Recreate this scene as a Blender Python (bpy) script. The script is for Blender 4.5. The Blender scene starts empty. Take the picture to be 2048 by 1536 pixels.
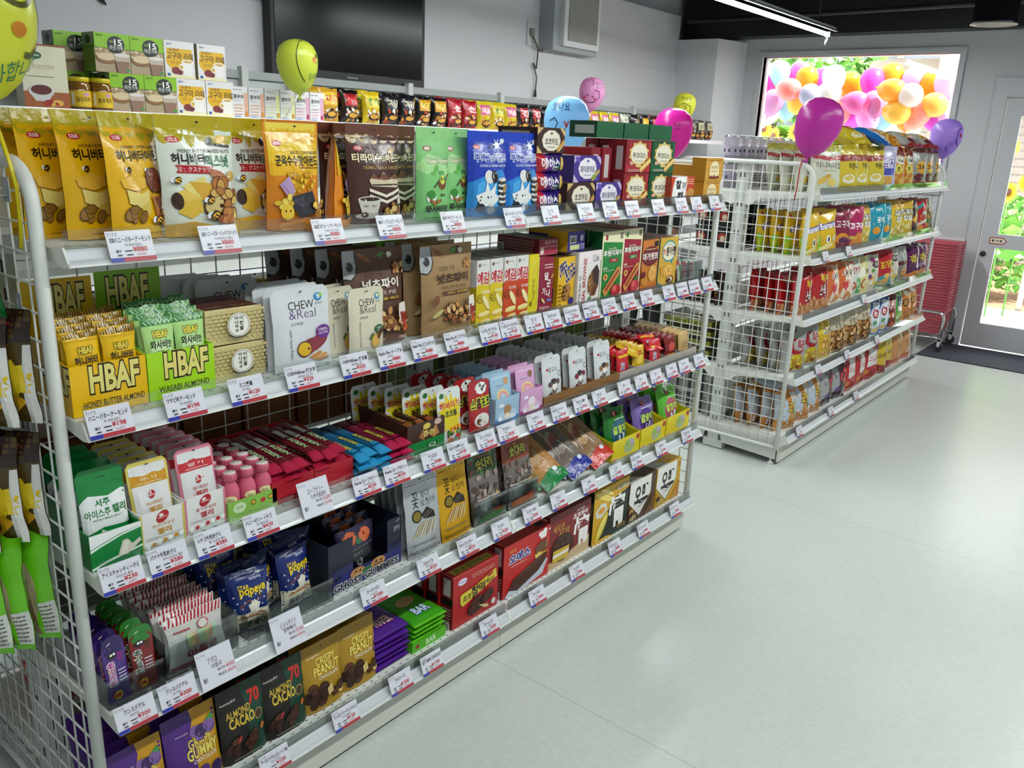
import bpy, bmesh, math, random
from mathutils import Vector, Matrix, noise
from mathutils.geometry import tessellate_polygon
PI = math.pi
SC = bpy.context.scene
COL = SC.collection
# ------------------------------------------------------------------ camera, world, sun, exposure
cam_d = bpy.data.cameras.new('camera'); cam = bpy.data.objects.new('camera', cam_d); COL.objects.link(cam)
cam.location = (-0.5914, -1.3993, 1.5694); cam.rotation_euler = (1.2823, -0.0408, -0.8822)
cam_d.sensor_width = 36.0; cam_d.lens = 36.0 * 1674.0 / 2048.0; cam_d.clip_start = 0.05
SC.camera = cam
SC.view_settings.view_transform = 'Standard'; SC.view_settings.look = 'None'
SC.view_settings.gamma = 1.0; SC.view_settings.use_curve_mapping = False
SC.view_settings.exposure = 0.0
wd = bpy.data.worlds.new('sky'); SC.world = wd; wd.use_nodes = True
nt = wd.node_tree; bg = nt.nodes['Background']
sky = nt.nodes.new('ShaderNodeTexSky'); sky.sky_type = 'HOSEK_WILKIE'; sky.turbidity = 4.0; sky.ground_albedo = 0.5
sky.sun_direction = (0.3, -0.6, 0.75)
mixw = nt.nodes.new('ShaderNodeMix'); mixw.data_type = 'RGBA'; mixw.inputs[0].default_value = 0.7
nt.links.new(sky.outputs[0], mixw.inputs[6]); mixw.inputs[7].default_value = (1, 1, 1, 1)
nt.links.new(mixw.outputs[2], bg.inputs[0]); bg.inputs[1].default_value = 7.5
sun_d = bpy.data.lights.new('sun', 'SUN'); sun_d.energy = 16.0; sun_d.angle = 0.02; sun_d.color = (1, .96, .9)
sun = bpy.data.objects.new('sun', sun_d); COL.objects.link(sun); sun.rotation_euler = (math.radians(38), math.radians(4), 0)

# ------------------------------------------------------------------ colour and materials
def lin(h):
    h = h.lstrip('#')
    if len(h) == 3: h = ''.join(c * 2 for c in h)
    r = []
    for i in (0, 2, 4):
        v = int(h[i:i + 2], 16) / 255.0
        r.append(v / 12.92 if v <= .04045 else ((v + .055) / 1.055) ** 2.4)
    return (r[0], r[1], r[2], 1.0)
MATS = {}
def mat(name, col='fff', rough=.5, metal=0., spec=.5, bump=0., bscale=40., var=0., vscale=3., attr=False, coat=0., emit=0., trans=0.):
    if name in MATS: return MATS[name]
    m = bpy.data.materials.new(name); m.use_nodes = True; MATS[name] = m
    n = m.node_tree.nodes; l = m.node_tree.links; p = n['Principled BSDF']
    p.inputs['Roughness'].default_value = rough; p.inputs['Metallic'].default_value = metal
    p.inputs['Specular IOR Level'].default_value = spec; p.inputs['Coat Weight'].default_value = coat
    p.inputs['Coat Roughness'].default_value = .12
    p.inputs['Base Color'].default_value = lin(col)
    if trans: p.inputs['Transmission Weight'].default_value = trans
    tc = n.new('ShaderNodeTexCoord'); src = None
    if attr:
        a = n.new('ShaderNodeAttribute'); a.attribute_name = 'Col'; src = a.outputs[0]
    if var:
        no = n.new('ShaderNodeTexNoise'); no.inputs['Scale'].default_value = vscale; no.inputs['Detail'].default_value = 5
        l.new(tc.outputs['Object'], no.inputs['Vector'])
        mr = n.new('ShaderNodeMapRange'); mr.inputs['To Min'].default_value = 1 - var; mr.inputs['To Max'].default_value = 1 + var
        l.new(no.outputs[0], mr.inputs['Value'])
        mx = n.new('ShaderNodeVectorMath'); mx.operation = 'SCALE'
        if src: l.new(src, mx.inputs[0])
        else: mx.inputs[0].default_value = lin(col)[:3]
        l.new(mr.outputs[0], mx.inputs['Scale']); src = mx.outputs[0]
    if src: l.new(src, p.inputs['Base Color'])
    if emit:
        p.inputs['Emission Strength'].default_value = emit
        if src: l.new(src, p.inputs['Emission Color'])
        else: p.inputs['Emission Color'].default_value = lin(col)
    if bump:
        nb = n.new('ShaderNodeTexNoise'); nb.inputs['Scale'].default_value = bscale; nb.inputs['Detail'].default_value = 4
        l.new(tc.outputs['Object'], nb.inputs['Vector'])
        b = n.new('ShaderNodeBump'); b.inputs['Strength'].default_value = bump; b.inputs['Distance'].default_value = .01
        l.new(nb.outputs[0], b.inputs['Height']); l.new(b.outputs[0], p.inputs['Normal'])
    return m
def clear(name, tint='f4f8f8', base=.06, rough=.03):
    """clear sheet: see-through with a grazing reflection"""
    if name in MATS: return MATS[name]
    m = bpy.data.materials.new(name); m.use_nodes = True; MATS[name] = m
    n = m.node_tree.nodes; l = m.node_tree.links; n.remove(n['Principled BSDF'])
    t = n.new('ShaderNodeBsdfTransparent'); t.inputs[0].default_value = lin(tint)
    g = n.new('ShaderNodeBsdfGlossy'); g.inputs['Roughness'].default_value = rough
    lw = n.new('ShaderNodeLayerWeight'); lw.inputs[0].default_value = .25
    mr = n.new('ShaderNodeMapRange'); mr.inputs['To Min'].default_value = base; mr.inputs['To Max'].default_value = .75
    mx = n.new('ShaderNodeMixShader')
    l.new(lw.outputs['Fresnel'], mr.inputs['Value']); l.new(mr.outputs[0], mx.inputs[0])
    l.new(t.outputs[0], mx.inputs[1]); l.new(g.outputs[0], mx.inputs[2]); l.new(mx.outputs[0], n['Material Output'].inputs[0])
    return m
PAPER = mat('printed_carton', rough=.42, attr=True, var=.04, vscale=30)
FILM = mat('printed_film', rough=.26, attr=True, bump=.35, bscale=26, var=.03, vscale=20, coat=.25)
MATTE = mat('printed_matte_film', rough=.42, attr=True, bump=.25, bscale=22, var=.03, vscale=20)
FOIL = mat('printed_foil', rough=.3, metal=.45, attr=True, bump=.5, bscale=24)
PLAIN = mat('painted', rough=.5, attr=True)
PLAST = mat('coloured_plastic', rough=.3, attr=True)
STEEL = mat('white_powder_coat', 'd9dbd6', rough=.38, bump=.03, bscale=300, var=.02)
CLEAR = clear('clear_acrylic')
GLASS = clear('window_glass', 'ffffff', .03, .01)
WRAP = clear('clear_film', 'f2f4f2', .12, .12)

# ------------------------------------------------------------------ mesh builder
class MB:
    def __init__(s): s.v = []; s.f = []; s.c = []; s.m = []; s.sm = []
    def poly(s, pts, col='fff', m=0, smooth=False):
        i = len(s.v); s.v.extend(tuple(p) for p in pts); s.f.append(tuple(range(i, i + len(pts))))
        s.c.append(lin(col) if isinstance(col, str) else col); s.m.append(m); s.sm.append(smooth)
    def grid(s, fn, nu, nv, col='fff', m=0, wrap=False, smooth=True, flip=False):
        i = len(s.v); c = lin(col) if isinstance(col, str) else None
        for b in range(nv + 1):
            for a in range(nu + (0 if wrap else 1)): s.v.append(tuple(fn(a / nu, b / nv)))
        w = nu if wrap else nu + 1
        for b in range(nv):
            for a in range(nu):
                a2 = (a + 1) % w
                q = (i + b * w + a, i + b * w + a2, i + (b + 1) * w + a2, i + (b + 1) * w + a)
                s.f.append(q[::-1] if flip else q)
                s.c.append(c if c else lin(col((a + .5) / nu, (b + .5) / nv))); s.m.append(m); s.sm.append(smooth)
    def box(s, x0, y0, z0, x1, y1, z1, col='fff', m=0):
        p = [(x0, y0, z0), (x1, y0, z0), (x1, y1, z0), (x0, y1, z0), (x0, y0, z1), (x1, y0, z1), (x1, y1, z1), (x0, y1, z1)]
        i = len(s.v); s.v.extend(p); c = lin(col)
        for q in ((0, 3, 2, 1), (4, 5, 6, 7), (0, 1, 5, 4), (1, 2, 6, 5), (2, 3, 7, 6), (3, 0, 4, 7)):
            s.f.append(tuple(i + k for k in q)); s.c.append(c); s.m.append(m); s.sm.append(False)
    def prism(s, prof, a0, a1, axis='x', col='fff', m=0):
        """closed outline in the plane across the axis, extruded from a0 to a1"""
        def P(a, p):
            return {'x': (a, p[0], p[1]), 'y': (p[0], a, p[1]), 'z': (p[0], p[1], a)}[axis]
        n = len(prof); i = len(s.v); c = lin(col)
        s.v.extend(P(a0, p) for p in prof); s.v.extend(P(a1, p) for p in prof)
        for k in range(n):
            s.f.append((i + k, i + (k + 1) % n, i + n + (k + 1) % n, i + n + k)); s.c.append(c); s.m.append(m); s.sm.append(False)
        for tri in tessellate_polygon([[Vector((p[0], p[1], 0)) for p in prof]]):
            s.f.append((i + tri[2], i + tri[1], i + tri[0])); s.c.append(c); s.m.append(m); s.sm.append(False)
            s.f.append((i + n + tri[0], i + n + tri[1], i + n + tri[2])); s.c.append(c); s.m.append(m); s.sm.append(False)
    def tube(s, pts, r, n=8, col='fff', m=0, closed=False):
        pts = [Vector(p) for p in pts]; i = len(s.v); c = lin(col); k = len(pts); up = None
        for j, p in enumerate(pts):
            a = pts[j - 1] if j or closed else p; b = pts[(j + 1) % k] if j < k - 1 or closed else p
            d = (b - a).normalized()
            if up is None:
                up = Vector((0, 0, 1)) if abs(d.z) < .9 else Vector((1, 0, 0))
            x = d.cross(up).normalized(); y = x.cross(d); up = y
            rr = r[j] if isinstance(r, (list, tuple)) else r
            for q in range(n):
                t = 2 * PI * (q + .5) / n; s.v.append(tuple(p + (x * math.cos(t) + y * math.sin(t)) * rr))
        for j in range(k if closed else k - 1):
            j2 = (j + 1) % k
            for q in range(n):
                s.f.append((i + j * n + q, i + j * n + (q + 1) % n, i + j2 * n + (q + 1) % n, i + j2 * n + q)); s.c.append(c); s.m.append(m); s.sm.append(n > 4)
        if not closed:
            s.f.append(tuple(i + q for q in range(n))[::-1]); s.c.append(c); s.m.append(m); s.sm.append(False)
            s.f.append(tuple(i + (k - 1) * n + q for q in range(n))); s.c.append(c); s.m.append(m); s.sm.append(False)
    def lathe(s, prof, n=24, col='fff', m=0, c0=(0, 0, 0)):
        """prof: (r, z[, colour])"""
        i = len(s.v)
        for p in prof:
            for q in range(n):
                t = 2 * PI * q / n; s.v.append((c0[0] + p[0] * math.cos(t), c0[1] + p[0] * math.sin(t), c0[2] + p[1]))
        for j in range(len(prof) - 1):
            c = lin(prof[j][2] if len(prof[j]) > 2 else col)
            for q in range(n):
                s.f.append((i + j * n + q, i + j * n + (q + 1) % n, i + (j + 1) * n + (q + 1) % n, i + (j + 1) * n + q)); s.c.append(c); s.m.append(m); s.sm.append(True)
    def build(s, name, mats, bev=0):
        me = bpy.data.meshes.new(name); me.from_pydata(s.v, [], s.f)
        for q in (mats if isinstance(mats, (list, tuple)) else [mats]): me.materials.append(q)
        me.polygons.foreach_set('material_index', s.m); me.polygons.foreach_set('use_smooth', s.sm)
        at = me.color_attributes.new('Col', 'FLOAT_COLOR', 'CORNER'); buf = []
        for f, c in zip(s.f, s.c): buf.extend(tuple(c) * len(f))
        at.data.foreach_set('color', buf); me.update(); return me
def obj(name, me, parent=None, loc=(0, 0, 0), rot=(0, 0, 0)):
    o = bpy.data.objects.new(name, me); COL.objects.link(o); o.location = loc; o.rotation_euler = rot
    if parent: o.parent = parent
    return o
def tag(o, label, cat, group=None, kind=None):
    o['label'] = label; o['category'] = cat
    if group: o['group'] = group
    if kind: o['kind'] = kind
    return o
def struct(name, me, loc=(0, 0, 0), parent=None):
    o = obj(name, me, parent, loc)
    if not parent: o['kind'] = 'structure'
    return o

# ------------------------------------------------------------------ printed artwork (thin layers of ink on a face, u v in 0..1)
_TX = {}
def textgeo(txt, b):
    k = (txt, round(b, 3))
    if k in _TX: return _TX[k]
    cu = bpy.data.curves.new('t', 'FONT'); cu.body = txt; cu.resolution_u = 2; cu.offset = b; cu.fill_mode = 'FRONT'
    o = bpy.data.objects.new('t', cu); COL.objects.link(o)
    dg = bpy.context.evaluated_depsgraph_get(); me = bpy.data.meshes.new_from_object(o.evaluated_get(dg))
    vs = [v.co.to_2d() for v in me.vertices]; fs = [list(p.vertices) for p in me.polygons]
    bpy.data.objects.remove(o); bpy.data.curves.remove(cu); bpy.data.meshes.remove(me)
    _TX[k] = (vs, fs); return _TX[k]
def R(x0, y0, x1, y1, c): return ('p', [(x0, y0), (x1, y0), (x1, y1), (x0, y1)], c)
def Q(pts, c): return ('p', pts, c)
def E(cx, cy, rx, ry, c, rot=0, n=16): return ('e', cx, cy, rx, ry, c, rot, n)
def T(t, x0, y0, x1, y1, c, b=.015, oc=None, ow=.05, rot=0): return ('t', t, x0, y0, x1, y1, c, b, oc, ow, rot)
def S(pts, w, c): return ('s', pts, w, c)
def N(x0, y0, x1, y1, n, cols, r, seed=1, oc=None, asp=.7):
    rd = random.Random(seed); out = []
    for i in range(n):
        x = rd.uniform(x0, x1); y = rd.uniform(y0, y1); a = rd.uniform(0, 180); k = rd.uniform(.75, 1.2)
        if oc: out.append(E(x, y, r * k * 1.18, r * k * asp * 1.2, oc, a, 10))
        out.append(E(x, y, r * k, r * k * asp, rd.choice(cols), a, 10))
    return out
def DRIP(y, amp, c, n=6, seed=1, x0=0, x1=1):
    rd = random.Random(seed); p = [(x0, 1), (x0, y)]
    for i in range(n):
        xa = x0 + (x1 - x0) * i / n; w = (x1 - x0) / n; d = amp * rd.uniform(.4, 1)
        for t in (.15, .3, .5, .7, .85, 1): p.append((xa + w * t, y - d * math.sin(PI * t) ** .7))
    p += [(x1, 1)]
    return Q(p[::-1], c)
def WAVE(y, amp, c, ph=0., up=True, n=14):
    p = [(i / n, y + amp * math.sin(ph + 2 * PI * i / n)) for i in range(n + 1)]
    return Q(p + ([(1, 1), (0, 1)] if up else [(1, 0), (0, 0)])[::1], c)
def LINES(x0, y0, x1, y1, n, c, seed=3, h=.4):
    """rows of small illegible print"""
    rd = random.Random(seed); out = []
    for i in range(n):
        y = y1 - (y1 - y0) * (i + .5) / n; d = (y1 - y0) / n * h; x = x0
        while x < x1 - .01:
            w = min(rd.uniform(.03, .09), x1 - x); out.append(R(x, y - d / 2, x + w * .85, y + d / 2, c)); x += w
    return out
def BARCODE(x0, y0, x1, y1):
    rd = random.Random(9); out = [R(x0, y0, x1, y1, 'f4f4f0')]; x = x0 + (x1 - x0) * .08
    while x < x1 - (x1 - x0) * .1:
        w = (x1 - x0) * rd.choice((.02, .035, .05)); out.append(R(x, y0 + (y1 - y0) * .12, x + w, y1 - (y1 - y0) * .12, '222')); x += w + (x1 - x0) * rd.choice((.025, .04))
    return out
def STRIPES(x0, y0, x1, y1, n, c, slant=0.):
    w = (x1 - x0) / (2 * n)
    return [Q([(x0 + 2 * w * i, y0), (x0 + 2 * w * i + w, y0), (min(x1, x0 + 2 * w * i + w + slant), y1), (min(x1, x0 + 2 * w * i + slant), y1)], c) for i in range(n)]
def STAR(cx, cy, rx, ry, n, c, inn=.6):
    return Q([(cx + rx * (1 if i % 2 == 0 else inn) * math.cos(PI * i / n + .3), cy + ry * (1 if i % 2 == 0 else inn) * math.sin(PI * i / n + .3)) for i in range(2 * n)], c)
def _clip(poly, ax, val):
    lo = []; hi = []
    n = len(poly)
    for i in range(n):
        a = poly[i]; b = poly[(i + 1) % n]; da = a[ax] - val; db = b[ax] - val
        if da <= 0: lo.append(a)
        if da >= 0: hi.append(a)
        if da * db < 0:
            t = da / (da - db); p = (a[0] + (b[0] - a[0]) * t, a[1] + (b[1] - a[1]) * t); lo.append(p); hi.append(p)
    return (lo if len(lo) > 2 else None, hi if len(hi) > 2 else None)
def _split(poly, cu, cv):
    todo = [poly]
    for ax, cuts in ((0, cu), (1, cv)):
        for val in cuts:
            nx = []
            for p in todo:
                mn = min(q[ax] for q in p); mx = max(q[ax] for q in p)
                if mn >= val - 1e-6 or mx <= val + 1e-6: nx.append(p); continue
                a, b = _clip(p, ax, val)
                if a: nx.append(a)
                if b: nx.append(b)
            todo = nx
    return todo
def flat(ops):
    for o in ops:
        if isinstance(o, list): yield from flat(o)
        else: yield o
def paint(mb, ops, fn, W, H, cu=(), cv=(), m=0, d0=.0003, step=.00011, smooth=False):
    """fn(u, v, d) -> point; W, H: the face's size in metres"""
    d = d0
    def put(pl, c):
        pl = [(min(1, max(0, x)), min(1, max(0, y))) for x, y in pl]
        for q in (_split(pl, cu, cv) if (cu or cv) else [pl]):
            mb.poly([fn(x, y, d) for x, y in q], c, m, smooth)
    for o in flat(ops):
        k = o[0]
        if k == 'p':
            pts = o[1]; c = lin(o[2])
            ar = sum(pts[i][0] * pts[(i + 1) % len(pts)][1] - pts[(i + 1) % len(pts)][0] * pts[i][1] for i in range(len(pts)))
            if ar < 0: pts = pts[::-1]
            if len(pts) == 4 or len(pts) == 3: put(pts, c)
            else:
                for t in tessellate_polygon([[Vector((p[0], p[1], 0)) for p in pts]]):
                    tri = [pts[i] for i in t]
                    if (tri[1][0] - tri[0][0]) * (tri[2][1] - tri[0][1]) - (tri[2][0] - tri[0][0]) * (tri[1][1] - tri[0][1]) < 0: tri = tri[::-1]
                    put(tri, c)
        elif k == 'e':
            _, cx, cy, rx, ry, c, rot, n = o; a = math.radians(rot); pts = []
            for i in range(n):
                t = 2 * PI * i / n; x = rx * W * math.cos(t); y = ry * W * math.sin(t) if rot else ry * H * math.sin(t)
                pts.append((cx + (x * math.cos(a) - y * math.sin(a)) / W, cy + (x * math.sin(a) + y * math.cos(a)) / H))
            put(pts, lin(c))
        elif k == 's':
            _, pts, w, c = o; c = lin(c); P = [Vector((p[0] * W, p[1] * H)) for p in pts]
            for i in range(len(P) - 1):
                dd = P[i + 1] - P[i]
                if dd.length < 1e-7: continue
                dd.normalize(); nn = Vector((-dd.y, dd.x)) * w * W / 2; e = dd * w * W * .3
                a = P[i] - e; b = P[i + 1] + e
                put([(q.x / W, q.y / H) for q in (a - nn, b - nn, b + nn, a + nn)], c)
        elif k == 't':
            _, txt, x0, y0, x1, y1, c, b, oc, ow, rot = o
            w = (x1 - x0) * W; h = (y1 - y0) * H; cx = (x0 + x1) / 2 * W; cy = (y0 + y1) / 2 * H; a = math.radians(rot)
            ref = textgeo(txt, b)[0]
            if not ref: continue
            mnx = min(v.x for v in ref); mxx = max(v.x for v in ref); mny = min(v.y for v in ref); mxy = max(v.y for v in ref)
            if rot in (90, -90): w, h = h, w
            for bb, col in (([(b + ow, oc)] if oc else []) + [(b, c)]):
                vs, fs = textgeo(txt, bb); col = lin(col); P = []
                for v in vs:
                    x = ((v.x - mnx) / max(1e-6, mxx - mnx) - .5) * w; y = ((v.y - mny) / max(1e-6, mxy - mny) - .5) * h
                    P.append(((cx + x * math.cos(a) - y * math.sin(a)) / W, (cy + x * math.sin(a) + y * math.cos(a)) / H))
                for f in fs:
                    q = [P[i] for i in f]
                    if len(q) == 3 and (q[1][0] - q[0][0]) * (q[2][1] - q[0][1]) - (q[2][0] - q[0][0]) * (q[1][1] - q[0][1]) < 0: q = q[::-1]
                    put(q, col)
                d += step
        d += step

# ------------------------------------------------------------------ the room
WALLM = mat('white_wall_paint', 'd6d6da', rough=.6, bump=.04, bscale=120, var=.015, vscale=2)
GREYM = mat('grey_painted_wood', 'b9b9bd', rough=.45, bump=.03, bscale=80, var=.03)
BLACKM = mat('black_ceiling_paint', '15161a', rough=.45, bump=.05, bscale=30)
def floor_mat():
    m = mat('vinyl_floor', 'c9cfca', rough=.24, spec=.5, bump=.05, bscale=90)
    n = m.node_tree.nodes; l = m.node_tree.links; p = n['Principled BSDF']; tc = n.new('ShaderNodeTexCoord')
    def noi(sc, det, lo, hi, stretch=None):
        a = n.new('ShaderNodeTexNoise'); a.inputs['Scale'].default_value = sc; a.inputs['Detail'].default_value = det
        if stretch:
            mp = n.new('ShaderNodeMapping'); mp.inputs['Scale'].default_value = stretch; l.new(tc.outputs['Object'], mp.inputs[0]); l.new(mp.outputs[0], a.inputs['Vector'])
        else: l.new(tc.outputs['Object'], a.inputs['Vector'])
        r = n.new('ShaderNodeMapRange'); r.inputs['From Min'].default_value = .3; r.inputs['From Max'].default_value = .7
        r.inputs['To Min'].default_value = lo; r.inputs['To Max'].default_value = hi; l.new(a.outputs[0], r.inputs[0]); return r.outputs[0]
    def mul(a, b):
        x = n.new('ShaderNodeMath'); x.operation = 'MULTIPLY'; l.new(a, x.inputs[0]); l.new(b, x.inputs[1]); return x.outputs[0]
    v = mul(mul(noi(70, 4, .95, 1.03, (1, .5, 1)), noi(260, 2, .97, 1.03)), noi(1.3, 6, .95, 1.03))
    sx = n.new('ShaderNodeSeparateXYZ'); l.new(tc.outputs['Object'], sx.inputs[0])
    def m1(op, a, b):
        x = n.new('ShaderNodeMath'); x.operation = op; l.new(a, x.inputs[0]); x.inputs[1].default_value = b; return x.outputs[0]
    q = m1('ADD', sx.outputs[0], 10.98 - 1.158); q = m1('DIVIDE', q, 1.83); q = m1('FRACT', q, 0); q = m1('LESS_THAN', q, .0016)
    q = m1('MULTIPLY', q, -.3); q = m1('ADD', q, 1.0); v = mul(v, q)
    sc = n.new('ShaderNodeVectorMath'); sc.operation = 'SCALE'; sc.inputs[0].default_value = lin('c9cfca')[:3]; l.new(v, sc.inputs['Scale']); l.new(sc.outputs[0], p.inputs['Base Color'])
    return m
mb = MB(); mb.box(-3, -4, -.1, 7.3, 2.85, 0); struct('floor', mb.build('floor', floor_mat()))
mb = MB(); mb.box(-3, -4, 2.95, 7.45, 3.0, 3.05)
for i in range(30): mb.box(-3, -3.9 + i * .23, 2.9, 7.3, -3.82 + i * .23, 2.95)
mb.box(4.2, -4, 2.72, 4.35, 3.0, 2.95); mb.box(7.1, -4, 2.52, 7.3, 2.85, 2.95); mb.tube([(6.7, 2.6, 2.62), (6.7, -4, 2.66)], .02)
struct('ceiling', mb.build('ceiling', BLACKM))
mb = MB(); mb.box(-3, 2.78, 0, 6.889, 2.95, 2.2); mb.box(-3, 2.8, 2.2, 6.93, 2.95, 2.70); mb.box(-3, 2.95, 2.2, 7.44, 3.05, 3)
struct('wall_back', mb.build('wall_back', WALLM))
mb = MB(); mb.prism([(6.889, 2.376), (7.31, 2.28), (7.31, 2.95), (6.889, 2.95)], 0, 2.49, 'z'); struct('wall_pilaster', mb.build('wall_pilaster', WALLM))
WX = 7.3
mb = MB()
def wbox(y0, y1, z0, z1): mb.box(WX, y0, z0, WX + .14, y1, z1)
wbox(2.1, 3, 0, 3); wbox(.427, 2.1, 0, 1.28); wbox(.427, 2.1, 2.36, 3); wbox(.03, .427, 0, 3); wbox(-.92, .03, 2.01, 3); wbox(-4, -.92, 0, 3)
struct('wall_window', mb.build('wall_window', GREYM))
mb = MB(); mb.box(-3.1, -4, 0, -3, 2.9, 3); struct('wall_end', mb.build('wall_end', WALLM))
mb = MB(); mb.box(-3.1, -4.1, 0, 7.4, -4, 3); struct('wall_front', mb.build('wall_front', WALLM))
mb = MB(); mb.box(WX - .012, .135, 0, WX, 2.28, .895); struct('trim_1', mb.build('trim_1', mat('pale_pink_wainscot', 'd9cdd2', rough=.5)))
# window with raised frame and pane
def frame(mb, x0, x1, y0, y1, z0, z1, w):
    mb.box(x0, y0 - w, z0 - w, x1, y0, z1 + w); mb.box(x0, y1, z0 - w, x1, y1 + w, z1 + w)
    mb.box(x0, y0, z1, x1, y1, z1 + w); mb.box(x0, y0, z0 - w, x1, y1, z0)
mb = MB(); frame(mb, WX - .02, WX + .06, .427, 2.1, 1.28, 2.36, .045); w1 = struct('window_1', mb.build('window_1', GREYM))
mb = MB(); mb.box(WX + .09, .43, 1.283, WX + .096, 2.097, 2.357); obj('window_pane', mb.build('pane', GLASS), w1)
mb = MB(); mb.box(WX - .03, .38, 1.255, WX - .001, 2.15, 1.28); obj('window_sill', mb.build('sill', GREYM), w1)
# door: trim, leaf with two glass panes, lock, arrow sign
mb = MB(); mb.box(WX - .022, .03, 0, WX, .125, 2.166); mb.box(WX - .022, -1.0, 2.02, WX, .03, 2.166); mb.box(WX - .022, -1.0, 0, WX, -.93, 2.02)
struct('trim_2', mb.build('trim_2', GREYM))
mb = MB(); D0, D1 = WX - .012, WX + .03
mb.box(D0, -.095, .012, D1, .022, 2.007); mb.box(D0, -.93, .012, D1, -.8, 2.007); mb.box(D0, -.8, 1.88, D1, -.095, 2.007); mb.box(D0, -.8, .845, D1, -.095, .958); mb.box(D0, -.8, .012, D1, -.095, .215)
dr = struct('door_1', mb.build('door_1', GREYM))
mb = MB(); mb.box(WX, -.8, .215, WX + .006, -.095, .845); mb.box(WX, -.8, .958, WX + .006, -.095, 1.88); obj('door_pane', mb.build('pane', GLASS), dr)
mb = MB(); mb.lathe([(0, 0, '222'), (.016, 0, '222'), (.02, -.004, '555'), (.024, .004, '888')], 16)
obj('door_lock', mb.build('lock', PLAIN), dr, (D0 - .004, -.018, .79), (0, -PI / 2, 0))
mb = MB(); mb.poly([(0, .0, -.028), (0, -.1, -.028), (0, -.13, 0), (0, -.1, .028), (0, 0, .028)], 'a8413a')
paint(mb, [Q([(.06, .14), (.75, .14), (.93, .5), (.75, .86), (.06, .86)], 'e3dcc8'), E(.2, .5, .07, .2, '40382e'), T('自動', .32, .36, .56, .64, '5a4a3a', .01), E(.66, .5, .06, .2, '40382e')], lambda u, v, d: (-d * 3, -.13 * u, -.028 + .056 * v), .13, .056)
obj('door_sticker', mb.build('sign', PAPER), dr, (D0 - .002, -.045, .905))
mb = MB(); mb.grid(lambda u, v: (6.62 + u * .66, -1.7 + v * 1.9, .006 + .006 * noise.noise((u * 40, v * 110, 0))), 40, 110, '3a3c48', smooth=False); mb.box(6.615, -1.705, 0, 7.285, .205, .004, '24252c')
tag(obj('door_mat', mb.build('mat', mat('ribbed_mat', rough=.85, attr=True, var=.25, vscale=120))), 'dark grey ribbed mat lying inside the glass door', 'mat')

# ------------------------------------------------------------------ wall fittings
mb = MB(); mb.box(2.318, 2.70, 1.835, 3.475, 2.765, 2.52, '1b1b1f'); mb.box(2.36, 2.765, 1.95, 3.4, 2.779, 2.19, '444')
tv = obj('television', mb.build('tv', PLAIN)); tag(tv, 'large black flat television hung on the white back wall', 'television')
mb = MB(); mb.box(2.343, 2.697, 1.885, 3.45, 2.7005, 2.50); obj('screen', mb.build('screen', mat('tv_screen', '08090b', rough=.2, spec=.22)), tv)
mb = MB(); mb.poly([(2.83, 2.6985, 1.848), (2.93, 2.6985, 1.848), (2.93, 2.6985, 1.868), (2.83, 2.6985, 1.868)], '1b1b1f')
paint(mb, [T('Panasonic', .1, .25, .9, .8, 'c8c8cc', .01)], lambda u, v, d: (2.83 + .1 * u, 2.698 - d, 1.85 + .018 * v), .1, .018); obj('logo', mb.build('logo', PLAIN), tv)
mb = MB(); mb.box(4.78, 2.66, 2.2, 5.36, 2.8, 2.9, 'a9adb0'); mb.box(4.86, 2.62, 2.235, 5.33, 2.66, 2.9, 'e2e4e6')
fb = obj('wall_cabinet', mb.build('cab', PLAIN)); tag(fb, 'grey metal framed panel box fixed high on the back wall', 'panel box')
mb = MB(); mb.box(4.91, 2.612, 2.275, 5.29, 2.6195, 2.9, '95958f'); obj('panel', mb.build('panel', PLAIN), fb)
mb = MB(); mb.box(4.63, 2.785, 2.22, 4.71, 2.8, 2.40, 'd0d2d0'); mb.box(4.65, 2.765, 2.29, 4.69, 2.785, 2.34, '8a8a80')
so = obj('wall_socket', mb.build('socket', PLAIN)); tag(so, 'white wall socket plate with plug beside the metal panel box', 'socket')
mb = MB(); mb.tube([(4.67, 2.77, 2.29), (4.72, 2.75, 2.2), (4.78, 2.76, 2.19), (4.8, 2.76, 2.24)], .008, 6, '6b6550'); mb.tube([(4.72, 2.75, 2.2), (4.72, 2.76, 2.06), (4.68, 2.76, 2.1), (4.73, 2.76, 2.0), (4.72, 2.76, 1.9)], .005, 6, '55524a'); mb.lathe([(0, 0), (.012, .0), (.008, .05), (0, .05)], 10, '333', 0, (4.72, 2.76, 1.86))
tag(obj('pull_cord', mb.build('cord', PLAIN)), 'looped pull cord dangling below the wall socket', 'cord')
mb = MB(); mb.tube([(1.36, 2.775, 2.6), (1.365, 2.775, 2.16), (1.41, 2.77, 2.12), (1.46, 2.765, 2.08), (1.44, 2.77, 2.13)], [.003, .003, .012, .01, .004], 6, '3c3e3c')
tag(obj('tied_cord', mb.build('cord2', PLAIN)), 'dark knotted cord hanging on the wall above green drink boxes', 'cord')

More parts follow.
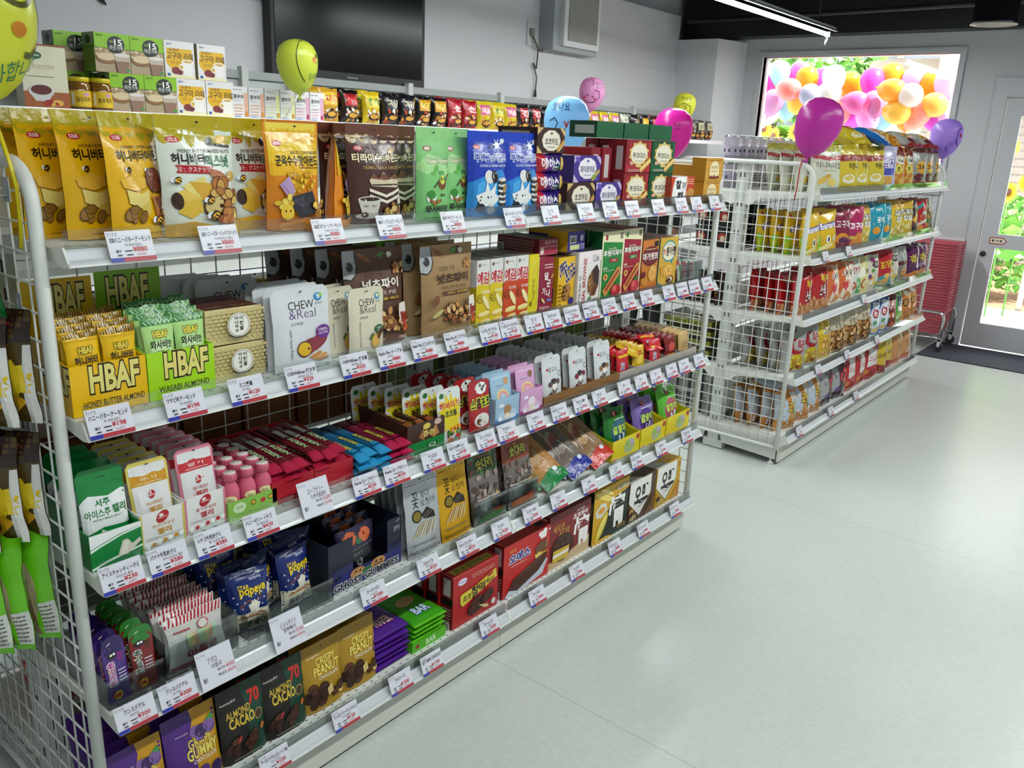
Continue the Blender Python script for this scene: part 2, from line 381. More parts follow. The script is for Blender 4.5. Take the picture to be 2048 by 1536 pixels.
# ------------------------------------------------------------------ ceiling lamps
TUBEM = mat('lamp_tube', 'eafcff', emit=14.0)
def lamp(x0, y, z, L=2.44, e=60, lab='long white fluorescent tube lamp hung under the black ceiling', seen=False):
    mb = MB(); mb.box(0, -.05, .02, L, .05, .05, 'c6c8ca'); mb.prism([(-.07, .02), (.07, .02), (.03, .06), (-.03, .06)], 0, L, 'x', '9a9ca0')
    t = obj('tube_lamp', mb.build('lamp', PLAIN), None, (x0, y, z)); tag(t, lab, 'ceiling lamp')
    mb = MB(); mb.tube([(.04, 0, 0), (L - .04, 0, 0)], .016, 10, 'ffffff'); obj('fluorescent_tube', mb.build('tube', TUBEM), t)
    mb = MB()
    for x in (.02, L - .03): mb.box(x, -.018, -.018, x + .015, .018, .03, 'e8e8e8')
    obj('end_cap', mb.build('cap', PLAIN), t)
    mb = MB(); top = 2.93 - z
    for x in (.25, L - .25): mb.tube([(x, 0, .05), (x, 0, top)], .006, 6, '222')
    if seen: mb.tube([(L - .03, .02, .05), (L + .02, .05, .09), (L + .05, .04, .02), (L, .02, -.07), (L - .02, 0, -.02)], .006, 6, 'ccc')
    obj('hanging_rod', mb.build('rod', PLAIN), t)
    ld = bpy.data.lights.new('lamp_light', 'AREA'); ld.shape = 'RECTANGLE'; ld.size = L - .1; ld.size_y = .1; ld.energy = e; ld.color = (.95, 1, .98)
    lo = bpy.data.objects.new('lamp_light', ld); COL.objects.link(lo); lo.parent = t; lo.location = (L / 2, 0, -.022)
lamp(3.93, 1.18, 2.42, e=54, lab='white fluorescent tube lamp hung over the aisle behind the snack shelves', seen=True)
lamp(1.2, 1.18, 2.42, e=44, lab='fluorescent tube lamp hung over the noodle shelf, out of frame')
for i, x in enumerate((-1.6, 1.0, 3.6)):
    lamp(x, -1.55, 2.55, e=(36, 46, 38)[i], lab='fluorescent tube lamp over the open aisle, ' + ('behind the camera', 'facing the nut pouches', 'facing the snack bags')[i])
mb = MB(); mb.lathe([(.118, .55, '0c0d10'), (.12, .0, '15161b'), (.128, -.012, 'c9c4b4'), (.12, -.012, 'c9c4b4'), (.108, .02, '8c8878'), (.1, .2, '55534c'), (0, .24, '55534c')], 32); mb.lathe([(0, .55, '0c0d10'), (.118, .55, '0c0d10')], 32)
dl = obj('pendant_downlight', mb.build('down', mat('black_gloss_metal', rough=.18, attr=True, spec=.7)), None, (5.37, -.17, 2.33)); tag(dl, 'glossy black cylinder downlight with pale rim near the door', 'ceiling lamp')
mb = MB(); mb.tube([(0, 0, .55), (0, 0, .64)], .02, 8, '111'); obj('stem', mb.build('stem', PLAIN), dl)

# ------------------------------------------------------------------ gondola shelving
ZS = [1.362, 1.062, .762, .462, .157]
RAILM = mat('grey_price_rail', 'cdd0d4', rough=.25, spec=.6)
def rail_prof(s=1):
    return [(.022, 0), (.018, -.004), (.012, -.016), (.004, -.020), (0, -.025), (.008, -.0265), (.03, -.012), (.03, 0)]
def side_net(X, zb=.09):
    """tubular frame with rounded top corners and a 5 cm wire grid, at x = X, spanning y .05 .. .78"""
    y0, y1, zt, r = .055, .775, 1.497, .07
    fr = [(X, y0, zb)] + [(X, y0 + r - r * math.cos(a), zt - r + r * math.sin(a)) for a in [PI / 2 * i / 6 for i in range(7)]]
    fr += [(X, y1 - r + r * math.sin(a), zt - r + r * math.cos(a)) for a in [PI / 2 * i / 6 for i in range(7)]] + [(X, y1, zb)]
    f = MB(); f.tube(fr, .0115, 8); f.tube([(X, y0, zb + .01), (X, y1, zb + .01)], .008, 6); w = MB()
    y = y0 + .05
    while y < y1 - .02: w.tube([(X, y, zb + .02), (X, y, zt)], .0022, 5); y += .05
    z = zb + .06
    while z < zt - .04: w.tube([(X, y0, z), (X, y1, z)], .0022, 5); z += .05
    return f, w
def gondola(X0, label, wbins):
    g = obj('gondola_shelf', None, None, (X0, 0, 0)); tag(g, label, 'shelving')
    # posts in the middle of the depth, slotted on their end faces
    for x in (.0, 1.2, 2.4):
        m = MB(); xa = x - .03 if x else 0; xa = min(xa, 2.34); m.box(xa, .385, .03, xa + .06, .445, 1.49, 'd3d6d1')
        for gx in (.397, .415, .433): m.box(xa - .001, gx - .001, .06, xa + .061, gx + .001, 1.49, 'bcbfba')
        for i in range(10):
            z = .16 + i * .14
            for yy in (.404, .424): m.box(xa - .0015, yy - .0022, z, xa + .0615, yy + .0022, z + .022, '14161a')
        for i in range(24):
            z = .12 + i * .055
            for xx in (.018, .036): m.box(xa + xx, .3845, z, xa + xx + .006, .386, z + .025, '3a3c40')
        m.box(xa + .005, .36, 0.006, xa + .055, .47, .05, 'cfd2cd'); m.lathe([(0, 0, 'c8cbc8'), (.018, 0, 'c8cbc8'), (.016, .01, 'c8cbc8'), (.006, .012, 'c8cbc8'), (.006, .03, 'c8cbc8')], 12, 'ccc', 0, (xa + .03, .415, 0))
        obj('upright', m.build('upright', PLAIN), g)
    for b in range(2):
        m = MB(); xa = .03 + 1.2 * b
        for i in range(18): m.tube([(xa + .03 + i * .065, .415, .1), (xa + .03 + i * .065, .415, 1.46)], .0018, 4)
        for i in range(21): m.tube([(xa, .415, .12 + i * .065), (xa + 1.14, .415, .12 + i * .065)], .0018, 4)
        obj('back_net', m.build('net', STEEL), g)
    for X in (-.022, 2.422):
        f, w = side_net(X); s = obj('side_net', w.build('wires', STEEL), g); obj('net_frame', f.build('frame', STEEL), s)
    for side in (1, -1):
        def Y(y): return y if side == 1 else .83 - y
        for k, z in enumerate(ZS):
            for b in range(2):
                xa = 1.2 * b + .002; xb = 1.2 * b + 1.198; m = MB(); m.box(xa, min(Y(.03), Y(.385)), z - .012, xb, max(Y(.03), Y(.385)), z, 'dfe1dc')
                if side == 1:
                    for i in range(44):
                        for yy in (.05, .064): m.box(xa + .02 + i * .0265, yy, z, xa + .028 + i * .0265, yy + .003, z + .0004, '6a6d6a')
                s = obj('shelf', m.build('shelf', PLAIN), g)
                m = MB(); m.prism([(Y(p[0]), z + p[1]) for p in rail_prof()], xa, xb, 'x')
                obj('price_rail', m.build('rail', RAILM), s)
                m = MB(); m.prism([(Y(-.0005), z - .0268), (Y(.008), z - .0272), (Y(.008), z - .0235), (Y(-.0005), z - .0235)], xa, xb, 'x', 'eceeea')
                for (t, q) in ((.004, .0005),): m.prism([(Y(.003 + t), z - .0205), (Y(.0015 + t), z - .0205), (Y(.0015 + t), z - .019), (Y(.003 + t), z - .019)], xa, xb, 'x', '8f9498')
                obj('rail_lip', m.build('lip', PLAIN), s)
                for xe in (xa - .0015, xb - .0025):
                    m = MB()
                    if k < 4: pr = [(.385, -.0008), (.385, -.068), (.372, -.075), (.355, -.07), (.33, -.045), (.3, -.036), (.10, -.020), (.05, -.0265), (.02, -.030), (.0, -.0272), (.02, .003), (.028, .003), (.034, -.0008)]
                    else: pr = [(.385, -.0008), (.385, -.06), (.05, -.06), (.0, -.0272), (.02, .003), (.028, .003), (.034, -.0008)]
                    m.prism([(Y(p[0]), z + p[1]) for p in pr], xe, xe + .004, 'x', 'e2e3dc'); obj('bracket', m.build('bracket', PLAIN), s)
                m = MB(); m.prism([(Y(.021), z - .001), (Y(.0225), z - .001), (Y(.0265), z + .031), (Y(.025), z + .031)], xa + .004, xb - .004, 'x')
                obj('card_guard', m.build('guard', CLEAR), s)
        for b in range(2):
            m = MB(); m.box(1.2 * b + .001, min(Y(.045), Y(.055)), .016, 1.2 * b + 1.199, max(Y(.045), Y(.055)), .131, 'cbccc2'); obj('base_panel', m.build('base', PLAIN), g)
        for X in (-.006, 2.402):
            m = MB(); m.prism([(Y(.06), .03), (Y(.36), .045), (Y(.38), .12), (Y(.06), .125)], X, X + .004, 'x', 'd2d4cf'); obj('base_bracket', m.build('bb', PLAIN), g)
            m = MB(); m.lathe([(0, 0), (.016, 0), (.016, .008), (.006, .012), (.006, .04)], 12, 'd8dad6', 0, (X + .012, Y(.085), 0)); obj('foot', m.build('foot', PLAIN), g)
    return g
gondola(0, 'long white gondola shelf of boxed sweets with a yellow balloon tied to its end', 0)
gondola(3.41, 'white gondola shelf of snack bags standing beside the window and door', 0)
# shelf along the back wall
g = obj('wall_shelf', None, None, (0, 0, 0)); tag(g, 'white shelving along the back wall carrying tea boxes and noodle packs', 'shelving')
m = MB(); m.box(.3, 2.70, .1, 6.78, 2.72, 1.80, 'c4c8c6'); m.box(.3, 2.68, 1.80, 6.78, 2.74, 1.84, 'a8adab'); obj('back_panel', m.build('bp', PLAIN), g)
for x in (.3, 1.2, 2.1, 2.4, 3.3, 4.2, 5.1, 6.0, 6.75):
    m = MB(); m.box(x, 2.66, 0, x + .04, 2.70, 1.86, 'cfd2cd')
    for i in range(20): m.box(x + .012, 2.6585, .2 + i * .08, x + .028, 2.661, .23 + i * .08, '3a3c40')
    obj('upright', m.build('up', PLAIN), g)
for z in (1.6, 1.25, .9, .5, .15):
    m = MB(); m.box(.3, 2.18, z - .015, 6.78, 2.66, z, 'dfe1dc'); s = obj('shelf', m.build('sh', PLAIN), g)
    m = MB(); m.prism([(2.175, z), (2.165, z - .03), (2.18, z - .03), (2.18, z)], .3, 6.78, 'x'); obj('price_rail', m.build('rl', RAILM), s)

# ------------------------------------------------------------------ goods: one builder per kind of package
TP = {}
def tpl(key, name, cat, desc, me, kids=()): TP[key] = dict(name=name, cat=cat, desc=desc, me=me, kids=kids)
def carton(key, name, cat, desc, W, D, H, col, front=(), left=(), top=(), finish=PAPER, bev=.0012):
    mb = MB(); b = bev; x0, x1 = -W / 2, W / 2
    pr = [(x0 + b, 0), (x1 - b, 0), (x1, b), (x1, D - b), (x1 - b, D), (x0 + b, D), (x0, D - b), (x0, b)]
    mb.prism(pr, b, H - b, 'z', col); mb.poly([(x0 + b, b, H), (x1 - b, b, H), (x1 - b, D - b, H), (x0 + b, D - b, H)], col)
    q = [(x0 + b, b, H), (x1 - b, b, H), (x1 - b, D - b, H), (x0 + b, D - b, H)]
    for i in range(4):
        a, c = q[i], q[(i + 1) % 4]; o = [(x0, 0), (x1, 0), (x1, D), (x0, D)]
        mb.poly([(o[i][0], o[i][1], H - b), (o[(i + 1) % 4][0], o[(i + 1) % 4][1], H - b), c, a], col)
    paint(mb, front, lambda u, v, d: (x0 + W * u, -d, H * v), W, H)
    paint(mb, left, lambda u, v, d: (x0 - d, D * (1 - u), H * v), D, H)
    paint(mb, top, lambda u, v, d: (x0 + W * u, D * v, H + d), W, D)
    mb.box(-.35 * W, D - .002, H - .001, .35 * W, D - .0015, H - .0005, col)
    tpl(key, name, cat, desc, mb.build(name, finish))
def pouch(key, name, cat, desc, W, H, D, col, front=(), back=None, finish=FILM, seed=1, wr=.0022, flat_top=.8, round_=.0, hole=True, curl=0.):
    """stand-up pouch: gusset at the bottom, flat sealed top with a hanging hole"""
    mb = MB(); nu, nv = 12, 18; sd = seed * 7.3
    def th(u, v):
        e = max(0, 1 - abs(2 * u - 1) ** 3) ** .6
        if v > flat_top: p = .0
        else:
            t = v / flat_top; p = (1 - t ** 1.9) ** .8
        p *= .82 + .18 * min(1, v / .12)
        return D / 2 * e * p
    def xs(u, v):
        s = 1 - .045 * math.sin(PI * min(1, v / flat_top)) * (D / .05)
        return (u - .5) * W * s
    def zt(u, v):
        c = 0
        if round_:
            a = max(0, abs(2 * u - 1) - (1 - 2 * round_ / W)) / (2 * round_ / W); c = round_ * (1 - math.sqrt(max(0, 1 - a * a))) * max(0, (v - .5) * 2)
        return H * v - c
    def wrk(u, v): return wr * noise.noise((u * 3.1 + sd, v * 4.3, sd)) * (1.3 if v < flat_top else .35) + wr * .5 * noise.noise((u * 9 + sd, v * 6, 3 + sd))
    def cy(u, v): return curl * max(0, v - .6) ** 2 * 6 + curl * (u - .5) * max(0, v - .5) * 2
    def F(u, v, d): return (xs(u, v), -th(u, v) - .0008 - d + wrk(u, v) * (0 if v < .01 else 1) + cy(u, v), zt(u, v))
    def B(u, v): return (xs(u, v), th(u, v) * .8 + .0004 + wrk(u, v) * (0 if v < .01 else 1) + cy(u, v), zt(u, v))
    mb.grid(lambda u, v: F(u, v, 0), nu, nv, col); mb.grid(lambda u, v: B(1 - u, v), nu, nv, back or col)
    for i in range(nu):
        a, b = i / nu, (i + 1) / nu; mb.poly([F(b, 0, 0), F(a, 0, 0), B(a, 0), B(b, 0)], col)
    ops = list(front) + ([E(.5, .945, .022 * .1 / W * 1.6, .009, '1a1a1c' if hole is True else hole)] if hole else [])
    paint(mb, ops, F, W, H, [i / nu for i in range(1, nu)], [i / nv for i in range(1, nv)], smooth=False)
    tpl(key, name, cat, desc, mb.build(name, finish))
def bag(key, name, cat, desc, W, H, D, col, front=(), finish=FILM, seed=1, wr=.006, crimp='', back=None, lie=False):
    """pillow bag with crimped ends and creases"""
    mb = MB(); nu, nv = 14, 20; sd = seed * 5.7
    def th(u, v):
        e = max(0, 1 - abs(2 * u - 1) ** 2.2) ** .55
        t = min(1, max(0, (v - .035) / .93)); return D / 2 * e * math.sin(PI * t) ** .5 if 0 < t < 1 else 0
    def xs(u, v): return (u - .5) * W * (1 - .1 * math.sin(PI * v) + .02 * noise.noise((v * 5, sd, 1)))
    def wrk(u, v):
        k = min(1, 5 * abs(v - .5) ** 1.3 + .3)
        return wr * (noise.noise((u * 5 + sd, v * 3, sd)) * k + .5 * noise.noise((u * 14 + sd, v * 5, 2 + sd)) * k)
    def zt(u, v): return H * v + (.006 * noise.noise((u * 4, sd, 5)) if v > .9 else 0)
    def F(u, v, d): return (xs(u, v), -th(u, v) - .0006 - d + wrk(u, v), zt(u, v))
    def B(u, v): return (xs(u, v), th(u, v) + .0006 + wrk(u, v), zt(u, v))
    mb.grid(lambda u, v: F(u, v, 0), nu, nv, col); mb.grid(lambda u, v: B(1 - u, v), nu, nv, back or col)
    ops = list(front)
    if crimp: ops += STRIPES(0, .965, 1, 1, 22, crimp) + STRIPES(0, 0, 1, .035, 22, crimp)
    paint(mb, ops, F, W, H, [i / nu for i in range(1, nu)], [i / nv for i in range(1, nv)], smooth=False)
    tpl(key, name, cat, desc, mb.build(name, finish))
def tray(key, name, cat, desc, W, D, HF, HB, col, front=(), left=(), inner=None, head=None, finish=PAPER, hcol=None, t=.0025, flatfront=1.):
    """open display box: low front, side walls rising to the back, optional printed header flap"""
    mb = MB(); x0, x1 = -W / 2, W / 2; ic = inner or col
    side = [(0, 0), (D, 0), (D, HB), (D * .72, HB), (D * .1, HF), (0, HF)]
    mb.prism(side, x0, x0 + t, 'x', col); mb.prism(side, x1 - t, x1, 'x', col)
    mb.box(x0 + t, 0, 0, x1 - t, t, HF, col); mb.box(x0 + t, D - t, 0, x1 - t, D, HB, col); mb.box(x0 + t, t, 0, x1 - t, D - t, t, ic)
    paint(mb, front, lambda u, v, d: (x0 + W * u, -d, HF * v), W, HF)
    paint(mb, left, lambda u, v, d: (x0 - d, D * (1 - u), HF * v), D, HF)
    kids = []
    if head:
        h0, h1, ops = head; m2 = MB(); y = D - .006
        m2.box(x0 + .002, y, HB * .9, x1 - .002, y + .002, h1, hcol or col)
        paint(m2, ops, lambda u, v, d: (x0 + .002 + (W - .004) * u, y - d, h0 + (h1 - h0) * v), W, h1 - h0)
        kids.append(('header_card', m2.build('header', finish)))
    tpl(key, name, cat, desc, mb.build(name, finish), kids)
def put(key, x, y, z, rz=0, tilt=0, lab=None, group=None, s=1, roll=0, flip=0):
    t = TP[key]; rot = Matrix.Rotation(math.radians(roll), 3, 'Y') @ Matrix.Rotation(math.radians(-tilt), 3, 'X')
    if 'hull' not in t: vs = [v.co.copy() for v in t['me'].vertices]; t['hull'] = [v for i, v in enumerate(vs) if i % 3 == 0 or v.z < .004]
    low = min((rot @ v).z for v in t['hull']) * s
    o = obj(t['name'], t['me'], None, (x, y, z + .0009 - low), (math.radians(-tilt), math.radians(roll), math.radians(rz)))
    o.rotation_mode = 'XYZ'
    if s != 1: o.scale = (s, s, s)
    tag(o, lab or t['desc'], t['cat'], group)
    for n, me in t['kids']: obj(n, me, o)
    return o
ORD = 'first second third fourth fifth sixth seventh eighth ninth tenth eleventh twelfth thirteenth fourteenth'.split()
RD = random.Random(5)
def row(key, x, y, z, n=1, dy=.03, place='', rz=0, tilt=0, jit=1., dx=0, group=None, desc=None, s=1):
    """n of a kind standing one behind another"""
    d = desc or TP[key]['desc']; grp = group or (None if n == 1 else (TP[key]['name'].replace('_', ' ') + ' row, ' + (place or d))[:70])
    for i in range(n):
        j = jit if i else 0
        l = f"{d}, {place}" if n == 1 else (f"{d} at the front, {place}" if i == 0 else f"{d}, {ORD[i]} from the front, {place}")
        put(key, x + dx * i + RD.uniform(-.0018, .0018) * j, y + dy * i, z, rz + RD.uniform(-2, 2) * j, tilt + RD.uniform(-.6, .6) * j, l.rstrip(', '), grp, s)

# ---- top shelf: nut pouches
BEE = lambda x, y, k=1: [E(x - .045 * k, y + .005, .03 * k, .022 * k, 'e8ecf0', 40), E(x, y, .045 * k, .032 * k, '2a2014', 30), E(x + .005, y - .002, .034 * k, .022 * k, 'f0b41c', 30), S([(x - .02 * k, y - .012), (x + .012 * k, y - .03)], .012 * k, '2a2014'), S([(x + .0 * k, y + .008), (x + .034 * k, y - .012)], .012 * k, '2a2014')]
SSB = lambda x, y: [E(x, y, .085, .026, 'b8202c', 0, 20), E(x, y, .076, .021, 'c8323a', 0, 20), T('SSB', x - .055, y - .013, x + .055, y + .015, 'f4e6e2', .01)]
ALMD = ['9c7434', 'b08a48', '8a6428', 'a67c3c']
pouch('alm', 'nut_pouch', 'snack pouch', 'yellow almond pouch with honeycomb art', .15, .218, .05, 'eab40c', [
    DRIP(.86, .10, 'b9a712', 5, 3), SSB(.22, .80), T('HONEY BUTTER ALMOND', .25, .715, .95, .74, '3a2c10', .005), T('허니버터아몬드', .14, .615, .97, .705, '1c150c', .03),
    BEE(.28, .55), BEE(.6, .54, .9), Q([(.1, .47), (.3, .52), (.5, .48), (.48, .41), (.3, .38), (.12, .41)], 'e8b63a'), S([(.1, .47), (.12, .41), (.3, .38), (.48, .41)], .006, '8a6420'),
    Q([(.14, .40), (.34, .36), (.52, .39), (.5, .28), (.34, .24), (.16, .29)], 'e9d67a'), S([(.14, .4), (.16, .29), (.34, .24), (.5, .28)], .006, '8a6420'), Q([(.34, .26), (.52, .3), (.5, .2), (.36, .16)], 'e2c257'),
    E(.66, .46, .16, .15, '4a2016', -30, 20), E(.66, .46, .14, .13, '7a3a22', -30, 20), S([(.56, .34), (.72, .58)], .01, '3a1810'), Q([(.55, .33), (.85, .36), (.84, .16), (.6, .14)], 'b06a2c'), Q([(.6, .32), (.82, .34), (.8, .22), (.66, .2)], '6a3420'),
    N(.16, .16, .4, .24, 5, ALMD, .07, 4, '5a3c14'), N(.7, .1, .95, .2, 7, ALMD, .06, 5, '5a3c14'), BEE(.6, .14, 1.5), LINES(.2, .03, .8, .05, 1, '7a5a14'), WAVE(.02, .01, 'd8a428', 0, False)], seed=3, wr=.003, flat_top=.86, curl=.012)
pouch('mix', 'nut_pouch', 'snack pouch', 'cream mixed nut pouch with honey drips', .158, .218, .05, 'dfe6da', [
    DRIP(.84, .13, 'b9a712', 6, 7), SSB(.18, .80), E(.66, .79, .05, .05, '2a2014', 30), E(.82, .81, .07, .05, 'e8b62c', 20), S([(.66, .77), (.93, .75)], .03, '2a2014'),
    T('HONEY BUTTER MIXED NUTS', .22, .695, .93, .725, '3a2c10', .005), T('허니버터', .13, .60, .56, .69, '17120c', .03), T('믹스넛', .57, .575, .9, .68, '1b6a44', .035), Q([(.16, .53), (.66, .52), (.62, .56), (.66, .585), (.16, .595), (.2, .56)], 'b3202a'), T('ミックスナッツ', .2, .537, .6, .58, 'f4eee6', .01),
    Q([(.1, .36), (.35, .42), (.5, .36), (.46, .3), (.2, .27)], 'e5c456'), Q([(.2, .42), (.5, .5), (.58, .4), (.4, .33)], 'e8d77e'), Q([(.18, .29), (.42, .31), (.5, .22), (.3, .15), (.14, .2)], 'e0b93c'), Q([(.3, .46), (.62, .44), (.7, .34), (.5, .27)], 'd9a836'),
    E(.14, .3, .07, .1, '3c2416', 10), E(.72, .5, .16, .06, 'a4572c', -25), E(.72, .5, .14, .045, 'b86a36', -25), E(.9, .5, .06, .04, 'c8a040'), E(.62, .26, .17, .14, '4a2818', 20, 20), E(.62, .26, .14, .11, 'd8c27c', 20, 20), N(.6, .33, .95, .46, 10, ['b87838', 'c99a4c', '9a5a2a', 'd8b060'], .075, 8, '6a3c1c'), N(.75, .15, .95, .3, 6, ['b87838', 'e2c46c'], .07, 18, '6a3c1c'),
    BEE(.15, .47, 1.2), BEE(.55, .3, 1.3), BEE(.6, .17, 1.6), E(.75, .13, .12, .05, '9a5028', 0), N(.68, .11, .84, .15, 6, ['c8844a', 'b06a34'], .04, 3),
    Q([(0, 0), (1, 0), (1, .11), (.7, .07), (.3, .13), (0, .1)], 'dba92c'), Q([(.05, .0), (.95, 0), (.8, .05), (.5, .09), (.2, .05)], 'c99a3e'), LINES(.2, .02, .8, .04, 1, '7a5a14')], seed=5, wr=.003, flat_top=.87)
pouch('corn', 'nut_pouch', 'snack pouch', 'orange grilled corn almond pouch', .135, .218, .05, 'e98c1c', [
    R(.03, .5, .97, .98, 'efb81c'), R(.03, .62, .97, .8, 'f2c92c'), DRIP(.93, .035, 'f5d850', 9, 2, .05, .95), R(0, .975, 1, 1, 'c8741c'), SSB(.2, .79), T('GRILLED CORN ALMOND', .42, .695, .95, .725, '4a3410', .005), T('군옥수수맛아몬드', .13, .585, .95, .685, '1c150c', .025), LINES(.55, .56, .95, .58, 1, '5a3c10'),
    E(.5, .42, .33, .09, 'dba616', 35), N(.3, .36, .8, .52, 26, ['f2c71c', 'e8b414', 'd99c10', 'f7d84a'], .045, 4, 'b07a10'), Q([(.12, .42), (.3, .5), (.38, .36), (.26, .28)], 'b795c0'), S([(.16, .42), (.3, .32)], .01, '9a70a8'), Q([(.22, .3), (.72, .36), (.8, .2), (.7, .14), (.42, .12)], '2e2c34'), Q([(.3, .28), (.55, .32), (.5, .2)], '42404c'),
    N(.06, .16, .3, .32, 9, ['f4dc5c', 'eec430'], .05, 6, 'b8861a'), E(.22, .17, .1, .075, 'f2c93a', 0), E(.19, .18, .012, .012, '3a2a10'), E(.26, .18, .012, .012, '3a2a10'), N(.72, .08, .95, .28, 10, ['d9a02c', 'f0cc48', 'b8782a'], .05, 9, '8a5a18'),
    Q([(0, 0), (1, 0), (1, .08), (.6, .05), (.3, .09), (0, .06)], 'd98d3c')], seed=8, wr=.0025, flat_top=.87)
pouch('tira', 'nut_pouch', 'snack pouch', 'brown tiramisu almond pouch with cake art', .158, .218, .05, '4a2a24', [
    DRIP(.90, .11, '6b4030', 5, 4), DRIP(.86, .1, 'c9b48a', 5, 4), DRIP(.9, .1, '6b4030', 5, 4), SSB(.18, .76), E(.82, .74, .07, .04, 'b8902c', 20), T('티라미수', .06, .62, .6, .71, 'efe2b8', .035, '3a1c14', .05), T('맛', .6, .625, .7, .685, 'efe2b8', .02), T('아몬드', .69, .62, .97, .71, 'efe2b8', .035, '3a1c14', .05), T('TIRAMISU FLAVOR ALMOND', .22, .55, .95, .585, 'c29a58', .01),
    Q([(.3, .44), (.4, .5), (.5, .44), (.6, .52), (.72, .44), (.85, .49), (.93, .42), (.9, .36), (.35, .38)], 'd8c7a8'), Q([(.32, .46), (.4, .51), (.48, .46), (.6, .53), (.72, .46), (.85, .5), (.9, .45), (.6, .44)], '7a4a34'), R(.35, .385, .9, .4, '2a1814'),
    Q([(.3, .36), (.62, .29), (.96, .36), (.96, .33), (.62, .26), (.3, .33)], 'efe6d2'), Q([(.3, .3), (.62, .23), (.96, .3), (.96, .27), (.62, .2), (.3, .27)], 'efe6d2'), Q([(.3, .33), (.62, .26), (.96, .33), (.96, .3), (.62, .23), (.3, .3)], '3a201a'),
    E(.3, .25, .2, .03, 'ded9d0'), Q([(.1, .25), (.5, .25), (.42, .1), (.16, .1)], 'd2ccc4'), E(.3, .25, .17, .02, '2e1a14'), T('TIRAMISU', .18, .17, .4, .19, '5a4a44', .01), E(.26, .08, .2, .03, 'c8c2ba'), E(.2, .09, .06, .03, '3c221a'),
    N(.56, .06, .95, .19, 16, ['c9a24c', 'a8763a', '8a5a2e', 'd8bc70'], .06, 7, '5a3418'), E(.88, .22, .045, .04, 'e8dcc4', 60)], seed=9, wr=.0028, flat_top=.86)
pouch('wasa', 'nut_pouch', 'snack pouch', 'pale green wasabi almond pouch', .112, .218, .045, '7fc877', [
    R(0, .88, 1, 1, '9ed890'), WAVE(.86, .01, '94d286', 1), Q([(.0, .62), (.3, .72), (.7, .68), (1, .5), (1, .4), (.6, .55), (.2, .5), (0, .55)], 'a9dc93'), E(.28, .775, .13, .028, '9a1c28'), E(.28, .775, .1, .02, 'e4d8c8'), T('Wasabi Almond', .2, .615, .98, .675, 'f4f6d0', .025, '24601f', .06),
    E(.5, .56, .1, .06, '4aa83c', 50), S([(.35, .52), (.45, .5), (.5, .58)], .05, '62bc44'), E(.66, .4, .13, .14, '7c4a2a', 90), E(.66, .52, .09, .02, '3f9a3c'), E(.66, .44, .09, .05, 'c8e058'), E(.62, .45, .02, .02, '1c1c14'), E(.71, .45, .02, .02, '1c1c14'), S([(.52, .42), (.4, .36)], .03, '33301c'), S([(.78, .44), (.9, .5)], .03, '33301c'), R(.6, .26, .64, .29, '33301c'), R(.69, .26, .73, .29, '33301c'),
    Q([(.15, .26), (.45, .26), (.4, .2), (.2, .2)], 'eee'), E(.3, .28, .12, .05, '3a8a34'), N(.1, .18, .6, .22, 8, ['8a5a2c', 'a8763a'], .055, 2), T('와사비맛', .13, .085, .8, .17, '16240f', .035), LINES(.1, .02, .6, .045, 1, '3c7a3a')], seed=11, finish=MATTE, flat_top=.85)
pouch('cook', 'nut_pouch', 'snack pouch', 'blue cookie and cream almond pouch', .155, .215, .05, '1739b4', [
    R(0, .87, 1, 1, '2044c4'), Q([(0, 0), (1, 0), (1, .42), (.8, .56), (.4, .5), (0, .4)], '2a8ad8'), Q([(.1, .1), (.9, .1), (.85, .4), (.5, .5), (.15, .38)], '49a8e8'), SSB(.2, .815), STAR(.72, .84, .13, .09, 7, 'e8f0f4', .35), E(.86, .89, .06, .03, 'dfe8ee'), S([(.5, .81), (.62, .83)], .03, '222c50'),
    T('쿠앤크', .1, .645, .5, .745, '1a3ab0', .03, 'f2f5fa', .07), T('맛', .5, .65, .6, .72, '1a3ab0', .02, 'f2f5fa', .06), T('아몬드', .6, .645, .95, .745, '1a3ab0', .03, 'f2f5fa', .07), T('COOKIE & CREAM ALMOND', .2, .585, .92, .615, 'dfeaf4', .008),
    E(.42, .47, .11, .08, 'e4e2de'), E(.56, .47, .09, .075, '23201e'), Q([(.1, .25), (.3, .3), (.35, .42), (.42, .3), (.6, .4), (.55, .27), (.7, .22), (.5, .13), (.2, .12)], 'eef0ee'), N(.15, .14, .5, .26, 5, ['26272e'], .02, 5),
    [[E(.78, .15 + i * .065, .14, .035, '2a2624'), E(.78, .175 + i * .065, .135, .022, 'eae8e2')] for i in range(5)], E(.2, .11, .09, .05, '24222a'), E(.44, .08, .1, .05, 'e6eaee'), E(.44, .12, .05, .04, 'e6eaee'), N(.65, .3, .95, .36, 4, ['b08a4a'], .06, 2)], seed=13, wr=.002, flat_top=.87)
Z = ZS[0]
row('alm', .083, .20, Z, 1, 0, 'top shelf, half behind the net post', rz=14); row('alm', .128, .145, Z, 1, 0, 'top shelf, second from the net post', rz=16, tilt=2); row('alm', .178, .10, Z, 1, 0, 'top shelf, curling beside the cream pouch', rz=24, tilt=3)
row('alm', .09, .27, Z, 1, 0, 'top shelf, seen through the wire net', rz=10)
row('mix', .262, .16, Z, 1, 0, 'top shelf, peeking from behind its neighbour', rz=6); row('mix', .290, .09, Z, 1, 0, 'top shelf, facing the aisle in full', tilt=1); row('mix', .452, .155, Z, 1, 0, 'top shelf, beside the orange corn pouch', rz=14)
row('corn', .502, .085, Z, 1, 0, 'top shelf, facing the aisle', tilt=1); row('corn', .64, .125, Z, 1, 0, 'top shelf, turned sideways', rz=52)
